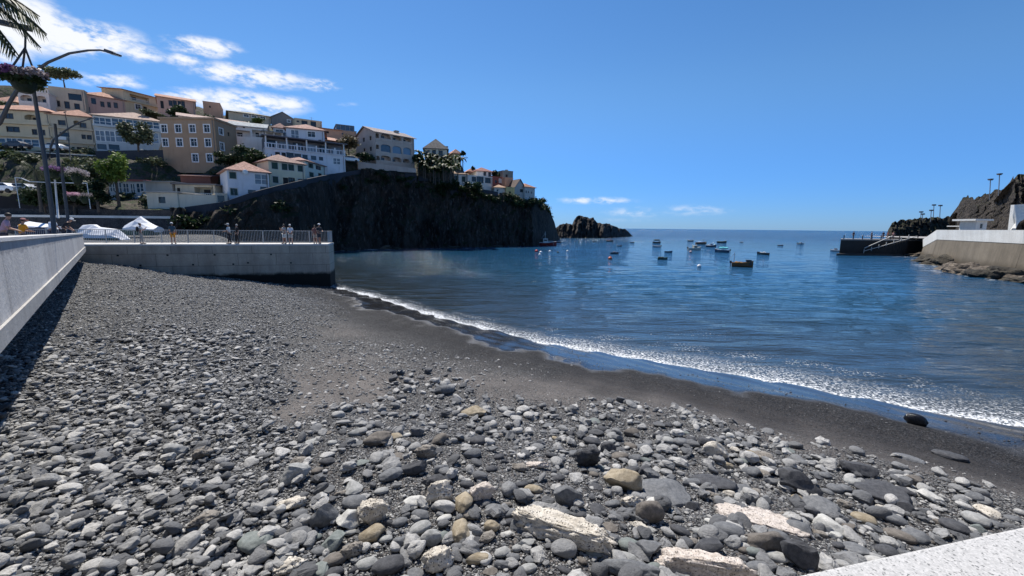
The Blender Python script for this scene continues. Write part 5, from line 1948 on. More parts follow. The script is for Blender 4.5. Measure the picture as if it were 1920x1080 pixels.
tree('bright yellow-green leafy tree in front of the tall dark retaining wall', 224, 388, 64, 281, 58, LF_Y, 3400, .26, crown_from=.42)
tree('grey-green feathery tree just left of the bright yellow-green one', 176, 388, 66, 288, 60, LF_G, 3000, .24, crown_from=.3)
tree('round olive-green tree in front of the long glazed building', 259, 279, 84, 226, 58, LF_G, 3000, .30, crown_from=.12)
tree('dark dense tree behind the white flower baskets', 140, 395, 62, 318, 84, LF_D, 4200, .26, crown_from=.1)
tree('dark bushy tree between the white and pink flower baskets and the market hall', 184, 390, 60.9, 336, 44, LF_D, 2400, .22, crown_from=.15)
tree('very dark tree in deep shade under the dark purple basket', 84, 392, 61.5, 345, 70, LF_D, 3000, .22, crown_from=.1)
tree('dark tree against the white veranda house, larger of the two beside it', 468, 318, 79.5, 264, 62, LF_D, 3400, .30, crown_from=.05)
tree('dark tree squeezed against the right side of the sand coloured house', 428, 316, 79, 284, 48, LF_D, 2600, .28, crown_from=.05)
tree('skyline tree with a flat spreading crown at the top left', 122, 166, 112, 124, 62, LF_G, 2600, .34, crown_from=.35)
tree('dark tree in front of the mauve pink gabled house', 334, 222, 106, 196, 36, LF_D, 1500, .34, crown_from=.1)
tree('small green bush on the slope below the grey cream hilltop house', 484, 237, 112, 221, 30, LF_M, 1000, .32, crown_from=.05, cat='bush', name='bush')
tree('brownish tree left of the arched-balcony apartment house', 654, 286, 103, 252, 46, LF_O, 2200, .30, crown_from=.2)
tree('dark green shrub on the terrace of the arched-balcony apartment house', 687, 303, 102.5, 284, 40, LF_D, 1800, .26, crown_from=.02, cat='bush', name='bush')
tree('round dark bush right of the arched-balcony apartment house', 785, 306, 108, 287, 22, LF_D, 1200, .3, crown_from=.02, cat='bush', name='bush')
tree('green scrub patch left of the mauve pink house, on the upper slope', 285, 222, 104, 207, 40, LF_G, 1500, .32, crown_from=.02, cat='bush', name='bush')
tree('tall bush with white blossoms under the upper road at the far left', 22, 304, 80, 281, 46, LF_M, 1500, .26, crown_from=.02, cat='bush', name='bush')
for k, (px, pb, pt, w_) in enumerate([(907, 336, 318, 11), (917, 336, 320, 9), (927, 336, 319, 12), (938, 336, 322, 10), (897, 330, 316, 10), (886, 325, 311, 12)]):
    tree('dark pointed %s tree on the slope above the cliff-top houses' % ('cypress',) if k < 0 else ['tallest dark shrub behind the red hip roofed house', 'narrow dark shrub second from the red hip roofed house', 'broad dark shrub above the dark red house', 'dark shrub touching the rooftop room with the chimney tower', 'small shrub left of the red hip roof', 'shrub on the slope left of the little pinkish roof'][k],
         px, pb, 138, pt, w_, LF_D, 500, .4, cat='shrub', name='shrub', trunk=False, crown_from=.02, group='shrubs on the skyline of the headland')
tree('black-looking bush at the very tip of the headland', 1013, 386, 132, 371, 26, LF_D, 900, .34, trunk=False, crown_from=.02, cat='bush', name='bush')
tree('wind-bent bush at the right-hand gable of the plain yellow annex', 868, 300, 125, 283, 12, LF_D, 500, .34, cat='bush', name='bush', crown_from=.5)

# banana plants on the slope under the villa
BAN = leafmat((.015, .028, .008), (.055, .075, .024), 'banana_leaf')


def banana(seed):
    r = random.Random(seed)
    st_, lv = MB(), MB()
    st_.tube([(0, 0, -1.2), (0, 0, 1.5), (.05, 0, 2.2)], [.14, .12, .08], 7)
    lv.tone = []
    for k in range(9):
        a = k * 2.4 + r.uniform(-.3, .3)
        up, L = r.uniform(.5, 1.25), r.uniform(1.5, 2.4)
        P = []
        for j in range(6):
            t = j / 5
            rr = L * (t * .8)
            z = 2.1 + L * up * t - L * 1.05 * t * t
            w_ = .30 * math.sin(math.pi * min(1, t * .9 + .08)) + .02
            c = Vector((math.cos(a) * rr, math.sin(a) * rr, z))
            s = Vector((-math.sin(a), math.cos(a), 0)) * w_
            P += [c - s + Vector((0, 0, -.06)), c, c + s + Vector((0, 0, -.06))]
        F = []
        for j in range(5):
            F += [(j * 3, j * 3 + 1, j * 3 + 4, j * 3 + 3), (j * 3 + 1, j * 3 + 2, j * 3 + 5, j * 3 + 4)]
        lv.add(P, F)
        lv.tone += [r.random()] * 10
    return st_.mesh('stem', BARK), lv.mesh('leaves', BAN)


bms = [banana(k) for k in range(4)]
rr = random.Random(4)
bn = []
for row, (y0, y1) in enumerate([(305, 314), (314, 324), (324, 334)]):
    for k in range(11):
        t = k / 10
        px = 787 + (868 - 787) * t * (1 - .12 * row) + rr.uniform(-3, 3)
        py = (y0 + (y1 - y0) * rr.random()) + 10 * t - 3
        if py > 344:
            continue
        bn.append((px, py, 114 - row * 3.2 + rr.uniform(-1, 1), row, k))
lmk = ['at the right wall of the arched-balcony house', 'near the round dark bush', 'below the left corner of the villa', 'under the villa door', 'under the right corner of the villa', 'below the yellow annex']
ords = ['first', 'second', 'third', 'fourth', 'fifth', 'sixth', 'seventh', 'eighth', 'ninth', 'tenth', 'eleventh']
for px, py, Y_, row, k in bn:
    p = at_y(px, py, Y_)
    e = empty('banana_plant', p, 'banana plant, %s from the left in the %s row on the slope under the villa' % (ords[k], ['upper', 'middle', 'lower'][row]), 'banana plant', 'banana plants on the slope under the villa', rr.uniform(0, 6))
    st_, lv = bms[rr.randrange(4)]
    link(st_, 'stem', e)
    link(lv, 'leaves', e)
    s = rr.uniform(.85, 1.25)
    e.scale = (s, s, s)

# scrub on slopes and along the cliff edge: nobody could count it
bl = []
for px in np.arange(345, 1040, 3.4):
    f, tp = cliff_front(px)
    if rr.random() < (.8 if px > 690 else .22 if px < 560 else .1):
        k = rr.uniform(.35, 1.3) * (1.4 if px > 930 else 1)
        q = tp.lerp(f, rr.uniform(0, .22 if px > 640 else .35))
        bl.append((q.x + rr.uniform(-.5, .5), q.y - rr.uniform(0, .9), q.z - (.9 if 345 < px < 676 else .1), k, k, k * .7))
for px, py, Y_ in [(rr.uniform(785, 900), rr.uniform(322, 344), rr.uniform(109, 117)) for _ in range(46)]:
    q = at_y(px, py, Y_)
    bl.append((q.x, q.y, float(hill_z(q.x, q.y)) + .2, 1.1, 1.1, .8))
tag(link(leaf_mesh('scrub', bl, 17000, .34, LF_D, 3, hollow=.2), 'scrub'), 'dark green scrub and weeds hanging over the cliff edge', 'scrub', kind='stuff')
bl = []
for _ in range(230):
    px, Y_ = rr.uniform(-60, 660), rr.uniform(68, 126)
    if px > 325 and Y_ < cliff_front(px)[1].y + 4:
        continue
    q = at_y(px, 300, Y_)
    z = float(hill_z(q.x, q.y))
    k = rr.uniform(.6, 1.5)
    bl.append((q.x, q.y, z + .1, k, k, k * .7))
tag(link(leaf_mesh('hillside_bushes', bl, 26000, .36, LF_G, 6, hollow=.2), 'undergrowth'), 'grey green undergrowth between the houses of the hillside', 'undergrowth', kind='stuff')

# palms -----------------------------------------------------------
PALM = leafmat((.018, .03, .014), (.06, .075, .035), 'palm_leaf')


def frond(mb, c, a, el0, L, droop, nl=26, lw_=.035, ll=.55):
    P = []
    for j in range(11):
        t = j / 10
        r_ = L * t * math.cos(el0) * (1 - .25 * t * droop)
        z = L * t * math.sin(el0) - droop * L * .75 * t * t
        P.append(Vector((c[0] + math.cos(a) * r_, c[1] + math.sin(a) * r_, c[2] + z)))
    mb.tube(P, [.03 * (1 - j / 11) + .004 for j in range(11)], 4)
    side = Vector((-math.sin(a), math.cos(a), 0))
    for k in range(nl):
        t = .12 + .86 * k / nl
        i = min(9, int(t * 10))
        p = P[i].lerp(P[i + 1], t * 10 - i)
        tn = (P[i + 1] - P[i]).normalized()
        l_ = ll * math.sin(math.pi * (.12 + t * .82)) + .08
        for s in (-1, 1):
            d = (side * s * .75 + tn * .5 + Vector((0, 0, -.55 - .5 * random.random()))).normalized()
            q = p + d * l_
            w_ = tn * lw_ * .5
            mb.add([p - w_, p + w_, q], [(0, 1, 2)])


def palm(label, c, trunk_to, n, L, ll, seed, name='palm_tree', azr=(0, 6.28)):
    random.seed(seed)
    e = empty(name, trunk_to, label, 'palm tree')
    o = Vector(c) - Vector(trunk_to)
    MB().tube([(0, 0, -.3), tuple(o * .5 + Vector((.05, 0, 0))), tuple(o)], [.16, .13, .11] if L < 2 else [.22, .17, .15], 9).build('trunk', BARK, e)
    cr = MB()
    for k in range(n):
        a = azr[0] + (azr[1] - azr[0]) * (k + random.random() * .6) / n
        frond(cr, tuple(o), a, R(random.uniform(-35, 60)), L * random.uniform(.8, 1.1), random.uniform(*((.3, .62) if L < 2 else (.6, 1.15))), ll=ll)
    cr.tone = [random.random() for _ in cr.f]
    cr.build('crown', PALM, e)
    return e


pc = at_y(-150, -75, 5)
palm('tall palm whose hanging fronds enter at the top left corner above the flower basket', pc, (pc.x - .2, pc.y, 3.9), 44, 1.05, .21, 3)
pc = at_y(66, 318, 58)
palm('small palm with pale drooping fronds in the shaded garden left of the flower baskets', pc, (pc.x, pc.y, 7.2), 26, 3.2, .9, 5)

# ------------------------------------------------------------------ lamps, baskets
DARKST = plain('dark_grey_steel', (.055, .06, .068), .5, .4)
WPOLE = plain('pale_pole', (.62, .63, .63), .5)


def lamp(label, pts, Y, rad, base_to=None, head=None, mat=DARKST):
    P = [at_y(x, y, Y) for x, y in pts]
    b = P[0]
    e = empty('street_lamp', b, label, 'street lamp')
    MB().tube([p - b for p in P], rad, 8).build('pole', mat, e, smooth=True)
    if head:
        (x0, y0), (x1, y1) = head
        a, c = at_y(x0, y0, Y) - b, at_y(x1, y1, Y) - b
        MB().bar(a, a.lerp(c, .55), .20, .13).bar(a.lerp(c, .55), c, .16, .07).build('lamp_head', mat, e, bevel=.02)
        MB().bar(a.lerp(c, .35) - Vector((0, 0, .075)), a.lerp(c, .95) - Vector((0, 0, .055)), .12, .02).build('lens', glassy((.3, .3, .28)), e)
    return e


lamp('tall street lamp with a long curved arm reaching right over the hillside', [(-75, 460), (-90, 380), (-80, 320), (-30, 262), (0, 230), (18, 192), (36, 163), (60, 137), (90, 117), (130, 100), (165, 94.5), (188, 94), (202, 97)], 20, [.09, .09, .085, .085, .08, .075, .07, .06, .055, .05, .045, .04, .04], head=((198, 95), (226, 104)))
lamp('dark street lamp with a short arm rising right in front of the cream apartments', [(112, 330), (106, 262), (103, 232)], 40, [.12, .11, .10])
lamp('dark curved lamp arm in front of the cream apartment with the white balcony', [(92, 300), (95, 275), (100, 262), (125, 243), (150, 229), (168, 223)], 42, [.1, .1, .09, .07, .06, .05], head=((165, 224), (178, 221)))
lamp('thin white-topped lamp post between the two cream apartment blocks', [(132, 300), (127, 240), (122, 212)], 70, [.07, .06, .05], head=((120, 211), (124, 209)))
FLP, FLW, FLK = leafmat((.09, .03, .12), (.30, .15, .34), 'purple_flowers'), leafmat((.12, .09, .10), (.62, .56, .58), 'white_flowers'), leafmat((.40, .16, .26), (.75, .50, .58), 'pink_flowers')


def basket(label, px, py, Y, wpx, hpx, fl, leaves=None, cone=.5, seed=1, hang=None, n=1800):
    c = at_y(px, py, Y)
    m_ = Y / FPX
    w_, h_ = wpx * m_ / 2, hpx * m_
    e = empty('flower_basket', c, label, 'flower basket')
    bowl = MB()
    N = 14
    ring = [(w_ * cone * .95, -h_ * .1), (w_ * cone, -h_ * .45), (w_ * cone * .8, -h_ * .75), (w_ * cone * .45, -h_ * .95)]
    for r_, z in ring:
        for k in range(N):
            a = 6.2832 * k / N
            bowl.v.append((r_ * math.cos(a), r_ * math.sin(a), z))
    for i in range(3):
        for k in range(N):
            k2 = (k + 1) % N
            bowl.f.append((i * N + k, i * N + k2, (i + 1) * N + k2, (i + 1) * N + k))
            bowl.mi.append(0)
    bowl.f.append(tuple(3 * N + k for k in range(N)))
    bowl.mi.append(0)
    bowl.build('basket_bowl', leafmat((.008, .02, .012), (.02, .045, .025), 'dark_green_liner'), e)
    r = random.Random(seed)
    bl = [(w_ * .75 * math.cos(a), w_ * .75 * math.sin(a), r.uniform(-.12, .12) * h_, w_ * .36, w_ * .36, h_ * .24) for a in [k * .785 for k in range(8)]] + [(0, 0, h_ * .08, w_ * .6, w_ * .6, h_ * .2)]
    for i, (m2, frac) in enumerate(fl):
        sel = bl if len(fl) == 1 else ([b for b in bl if (b[0] < w_ * .2) == (i == 0)])
        link(leaf_mesh('flowers', sel, int(n * frac), max(.035, .07 * w_), m2, seed + i, aspect=1.1, hollow=.5), 'flowers', e)
    if leaves:
        link(leaf_mesh('leaves', [(b[0] * .9, b[1] * .9, b[2] - h_ * .25, b[3], b[4], b[5] * 1.2) for b in bl], n // 2, max(.04, .08 * w_), leaves, seed + 9, hollow=.3), 'leaves', e)
    if hang:
        hp = at_y(hang[0], hang[1], Y) - c
        cb = MB()
        for a in (0.4, 2.5, 4.6):
            cb.tube([hp, (w_ * cone * math.cos(a), w_ * cone * math.sin(a), 0)], .012, 5)
        cb.build('chains', DARKST, e)
    return e


basket('large hanging basket of purple and white petunias at the top left', 42, 140, 6, 56, 32, [(FLP, 1.2), (FLW, .5)], LF_D, cone=.62, seed=2, hang=(47, 90), n=3600)
hb = at_y(-190, 0, 6)
he = empty('bracket_pole', (hb.x, hb.y, 3.9), 'thick grey pole bracket holding up the large hanging flower basket', 'bracket')
MB().bar(at_y(-195, 0, 6) - Vector((hb.x, hb.y, 3.9)), at_y(58, 54, 6) - Vector((hb.x, hb.y, 3.9)), .07, .07).build('arm', DARKST, he, bevel=.015)
MB().tube([(0, 0, 0), (0, 0, hb.z - 3.9 + .2)], .11, 10).build('post', DARKST, he)
MB().tube([at_y(48, 52, 6) - Vector((hb.x, hb.y, 3.9)), at_y(47, 92, 6) - Vector((hb.x, hb.y, 3.9))], .012, 5).build('hook', DARKST, he)


def post(label, pts, Y, rad, mat=DARKST, name='post', cat='post'):
    P = [at_y(x, y, Y) for x, y in pts]
    o = MB().tube([p - P[0] for p in P], rad, 9).build(name, mat, smooth=True)
    o.location = P[0]
    return tag(o, label, cat)


post('tall tapering grey lamp post rising behind the sea wall below the large hanging basket', [(104, 452), (98, 400), (84, 300), (72, 225), (62, 162)], 19.4, [.095, .09, .08, .072, .065])
post('dark post carrying the white and pink flower baskets', [(131, 440), (126, 400), (117, 330), (116, 312)], 30, [.10, .095, .085, .08])
post('short white pole on the raised garden, left of the two', [(109, 409), (103, 337)], 50, [.10, .09], WPOLE)
post('white pole behind the person in the dark cap, right of the two', [(131, 440), (120, 362)], 32, [.08, .07], WPOLE)
basket('dark purple flower basket on the lamp post, above the shaded garden', 99, 316, 30, 30, 18, [(FLP, 1)], LF_D, seed=3)
basket('white flower basket right of the dark purple one', 143, 322, 32, 32, 24, [(FLW, 1)], LF_D, seed=4)
basket('small magenta flower basket low on the dark post', 136, 364, 32, 18, 14, [(FLK, 1)], LF_D, seed=5, n=900)
basket('small pale pink flower basket right of the magenta one', 157, 366, 33, 22, 16, [(FLW, 1)], LF_D, seed=6, n=900)
rp = [at_y(x, y, 45) for x, y in [(28, 333), (40, 334), (55, 340.5), (90, 342), (130, 343), (163, 343.5)]]
o = MB().tube([p - rp[0] for p in rp], .045, 6).build('garden_rail', WPOLE)
o.location = rp[0]
for k in (0, 3, 5):
    MB().tube([rp[k] - rp[0], Vector((rp[k].x - rp[0].x, rp[k].y - rp[0].y, -3.2))], .035, 5).build('upright', WPOLE, o)
tag(o, 'thin white bent handrail crossing in front of the shaded garden', 'railing')

# ------------------------------------------------------------------ cars and covered boats on land
TYRE = plain('tyre', (.02, .02, .02), .8)


def car(label, px, py, Y, rz, col, name='parked_car', cat='car', sc=1.0):
    b = at_y(px, py, Y)
    e = empty(name, b, label, cat, 'vehicles along the upper road', rz)
    e.scale = (sc, sc, sc)
    m_ = plain('car_paint', col, .25, .2, .03)
    prof = [(-2.0, .35), (-2.05, .75), (-1.9, .95), (-1.2, 1.02), (-.65, 1.42), (.75, 1.45), (1.5, 1.02), (1.95, .95), (2.05, .6), (2.0, .35)]
    bm = MB()
    N = len(prof)
    V = []
    for s, ins in ((-.82, 0), (.82, 0)):
        for x, z in prof:
            V.append((x, s * (1 if z < 1.1 else .84), z))
    bm.add(V, [tuple(range(N)), tuple(reversed(range(N, 2 * N)))] + [(k, k + N, (k + 1) % N + N, (k + 1) % N) for k in range(N)])
    bd = bm.build('body', m_, e, bevel=.04)
    gl = MB()
    gl.add([(-1.12, -.80, 1.06), (1.36, -.80, 1.06), (.72, -.71, 1.38), (-.62, -.71, 1.36)], [(0, 1, 2, 3)])
    gl.add([(-1.12, .80, 1.06), (1.36, .80, 1.06), (.72, .71, 1.38), (-.62, .71, 1.36)], [(3, 2, 1, 0)])
    for v_ in range(len(gl.v)):
        gl.v[v_] = (gl.v[v_][0], gl.v[v_][1] * 1.03, gl.v[v_][2])
    gl.build('side_windows', GLASS, e)
    for x in (-1.25, 1.3):
        for y in (-.78, .78):
            MB().tube([(x, y - .1, .32), (x, y + .1, .32)], .32, 14).build('wheel', TYRE, e)
    return e


car('white parked car on the upper road, in front of the cream apartments', 104, 283, 84.5, .15, (.6, .6, .6))
car('dark parked car on the upper road at the far left', 34, 279, 84.5, .1, (.05, .06, .08))
car('small white car partly hidden under trees at the left edge, above the stone wall', 8, 362, 62, .1, (.65, .65, .66))
car('silver car at the foot of the garden near the small palm', 45, 363, 63, .1, (.35, .36, .37))
car('pale car parked on the sloping road at the top of the cliff', 656, 305, 99, .5, (.6, .6, .6))
TARP = plain('white_tarpaulin', (.62, .64, .68), .6, var=.06, scale=2)


def tarp(label, prof, Y, depth, name='covered_boat', tm=None, hull=None):
    """a tarpaulin over a boat: ridge outline given in image points at depth Y, draped to both sides"""
    P = [at_y(x, y, Y) for x, y in prof]
    gz = min(p.z for p in P) - .1
    b = Vector((P[0].x, P[0].y, gz))
    e = empty(name, b, label, 'covered boat')
    mb = MB()
    rows_ = [(-1, 0), (-.92, .30), (-.55, .66), (-.12, .97), (.12, 1), (.55, .72), (.92, .3), (1, 0)]
    V = []
    for i, p in enumerate(P):
        tp = min(1, .45 + .9 * min(i, len(P) - 1 - i) / max(1, (len(P) - 1) / 2) * .8)
        for s, f in rows_:
            q = p - b
            h_ = q.z
            fold = .05 * math.sin(i * 2.1 + s * 5)
            V.append((q.x + fold, s * depth / 2 * tp + fold, .25 + (h_ - .25) * f if h_ > .3 else h_ * f + .05))
    nr = len(rows_)
    F = []
    for i in range(len(P) - 1):
        for j in range(nr - 1):
            F.append((i * nr + j, (i + 1) * nr + j, (i + 1) * nr + j + 1, i * nr + j + 1))
    F += [tuple(range(nr)), tuple((len(P) - 1) * nr + k for k in reversed(range(nr)))]
    mb.add(V, F)
    mb.build('tarpaulin', tm or TARP, e)
    L = P[-1].x - P[0].x
    hl = MB()
    hl.hexa([(L * .12, -depth * .25, -.35), (L * .85, -depth * .25, -.35), (L * .85, depth * .25, -.35), (L * .12, depth * .25, -.35),
             (L * .04, -depth * .42, .28), (L * .95, -depth * .42, .28), (L * .95, depth * .42, .28), (L * .04, depth * .42, .28)])
    hl.build('hull', hull or plain('boat_hull_green', (.03, .10, .08), .5), e)
    return e


tarp('boat under a tall peaked white tarpaulin behind the pier railing', [(237, 434), (240, 419), (247, 416), (254, 413), (262, 405.5), (270, 411), (280, 418), (290, 423), (297, 424.5), (296, 434)], 50, 2.6)
tarp('long boat under a pale grey-white sheet at the left end of the pier railing', [(150, 440), (154, 422), (168, 421), (178, 421), (186, 426), (205, 428), (219, 430), (228, 440), (237, 449)], 45, 2.4)
tarp('dark blue boat with a sagging white cover behind the yellow-shirted person', [(44, 428), (52, 415), (66, 417), (80, 419), (96, 423), (104, 430)], 36, 2.2, hull=plain('boat_hull_blue', (.02, .03, .09), .5))
# ------------------------------------------------------------------ boats
def boat(label, px, py, wpx, hd, hull, name='boat', cat='boat', inner=(.30, .28, .24), kind='open', trim=(.6, .6, .58), H_=None, extras=(), group='boats moored in the bay', scale=1.0):
    """px, py: middle of the waterline; wpx: apparent width; hd: heading in degrees (0 = bow to the right, across the view)"""
    p = at_z(px, py, 0)
    mpp = (p - Vector((0, 0, EYE))).length / ray(px, py).length
    view = math.atan2(p.y, p.x) - math.pi / 2
    hr_ = R(hd)
    L = wpx * mpp / max(.45, abs(math.cos(hr_)) + .36 * abs(math.sin(hr_)))
    B_ = L * .36
    Hh = H_ or L * .17
    e = empty(name, (p.x, p.y, 0), label, cat, group, hr_ + view)
    N, M_ = 12, 9
    V, IN = [], []
    for i in range(N + 1):
        s = i / N
        hb = B_ / 2 * (.80 + .22 * math.sin(min(1, s * 1.6) * math.pi / 2)) if s < .5 else B_ / 2 * 1.0 * (1 - ((s - .5) / .5) ** 2.3)
        hb = max(hb, .015)
        sheer = Hh * (1 + .55 * max(0, (s - .35) / .65) ** 2)
        keel = -.12 * L * .5 * (1 - max(0, (s - .6) / .4) ** 2) * .6
        x = (s - .5) * L + (max(0, s - .8) * L * .10)
        for j in range(M_):
            t = (j / (M_ - 1)) * 2 - 1
            yy = hb * math.copysign(abs(t) ** .8, t)
            zz = keel + (sheer - keel) * abs(t) ** 2.4
            V.append((x, yy * (.86 + .14 * abs(t)), zz))
        fl = Hh * .38 if kind == 'open' else sheer - .08 * Hh
        IN.append((x * .97, hb * .88, fl, sheer))
    F = []
    for i in range(N):
        for j in range(M_ - 1):
            F.append((i * M_ + j, i * M_ + j + 1, (i + 1) * M_ + j + 1, (i + 1) * M_ + j))
    F.append(tuple(reversed(range(M_))))
    hm = plain('boat_paint_%d' % (hash(hull) % 97), hull, .35, var=.10, scale=1.5)
    MB().add(V, F).build('hull', hm, e, smooth=False)
    mb = MB()
    n0 = 0
    VV = []
    for x, hb, fl, sh in IN:
        VV += [(x, -hb, sh - .02), (x, -hb * .9, fl), (x, hb * .9, fl), (x, hb, sh - .02)]
    FF = []
    for i in range(N):
        for j in range(3):
            FF.append((i * 4 + j, (i + 1) * 4 + j, (i + 1) * 4 + j + 1, i * 4 + j + 1))
    FF.append((0, 1, 2, 3))
    mb.add(VV, FF).build('deck', plain('boat_inside', inner, .7), e)
    gm = MB()
    for sd_ in (-1, 1):
        gm.tube([(V[i * M_ + (M_ - 1 if sd_ > 0 else 0)]) for i in range(N + 1)], .018 * L ** .5 + .012, 6)
    gm.build('gunwale', plain('gunwale_paint', trim, .5), e)
    if kind == 'open':
        for s in (-.2, .1, .3):
            w_ = B_ * .42 * (1 if s < .2 else .7)
            MB().box(s * L - .09, s * L + .09, -w_, w_, Hh * .72, Hh * .80).build('thwart', plain('gunwale_paint', trim, .5), e)
    for ex in extras:
        k = ex[0]
        if k == 'motor':
            MB().box(-L * .5 - .28, -L * .5 - .02, -.13, .13, Hh * .8, Hh * .8 + .38).box(-L * .5 - .2, -L * .5 - .1, -.05, .05, -.3, Hh * .8).build('outboard_motor', plain('motor_cover', ex[1] if len(ex) > 1 else (.03, .03, .035), .35), e, bevel=.03)
        if k == 'cabin':
            _, x0, x1, hh, c = ex
            cb = MB().hexa([(x0 * L, -B_ * .32, Hh * .5), (x1 * L, -B_ * .26, Hh * .5), (x1 * L, B_ * .26, Hh * .5), (x0 * L, B_ * .32, Hh * .5),
                            (x0 * L, -B_ * .30, Hh + hh), (x1 * L - hh * .35, -B_ * .24, Hh + hh), (x1 * L - hh * .35, B_ * .24, Hh + hh), (x0 * L, B_ * .30, Hh + hh)])
            co = cb.build('cabin', plain('cabin_paint', c, .45), e, bevel=.02)
            MB().box(x0 * L + .15, x1 * L - hh * .35 - .12, -B_ * .318, B_ * .318, Hh + hh * .45, Hh + hh * .82).build('cabin_windows', GLASS, co)
            MB().box(x0 * L - .12, x1 * L - hh * .2, -B_ * .34, B_ * .34, Hh + hh + .003, Hh + hh + .07).build('cabin_roof', plain('cabin_paint', c, .45), co)
        if k == 'canopy':
            _, x0, x1, hh, c = ex
            V2 = []
            for i in range(5):
                for j in range(5):
                    f, q = i / 4, j / 4 * 2 - 1
                    V2.append(((x0 + (x1 - x0) * f) * L, q * B_ * .46, Hh + hh - .16 * hh * q * q - .04 * math.sin(f * 9)))
            F2 = [(i * 5 + j, (i + 1) * 5 + j, (i + 1) * 5 + j + 1, i * 5 + j + 1) for i in range(4) for j in range(4)]
            cc_ = MB().add(V2, F2)
            for x in (x0, x1):
                for s in (-1, 1):
                    cc_.bar((x * L, s * B_ * .44, Hh * .9), (x * L, s * B_ * .44, Hh + hh * .85), .04)
            # sides hang down a little
            cc_.hexa([(x0 * L, -B_ * .47, Hh + hh * .45), (x1 * L, -B_ * .47, Hh + hh * .45), (x1 * L, -B_ * .45, Hh + hh * .45), (x0 * L, -B_ * .45, Hh + hh * .45),
                      (x0 * L, -B_ * .47, Hh + hh * .86), (x1 * L, -B_ * .47, Hh + hh * .86), (x1 * L, -B_ * .45, Hh + hh * .86), (x0 * L, -B_ * .45, Hh + hh * .86)])
            cc_.build('canopy', plain('canopy_cloth', c, .7), e)
        if k == 'mast':
            _, x, hh, c = ex
            mm = MB().tube([(x * L, 0, Hh * .5), (x * L, 0, Hh + hh)], .05, 6).bar((x * L, 0, Hh + hh * .9), (x * L - L * .22, 0, Hh + hh * .35), .04).bar((x * L - .3, 0, Hh + hh * .75), (x * L + .3, 0, Hh + hh * .75), .05)
            mm.build('mast', plain('mast_paint', c, .5), e)
        if k == 'person':
            BP.append((e, ex))
        if k == 'gear':
            gq = MB()
            r = random.Random(int(px))
            for _ in range(5):
                x, y = r.uniform(-.35, .25) * L, r.uniform(-.3, .3) * B_
                s = r.uniform(.15, .3)
                gq.ball((x, y, Hh * .9 + s * .3), (s, s, s * .7), 8)
            gq.build('nets', plain('gear', ex[1], .8), e)
    return e, L, Hh


BP = []
NAVY, DGREEN, BLACKH, WHT, WOOD, REDH, CYAN = (.02, .04, .10), (.015, .06, .05), (.018, .020, .026), (.66, .67, .67), (.18, .085, .03), (.26, .035, .03), (.10, .50, .56)
boat('red fishing trawler with a white wheelhouse and mast, moored under the tip of the cliff', 1027, 460.5, 33, 8, REDH, inner=(.45, .42, .38), kind='decked', trim=WHT, extras=(('cabin', -.28, .05, 1.2, (.66, .66, .64)), ('mast', -.16, 3.4, (.7, .7, .68)), ('cabin', .05, .34, .45, (.66, .66, .64))))
boat('small dark skiff beside the bow of the red trawler', 1047, 455, 10, 10, BLACKH)
boat('tiny dark boat off the rocky islet, alone', 1114, 453, 6, 0, BLACKH)
boat('dark boat with a reddish figure-like mast in front of the islet tip', 1143, 453, 13, -10, BLACKH, trim=(.5, .48, .45), extras=(('gear', (.3, .08, .04)), ('mast', .2, 1.3, (.25, .10, .06))))
boat('little dark dinghy with a pale motor', 1162, 462, 9, 20, BLACKH, extras=(('motor', (.6, .6, .6)), ('gear', (.05, .06, .09))))
boat('thin dark low boat beyond the little dinghy', 1185, 455, 8, 0, BLACKH, H_=.25)
boat('blue-black rowing boat above the orange buoy', 1152, 476, 16, 12, (.03, .06, .11), trim=(.10, .16, .22), extras=(('gear', (.1, .12, .15)),))
boat('dark boat under a black rounded canopy, farther of the two in its column', 1231, 456, 15, 15, BLACKH, trim=(.45, .45, .45), extras=(('canopy', -.35, .35, 1.0, (.03, .035, .04)),))
boat('plain white open boat just in front of the black canopy boat', 1231, 463.5, 15, 170, WHT, inner=(.5, .5, .48), extras=(('motor',),))
boat('low bluish rowing boat lying alone left of the white cruiser', 1253, 473.5, 14, 5, (.04, .10, .17), trim=(.06, .13, .2))
boat('dark green boat with a lighter green edge, in front of the bluish rowing boat', 1242, 486.5, 18, 8, DGREEN, trim=(.10, .20, .14), extras=(('gear', (.03, .05, .05)),))
boat('small dark boat at the left of the far cluster', 1295, 452.5, 10, 10, BLACKH, extras=(('motor',), ('gear', (.3, .3, .3))))
boat('white and yellowish motorboat leading the cluster of boats', 1302, 469, 26, 28, (.70, .69, .60), inner=(.5, .48, .4), kind='decked', extras=(('cabin', -.1, .22, .55, (.66, .64, .52)), ('motor',), ('gear', (.35, .25, .1))))
boat('brown wooden boat crowded behind the white and yellowish motorboat', 1314, 458, 20, 15, WOOD, trim=(.2, .1, .07), extras=(('gear', (.12, .06, .06)), ('mast', .25, 1.3, (.1, .08, .07))))
boat('navy boat with white patches at the right of the brown wooden one', 1333, 463, 18, -12, NAVY, trim=WHT, extras=(('motor', (.6, .6, .62)), ('cabin', -.05, .2, .5, (.5, .5, .55)), ('gear', (.5, .5, .5))))
boat('dark boat with a green-grey load and one white fender, behind the cyan-covered boat', 1353, 455.5, 16, 5, BLACKH, trim=(.25, .27, .2), extras=(('gear', (.10, .12, .08)), ('motor', (.6, .6, .6))))
boat('boat under a bright cyan cover with a dark navy bow', 1354, 473, 25, 172, NAVY, trim=WHT, inner=(.3, .35, .38), extras=(('canopy', -.38, .22, .75, CYAN), ('gear', (.3, .3, .32)), ('motor',)))
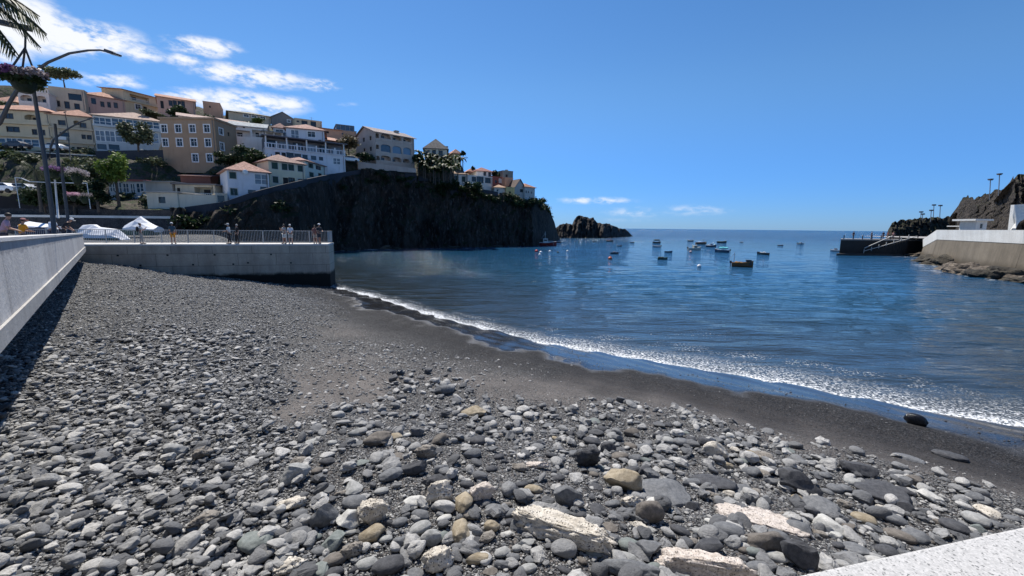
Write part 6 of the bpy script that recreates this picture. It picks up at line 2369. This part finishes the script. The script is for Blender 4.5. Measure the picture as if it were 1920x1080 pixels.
boat('orange-brown wooden fishing boat with a dark cabin box, closest of all the moored boats', 1391, 500.5, 36, 6, WOOD, trim=(.30, .13, .03), inner=(.2, .1, .05), H_=.62, extras=(('cabin', .18, .46, .40, (.03, .03, .035)), ('motor', (.03, .03, .04)), ('gear', (.30, .14, .03)), ('mast', -.40, 1.5, (.6, .6, .6))))
boat('black open boat with a white stripe and white bundle, right of the orange-brown one', 1431, 477.5, 21, 170, BLACKH, trim=(.05, .05, .06), extras=(('gear', (.7, .7, .7)), ('canopy', -.1, .02, .25, (.7, .7, .7))))
boat('small white motorboat far out on the right', 1501, 458, 11, 20, WHT, extras=(('cabin', -.1, .25, .4, (.6, .62, .65)), ('motor',)))
boat('white launch with a grey cover at the end of the jetty', 1566, 471.5, 15, 175, WHT, inner=(.4, .42, .44), extras=(('cabin', -.2, .2, .45, (.6, .62, .64)), ('motor',)))
boat('flat reddish kayak-like boat low in the water between the cluster and the white motorboat', 1390, 454.3, 6, 0, (.12, .05, .07), H_=.22)
boat('thin dark kayak-like boat farther right beside the white motorboat', 1463, 460.4, 9, 0, (.04, .03, .06), H_=.22)
for lab, px, py, c, s in [('orange and white buoy below the blue-black rowing boat', 1144, 486, (.55, .12, .05), .30), ('red buoy in the dark water near the trawler, left of the white ones', 1006, 472, (.6, .06, .05), .30), ('white buoy just right of the red one near the trawler', 1014, 474.5, (.75, .75, .75), .28),
                          ('lower white buoy under its twin near the trawler', 1012, 478.5, (.75, .75, .75), .22), ('white buoy floating alone between the trawler and the rowing boat', 1031, 472.5, (.75, .75, .75), .25), ('dark buoy stick right of the lone white buoy', 1046, 474, (.03, .03, .03), .22),
                          ('white buoy farthest right of the trawler buoys', 1064, 472, (.75, .75, .75), .24), ('pink-white buoy in front of the white and yellowish motorboat', 1295, 473.5, (.5, .35, .35), .28), ('single white buoy nearest the beach', 1311, 500.5, (.75, .75, .75), .24)]:
    p = at_z(px, py, 0)
    s *= 1.25
    o = MB().ball((0, 0, s * .35), (s, s, s * .9), 12).tube([(0, 0, s * 1.1), (0, 0, s * 1.7)], s * .12, 6).build('buoy', plain('buoy_paint', c, .4), smooth=True)
    o.location = p
    tag(o, lab, 'buoy', 'mooring buoys in the bay')


# ------------------------------------------------------------------ people
SKIN, HAIRD, HAIRG = plain('skin', (.36, .20, .14), .6, var=.05), plain('dark_hair', (.02, .015, .012), .6), plain('grey_hair', (.3, .29, .28), .6)
_cl = {}


def cloth(c):
    if c not in _cl:
        _cl[c] = plain('cloth', c, .85, var=.15, scale=14)
    return _cl[c]


def skin_obj(name, pts, edges, rads, mat, parent, root=0, lv=1):
    me = bpy.data.meshes.new(name)
    me.from_pydata([tuple(p) for p in pts], edges, [])
    me.materials.append(mat)
    o = bpy.data.objects.new(name, me)
    COL.objects.link(o)
    o.parent = parent
    m1 = o.modifiers.new('skin', 'SKIN')
    m1.use_smooth_shade = True
    sv = me.skin_vertices[0].data
    for i, r_ in enumerate(rads):
        sv[i].radius = r_ if isinstance(r_, tuple) else (r_, r_)
    sv[root].use_root = True
    m2 = o.modifiers.new('sub', 'SUBSURF')
    m2.levels = m2.render_levels = lv
    return o


def person(label, pos, rz, top=(.5, .5, .5), legs=(.05, .05, .07), hat=None, shorts=False, lean=0.0, arms='down', hgt=1.7, hair=HAIRD, bag=None, group='people on the pier', step=.06, head_turn=0):
    e = empty('person', pos, label, 'person', group, rz)
    k = hgt / 1.7
    e.scale = (k, k, k)
    # facing -Y before rotation; lean bends the trunk forward from the pelvis
    pel = Vector((0, 0, .93))

    def bend(v, q=1.0):
        return pel + Matrix.Rotation(lean * q, 3, 'X') @ (Vector(v) - pel)
    J, Rr, E = [], [], []

    def j(p, r, par=None):
        J.append(Vector(p))
        Rr.append(r)
        if par is not None:
            E.append((par, len(J) - 1))
        return len(J) - 1
    p0 = j(pel, (.125, .105))
    p1 = j(bend((0, 0, 1.12), .7), (.115, .09), p0)
    p2 = j(bend((0, 0, 1.34)), (.145, .10), p1)
    p3 = j(bend((0, .01, 1.46)), .055, p2)
    p4 = j(bend((0, -.01, 1.53)), .055, p3)
    hd0 = j(bend((0, -.025, 1.60)), (.072, .088), p4)
    hd1 = j(bend((0, -.005, 1.69)), (.066, .078), hd0)
    wr = []
    for s in (-1, 1):
        sh = j(bend((s * .165, 0, 1.40)), .058, p2)
        if arms == 'down' or (arms == 'one' and s < 0):
            el, wq = bend((s * .23, .03, 1.13)), bend((s * .24, -.05, .90))
        elif arms == 'rail':
            el, wq = bend((s * .25, -.10, 1.16)), bend((s * .14, -.34, 1.14))
        elif arms == 'phone':
            el, wq = bend((s * .20, -.16, 1.15)), bend((s * .05, -.34, 1.34))
        else:
            el, wq = bend((s * .24, -.08, 1.14)), bend((s * .16, -.30, 1.10))
        a = j(el, .040, sh)
        b = j(wq, .027, a)
        d = (wq - el).normalized()
        pm = j(wq + d * .07, (.038, .022), b)
        side = Vector((1, 0, 0)) if abs(d.x) < .8 else Vector((0, 1, 0))
        u_ = side.cross(d).normalized()
        for q, ln in ((-.030, .060), (-.010, .072), (.010, .068), (.030, .052)):
            f1 = j(wq + d * (.07 + ln * .55) + u_.cross(d) * q, .010, pm)
            j(wq + d * (.07 + ln) + u_.cross(d) * q * 1.1 + u_ * .018, .008, f1)
        th = j(wq + d * .045 + u_.cross(d) * -.048 + u_ * .01, .011, b)
        j(wq + d * .085 + u_.cross(d) * -.062 + u_ * .02, .009, th)
        wr.append((sh, a, b))
    lg = []
    for s in (-1, 1):
        hp = j((s * .085, 0, .86), .088, p0)
        kn = j((s * .095, s * step * .5 - .02, .48), .058, hp)
        an = j((s * .10, s * step + .01, .09), .038, kn)
        ft = j((s * .115, s * step - .13, .045), (.04, .03), an)
        lg.append((hp, kn, an, ft))
    skin_obj('body', J, E, Rr, SKIN, e)
    # face: nose, eyes, ears
    fc = MB()
    c = bend((0, -.03, 1.635))
    dn = Matrix.Rotation(lean, 3, 'X')

    def hp_(v):
        return tuple(c + dn @ Vector(v))
    # clothes
    sj = [J[p0] + Vector((0, 0, -.03)), J[p1], J[p2], J[p3] - Vector((0, 0, .03))]
    sr = [(.150, .125), (.140, .112), (.165, .120), .07]
    se = [(0, 1), (1, 2), (2, 3)]
    for sh, a, b in wr:
        n_ = len(sj)
        sj += [J[sh], J[sh].lerp(J[a], .85)]
        sr += [.074, .062]
        se += [(2, n_), (n_, n_ + 1)]
    skin_obj('shirt', sj, se, sr, cloth(top), e)
    tj, tr, te = [J[p0] + Vector((0, 0, .02))], [(.142, .122)], []
    for hp, kn, an, ft in lg:
        n_ = len(tj)
        tj += [J[hp], J[hp].lerp(J[kn], .92 if shorts else 1.0)]
        tr += [.102, .085 if shorts else .072]
        te += [(0, n_), (n_, n_ + 1)]
        if not shorts:
            tj.append(J[kn].lerp(J[an], .9))
            tr.append(.056)
            te.append((n_ + 1, n_ + 2))
    skin_obj('shorts' if shorts else 'trousers', tj, te, tr, cloth(legs), e)
    hm = MB()
    hm.ball(bend((0, .012, 1.675)), (.085, .102, .088), 12)
    hm.build('hair', hair, e, smooth=True)
    if hat:
        ht = MB().ball(bend((0, 0, 1.71)), (.098, .112, .075), 12)
        q0 = bend((0, -.15, 1.69))
        ht.ball(q0, (.075, .085, .014), 10)
        ht.build('cap', cloth(hat), e, smooth=True)
    sho = MB()
    for hp, kn, an, ft in lg:
        f = J[ft]
        sho.ball((f.x, f.y + .05, .045), (.05, .13, .045), 10)
    sho.build('shoes', cloth((.05, .05, .055)), e, smooth=True)
    if bag:
        bg_ = MB().ball(bend((0, .19, 1.24)), (.16, .11, .24), 12)
        for s in (-1, 1):
            bg_.tube([bend((s * .11, .14, 1.42)), bend((s * .12, -.02, 1.48)), bend((s * .12, -.13, 1.34)), bend((s * .12, .10, 1.08))], .018, 6)
        bo = bg_.build('backpack', cloth(bag), smooth=True)
        bo.parent = None
        bo.matrix_world = Matrix.Translation(pos) @ Matrix.Rotation(rz, 4, 'Z') @ Matrix.Scale(k, 4)
        tag(bo, 'dark backpack worn by the person in pale patterned clothes on the pier', 'backpack')
    return e


def on_pier(px, o=.45):
    # point of the deck, o metres back from the edge, under image column px
    best = None
    for k in range(400):
        t_ = -4 + k * (PL + 4) / 400
        P = pp(t_, o, PZ)
        d = abs(to_px(P)[0] - px)
        if best is None or d < best[0]:
            best = (d, P)
    return Vector(best[1])


person('person in pale patterned clothes wearing a dark backpack, leftmost on the pier', on_pier(266), 2.2, (.55, .55, .55), (.28, .28, .28), None, False, 0, 'phone', 1.62, bag=(.02, .02, .025), step=.10)
person('person in a white cap, dark top and orange shorts on the pier', on_pier(326), 3.5, (.05, .09, .12), (.55, .24, .03), (.75, .75, .75), True, 0, 'one', 1.68, step=.04)
person('person in a light grey jacket and dark trousers walking left on the pier', on_pier(431), -1.3, (.55, .55, .55), (.02, .02, .025), (.5, .5, .5), False, .05, 'hold', 1.66, hair=HAIRG, step=.14)
person('person dressed all in black beside the one in the light grey jacket', on_pier(446.5, .8), -.6, (.018, .018, .02), (.02, .02, .022), None, False, 0, 'down', 1.62, hair=HAIRG)
person('person in a long beige top and pale shorts, near the pier end', on_pier(534), -.4, (.42, .40, .36), (.58, .58, .56), None, True, 0, 'phone', 1.66, step=.05)
person('person in a white shirt and light shorts, right of the beige-topped one', on_pier(545.5, .5), .3, (.72, .72, .74), (.45, .44, .42), (.6, .6, .6), True, .05, 'hold', 1.64, step=.07)
person('person in a red-brown patterned top at the pier end, left of its pair', on_pier(592, .7), .5, (.26, .12, .10), (.40, .34, .30), None, True, 0, 'down', 1.60)
person('tallest person at the pier end, in a white cap and dark shirt', on_pier(599.5, .4), .9, (.04, .04, .045), (.05, .05, .06), (.75, .75, .75), True, .12, 'rail', 1.74, step=.1)


def behind_wall(px, back, z=3.98):
    best = None
    for k in range(300):
        P = lw(-2 + k * .1, -.3 - back, z)
        d = abs(to_px((P[0], P[1], 5.0))[0] - px)
        if best is None or d < best[0]:
            best = (d, P)
    return Vector(best[1])


GW = 'people leaning on the sea wall'
wa = math.atan2(LWN.y, LWN.x) + math.pi / 2
person('person in a pink-mauve top leaning on the sea wall at the left edge', behind_wall(6, 1.2, 4.12), wa, (.42, .27, .34), (.05, .05, .08), None, False, .30, 'rail', 1.72, group=GW)
person('person in an orange-yellow shirt with a reddish cap behind the sea wall', behind_wall(40, 1.3, 4.0), wa + .6, (.60, .26, .02), (.05, .05, .06), (.45, .20, .18), False, .18, 'rail', 1.64, group=GW)
person('person in a white cap and black top leaning far over the sea wall', behind_wall(123, .35, 4.05), wa - .3, (.015, .015, .02), (.04, .04, .05), (.72, .72, .72), False, .62, 'rail', 1.84, group=GW)
person('dark-haired person in a white shirt beside the black-topped one on the sea wall', behind_wall(139, .9, 4.1), wa + .9, (.60, .64, .72), (.05, .06, .1), None, False, .35, 'rail', 1.72, group=GW)

# people on the far jetty
for k, (t_, c, lab) in enumerate([(3.5, (.04, .04, .05), 'dark figure nearest the end of the far jetty'), (8.8, (.03, .03, .04), 'dark figure with a bag on the far jetty, second from its end'), (12.2, (.03, .03, .035), 'dark figure left of the red-shirted one on the far jetty'),
                                  (13.6, (.45, .08, .06), 'figure in a red shirt on the far jetty'), (15.2, (.4, .22, .2), 'figure in a pale red top right of the red-shirted one on the far jetty')]):
    if t_ * .55 < JL:
        person(lab, jp(t_ * .62 * JL / 15, 3.0, jz), k * 1.3, c, (.05, .05, .07), group='people on the far jetty', hgt=1.7)

# ------------------------------------------------------------------ right side details
def rbox(name, label, cat, x0, x1, y0, y1, Y, dep, mat, extra=None):
    a, b = at_y(x0, y1, Y), at_y(x1, y1, Y)
    t_ = at_y((x0 + x1) / 2, y0, Y)
    e = empty(name, a, label, cat)
    L, h_ = b.x - a.x, t_.z - a.z
    return e, L, h_


e, L, h_ = rbox('kiosk', 'small white kiosk with a cantilevered flat roof on the quay across the bay', 'kiosk', 1828, 1848, 414, 436, 70, 2, None)
MB().box(0, L, 0, 2.6, 0, h_).build('wall', WHITE, e)
MB().box(-L * .45, L * 1.25, -.5, 3.2, h_ + .003, h_ + .30).build('roof', WHITE, e)
MB().box(L * .38, L * .58, -.03, .05, h_ * .35, h_ * .75).build('window', GLASS, e)
e, L, h_ = rbox('kiosk', 'low flat-roofed white shelter left of the taller kiosk', 'kiosk', 1800, 1818, 425, 437, 73, 2, None)
for x in (0.1, L * .5, L - .2):
    MB().box(x, x + .18, 0, .2, 0, h_).build('post', WHITE, e)
MB().box(-.2, L + .2, -.5, 2.2, h_ + .003, h_ + .16).build('roof', WHITE, e)
# tall white screen wall with a curved cut
a, b, c, d_ = at_y(1894, 436, 58), at_y(1903, 382, 58), at_y(1990, 378, 54), at_y(1990, 436, 54)
cv = [at_y(x, y, 57.2) for x, y in [(1904, 436), (1905, 428), (1908, 421), (1913, 415), (1921, 411), (1935, 409)]]
P = [Vector((p.x, p.y, p.z)) for p in [at_y(1895, 440, 58), at_y(1902, 384, 58), at_y(1935, 382, 57.2), cv[5], cv[4], cv[3], cv[2], cv[1], at_y(1904, 440, 57.6)]]
mb = MB()
n_ = len(P)
o_ = Vector((.1, .5, 0))
mb.add(P + [p + o_ for p in P], [tuple(range(n_)), tuple(reversed(range(n_, 2 * n_)))] + [(k, k + n_, (k + 1) % n_ + n_, (k + 1) % n_) for k in range(n_)])
tag(mb.build('screen_wall', WHITE), 'tall white wall with a curved cut-out at the right edge, above the harbour wall', 'wall')
for k, (x, yb, yt, Y_, lab) in enumerate([(1856, 366, 337, 82, 'floodlight pole on the near cliff, shorter of the two there'), (1873, 358, 327, 80, 'floodlight pole on the near cliff, taller of the two there'), (1726, 411, 398, 140, 'leftmost floodlight pole on the low far cliff'),
                                          (1729, 411, 402, 139, 'second floodlight pole from the left on the low far cliff'), (1745, 409, 395, 138, 'floodlight pole in the middle of the low far cliff'), (1750, 409, 385, 142, 'pale tall floodlight pole on the low far cliff, left of the last one'),
                                          (1762, 409, 386, 140, 'dark tall floodlight pole, last on the right of the low far cliff')]):
    a, b = at_y(x, yb + 4, Y_), at_y(x + 1.2, yt, Y_)
    e = empty('floodlight_pole', a, lab, 'floodlight', 'floodlight poles on the cliffs')
    v_ = b - a
    MB().tube([(0, 0, -.5), v_], .07 if Y_ < 100 else .10, 6).build('pole', plain('pole_grey', (.28, .29, .30)), e)
    s = Y_ / 80 * .48
    MB().box(v_.x - .55 * s, v_.x + .55 * s, v_.y - .3, v_.y + .3, v_.z, v_.z + .38 * s).box(v_.x - .75 * s, v_.x + .75 * s, v_.y - .1, v_.y + .1, v_.z - .12, v_.z - .02).build('floodlight', plain('floodlight_dark', (.07, .07, .08)), e)

# ------------------------------------------------------------------ the big stones, one by one
random.seed(11)
chunk('rock', 'longest pitted cream concrete chunk lying diagonally near the bottom edge', (962, 982), (1160, 1040), .36, .34, 'pit', 5, (1.0, .85))
chunk('rock', 'jagged pitted pinkish slab with a raised rim, cut by the bottom edge', (1222, 1050), (1420, 1092), .30, .30, 'pitpink', 9, (1.1, .7))
U = dict(uniq=True)
rock(1426, 966, 158, 58, 'pitted', 'pitpink', 'broad flat pitted pinkish slab near the granite parapet', 12, flat=.30, seed=3, **U)
rock(1167, 903, 70, 52, 'angular', 'tan', 'tan boulder with a sharp light ridge and a shaded front', -10, seed=21, flat=.8, **U)
rock(1248, 914, 92, 58, 'flat', 'grey', 'large smooth grey slab tilted right beside the tan boulder', 28, seed=5, flat=.28, **U)
rock(1340, 898, 80, 34, 'flat', 'dark', 'long dark flat slab behind the grey tilted slab', 12, seed=6, **U)
rock(1743, 931, 38, 26, 'block', 'white', 'pale cream-topped stone alone among grey ones near the parapet', 0, seed=8, flat=.7, **U)
rock(1716, 789, 34, 24, 'round', 'wet', 'wet black boulder standing in the swash', 0, seed=9, flat=.9, **U)
rock(1497, 906, 74, 52, 'angular', 'dark', 'large dark angular block in shade, above the broad pitted slab', 18, seed=12, flat=.8, **U)
rock(1340, 848, 46, 40, 'block', 'pit', 'squarish pitted block with a bright edge', 8, seed=15, flat=.9, **U)
rock(701, 962, 62, 52, 'pitted', 'pit', 'brown-cream pitted rock with holes in its top', 0, seed=18, flat=.85, **U)
rock(655, 972, 42, 48, 'angular', 'white', 'bright white angular stone left of the brown-cream pitted rock', 20, seed=23, flat=.85, **U)
rock(626, 1012, 44, 46, 'block', 'green', 'greenish grey flat-topped stone with a dark front', 5, seed=26, flat=.7, **U)
rock(608, 968, 52, 46, 'angular', 'grey', 'grey triangular faceted stone', 0, seed=29, flat=.9, **U)
rock(482, 1007, 54, 56, 'block', 'green', 'large bluish pale slab at the bottom left', 30, seed=31, flat=.45, **U)
rock(545, 942, 62, 32, 'pitted', 'pit', 'sandy pitted stone left of the triangular grey one', -5, seed=34, flat=.55, **U)
rock(779, 937, 44, 26, 'round', 'white', 'pale rounded disc-shaped stone', 0, seed=36, flat=.5, **U)
rock(823, 925, 54, 46, 'pitted', 'pit', 'whitish pitted rock beside the pale disc-shaped stone', 20, seed=38, flat=.8, **U)
rock(870, 938, 34, 52, 'block', 'tan', 'tan smooth upright block joined to a pitted one', 0, seed=41, flat=.95, **U)
rock(905, 925, 54, 44, 'pitted', 'pitpink', 'cream pitted rock leaning on the tan upright block', 10, seed=43, flat=.85, **U)
rock(867, 988, 40, 56, 'block', 'tan', 'brownish tan oval boulder below the tan upright block', 0, seed=46, flat=.75, **U)
rock(922, 985, 30, 27, 'round', 'tan', 'small yellowish rounded stone at the left end of the longest chunk', 0, seed=47, flat=.7, **U)
rock(1065, 934, 54, 46, 'angular', 'grey', 'mid grey faceted boulder above the longest pitted chunk', 0, seed=49, flat=.9, **U)
rock(1182, 1066, 110, 42, 'round', 'grey', 'large pitless grey boulder cut by the bottom edge', 0, seed=52, flat=.7, **U)
rock(553, 888, 56, 44, 'block', 'pale', 'pale grey squarish boulder with a white top, in the pebbles', 10, seed=54, flat=.8, **U)
rock(709, 822, 56, 32, 'block', 'brown', 'grey-brown slab with a rusty shaded front', 15, seed=57, flat=.6, **U)
rock(798, 847, 42, 32, 'pitted', 'pitdark', 'reddish brown crumbly rock', 0, seed=60, flat=.8, **U)
rock(888, 771, 50, 28, 'block', 'tan', 'tan-topped block farthest up among the rocks', 0, seed=62, flat=.6, **U)
rock(746, 699, 23, 15, 'round', 'wet', 'solitary dark rounded boulder on the brown sand', 0, seed=63, flat=.7, **U)
rock(832, 732, 36, 24, 'block', 'grey', 'grey block at the far tip of the rock field', 0, seed=65, flat=.8, **U)
rock(328, 842, 42, 32, 'block', 'pale', 'pale angular stone throwing a black shadow among the left pebbles', -10, seed=68, flat=.75, **U)
rock(382, 850, 34, 34, 'pitted', 'pitdark', 'brownish rough rock right of the pale angular stone', 0, seed=70, flat=.9, **U)
rock(384, 974, 56, 36, 'pitted', 'pitdark', 'brown-grey rough rock in the left pebbles near the bottom', 0, seed=73, flat=.65, **U)
rock(1100, 860, 50, 46, 'pitted', 'dark', 'very dark hollow-looking boulder above the tan boulder', 0, seed=75, flat=.95, **U)
rock(1218, 962, 54, 46, 'round', 'brown', 'brown-grey rounded boulder overlapping a whitish pitted piece', 20, seed=78, flat=.85, **U)
rock(1186, 940, 44, 28, 'pitted', 'pit', 'whitish pitted piece behind the brown-grey rounded boulder', 20, seed=80, flat=.7, **U)
rock(1538, 944, 62, 40, 'flat', 'grey', 'long grey slab right of the broad pitted slab', 22, seed=83, **U)
rock(1650, 914, 82, 42, 'flat', 'dark', 'dark greenish flat slab with a broken right end', 20, seed=86, **U)
rock(1495, 1043, 62, 54, 'angular', 'dark', 'dark grey angular boulder beside the lower end of the parapet', 10, seed=88, flat=.9, **U)
rock(1432, 1012, 68, 52, 'block', 'brown', 'brown-grey block left of the dark angular boulder by the parapet', 30, seed=90, flat=.7, **U)
rock(545, 1058, 66, 36, 'pitted', 'pit', 'cream pitted rock at the bottom edge, left of centre', 0, seed=92, flat=.6, **U)
rock(600, 1062, 40, 34, 'flat', 'green', 'greenish slab touching the bottom edge', 40, seed=94, **U)
rock(658, 1032, 44, 34, 'pitted', 'pitdark', 'dark grey-brown rough rock below the bright white angular stone', 0, seed=96, flat=.8, **U)
rock(820, 1050, 64, 52, 'pitted', 'pit', 'whitish pitted rock at the bottom edge, left of the longest chunk', 0, seed=98, flat=.8, **U)
rock(808, 1008, 40, 34, 'round', 'pale', 'pale speckled boulder between pitted rock and tan oval one', 0, seed=99, flat=.8, **U)
rock(820, 905, 60, 32, 'block', 'dark', 'dark grey block pair above the pale disc-shaped stone', 0, seed=101, flat=.8, **U)
rock(775, 880, 54, 32, 'angular', 'dark', 'dark broad angular rock in the middle of the rock field', 10, seed=104, flat=.8, **U)
rock(733, 887, 46, 28, 'round', 'grey', 'grey smooth elongated stone left of the dark broad angular rock', 20, seed=106, **U)
rock(663, 908, 34, 34, 'block', 'pale', 'light grey wedge-shaped stone pointing down', 0, seed=108, flat=.4, **U)
rock(1005, 870, 56, 18, 'pitted', 'pitpink', 'thin pitted cream strip of rock behind the faceted boulder', 0, seed=110, flat=.6, **U)
rock(1140, 840, 30, 26, 'round', 'dark', 'dark round stone right of the hollow-looking boulder', 0, seed=112, flat=.8, **U)
rock(1704, 857, 46, 18, 'round', 'grey', 'long low greyish boulder on the wet sand near the swash', 10, seed=114, flat=.45, **U)
rock(1780, 852, 50, 20, 'round', 'dark', 'broad low dark grey boulder farthest right on the sand', 10, seed=116, flat=.5, **U)
rock(1610, 880, 60, 30, 'angular', 'dark', 'shadowed dark rock above the dark greenish slab', 20, seed=118, flat=.7, **U)
rock(1000, 915, 36, 20, 'round', 'tan', 'tan oval stone left above the faceted boulder', 0, seed=120, **U)
rock(388, 664, 13, 9, 'block', 'white', 'lone bright white stone far up the grey pebble beach', 0, seed=122, flat=.8, **U)
NB = len(ROCKS)

# the rest of the 300: copies of five shapes per kind, placed by size towards the lower right of the rock field
r = random.Random(5)
MATP = ['grey'] * 8 + ['dark'] * 5 + ['pale'] * 3 + ['brown'] * 3 + ['green'] * 2 + ['pit', 'pitdark', 'white', 'tan']
KINDP = ['round'] * 6 + ['flat'] * 2 + ['angular'] * 2 + ['block'] * 2
tries = 0
while len(ROCKS) < 296 and tries < 9000:
    tries += 1
    y = 765 + 310 * r.random() ** .72
    x = r.uniform(560 - max(0, (y - 960)) * .8, 1910)
    yb = np.interp(x, [q[0] for q in BAND], [q[1] for q in BAND])
    if y < yb + 14 or y > 1080 - max(0, (x - 1440) * .215) or (x < 560 and r.random() < .6):
        continue
    p_ = beach_pt(x, y)
    sc = r.choice([.8, 1, 1, 1.2, 1.5, 1.8]) * (.18 + .05 * r.random())
    wpx = sc / ((p_ - Vector((0, 0, EYE))).length / ray(x, y).length)
    if any(abs(q[1] - x) < (wpx * .5 + (q[8] / max(.01, (p_ - Vector((0, 0, EYE))).length) * 760)) * .60 and abs(q[2] - y) < wpx * .34 + 7 for q in ROCKS):
        continue
    mt = r.choice(MATP)
    kd = 'pitted' if mt.startswith('pit') else r.choice(KINDP)
    rock(x, y, wpx, wpx * r.uniform(.5, .72), kd, mt, None, r.uniform(-30, 35) + (18 if x > 1200 else 0), seed=r.randrange(5), name='stone' if wpx < 26 else 'rock')
print('rocks', len(ROCKS), tries)
SHN = {'round': 'rounded', 'flat': 'flat', 'angular': 'angular', 'pitted': 'rough', 'block': 'squarish'}
LM = [(q[1], q[2], q[6].split(',')[0]) for q in ROCKS[:NB]]
SHORT = [re_ for re_ in LM]
used = {}
for q in ROCKS[NB:]:
    o, x, y = q[0], q[1], q[2]
    best = sorted(SHORT, key=lambda l: (l[0] - x) ** 2 + (l[1] - y) ** 2 * 2.2)[0]
    dx, dy = x - best[0], (y - best[1]) * 1.5
    rel = ('right of' if dx > 0 else 'left of') if abs(dx) > abs(dy) else ('in front of' if dy > 0 else 'behind')
    key = '%s %s stone %s the %s' % (CNAME[q[4]], SHN[q[5]], rel, best[2])
    used.setdefault(key, []).append((math.hypot(dx, dy), q))
SHRT = lambda s: ' '.join(s.split()[:16])
for key, lst in used.items():
    lst.sort(key=lambda z: z[0])
    for k, (_, q) in enumerate(lst):
        lb = key
        if len(lst) > 1:
            lb = ['nearer ', 'farther ', 'third ', 'fourth '][min(k, 3)] + key
        w_ = lb.split()
        while len(w_) > 16:
            for drop in ('stone', 'smooth', 'large', 'small', 'very', 'broad', 'long', 'with', 'its', 'a'):
                if drop in w_[5:]:
                    w_.reverse()
                    w_.remove(drop)
                    w_.reverse()
                    break
            else:
                w_ = w_[:16]
        tag(q[0], ' '.join(w_), 'rock', 'loose stones of the rock field')
# ------------------------------------------------------------------ pebble cover
def dA(a, b, px, py, dist, d):
    coarse = np.clip((520 - px) / 350, 0, 1)
    return np.maximum(a * (.35 + .65 * coarse), .30 * b)


fin = lambda px, py: np.clip((np.abs(px - 520) < 0) + (px - 330) / 190 + (py > 900) * -.25, 0, 1)
scatter(190000, -40, 12, 1.5, 40, lambda a, b, px, py, di, d: a * (1 - .8 * fin(px, py)) * np.clip(1.2 - di / 60, .3, 1) * np.clip((py - 480) / 330, .35, 1), .045, .125, pw=1.6, lift=.5)
scatter(210000, -34, 12, 1.5, 38, lambda a, b, px, py, di, d: np.maximum(a * np.clip(.45 + fin(px, py), 0, 1), .35 * b) * np.clip(1.4 - di / 45, .3, 1), .03, .08, pw=1.4, lift=.3)
scatter(60000, -16, 10, 1.8, 16, lambda a, b, px, py, di, d: np.maximum(a, .6 * b), .022, .055, pw=1.5, tone=(.02, .8))
scatter(150000, -10, 9, 1.8, 11, lambda a, b, px, py, di, d: np.maximum(a, .7 * b), .014, .032, pw=1.2, tone=(.0, .62))
scatter(9000, -14, 2, 1.8, 16, lambda a, b, px, py, di, d: a * (1 - .7 * fin(px, py)) * .5, .12, .22, pw=2.0, lift=.5)
scatter(5200, -8, 14, 2, 14, lambda a, b, px, py, di, d: b * (1 - .6 * a), .10, .29, pw=1.9, tone=(.12, .9), lift=.2)
scatter(9000, -8, 16, 6, 30, lambda a, b, px, py, di, d: (1 - b) * (1 - a) * np.clip(.5 - np.abs(d - 1.8) / 3, .05, .5), .02, .06, pw=1.4)
scatter(5000, -8, 3, 7, 16, lambda a, b, px, py, di, d: (1 - b) * (1 - a) * np.exp(-((px - 690) / 170) ** 2) * (py > 640), .03, .12, pw=1.8)
finish_pebbles()
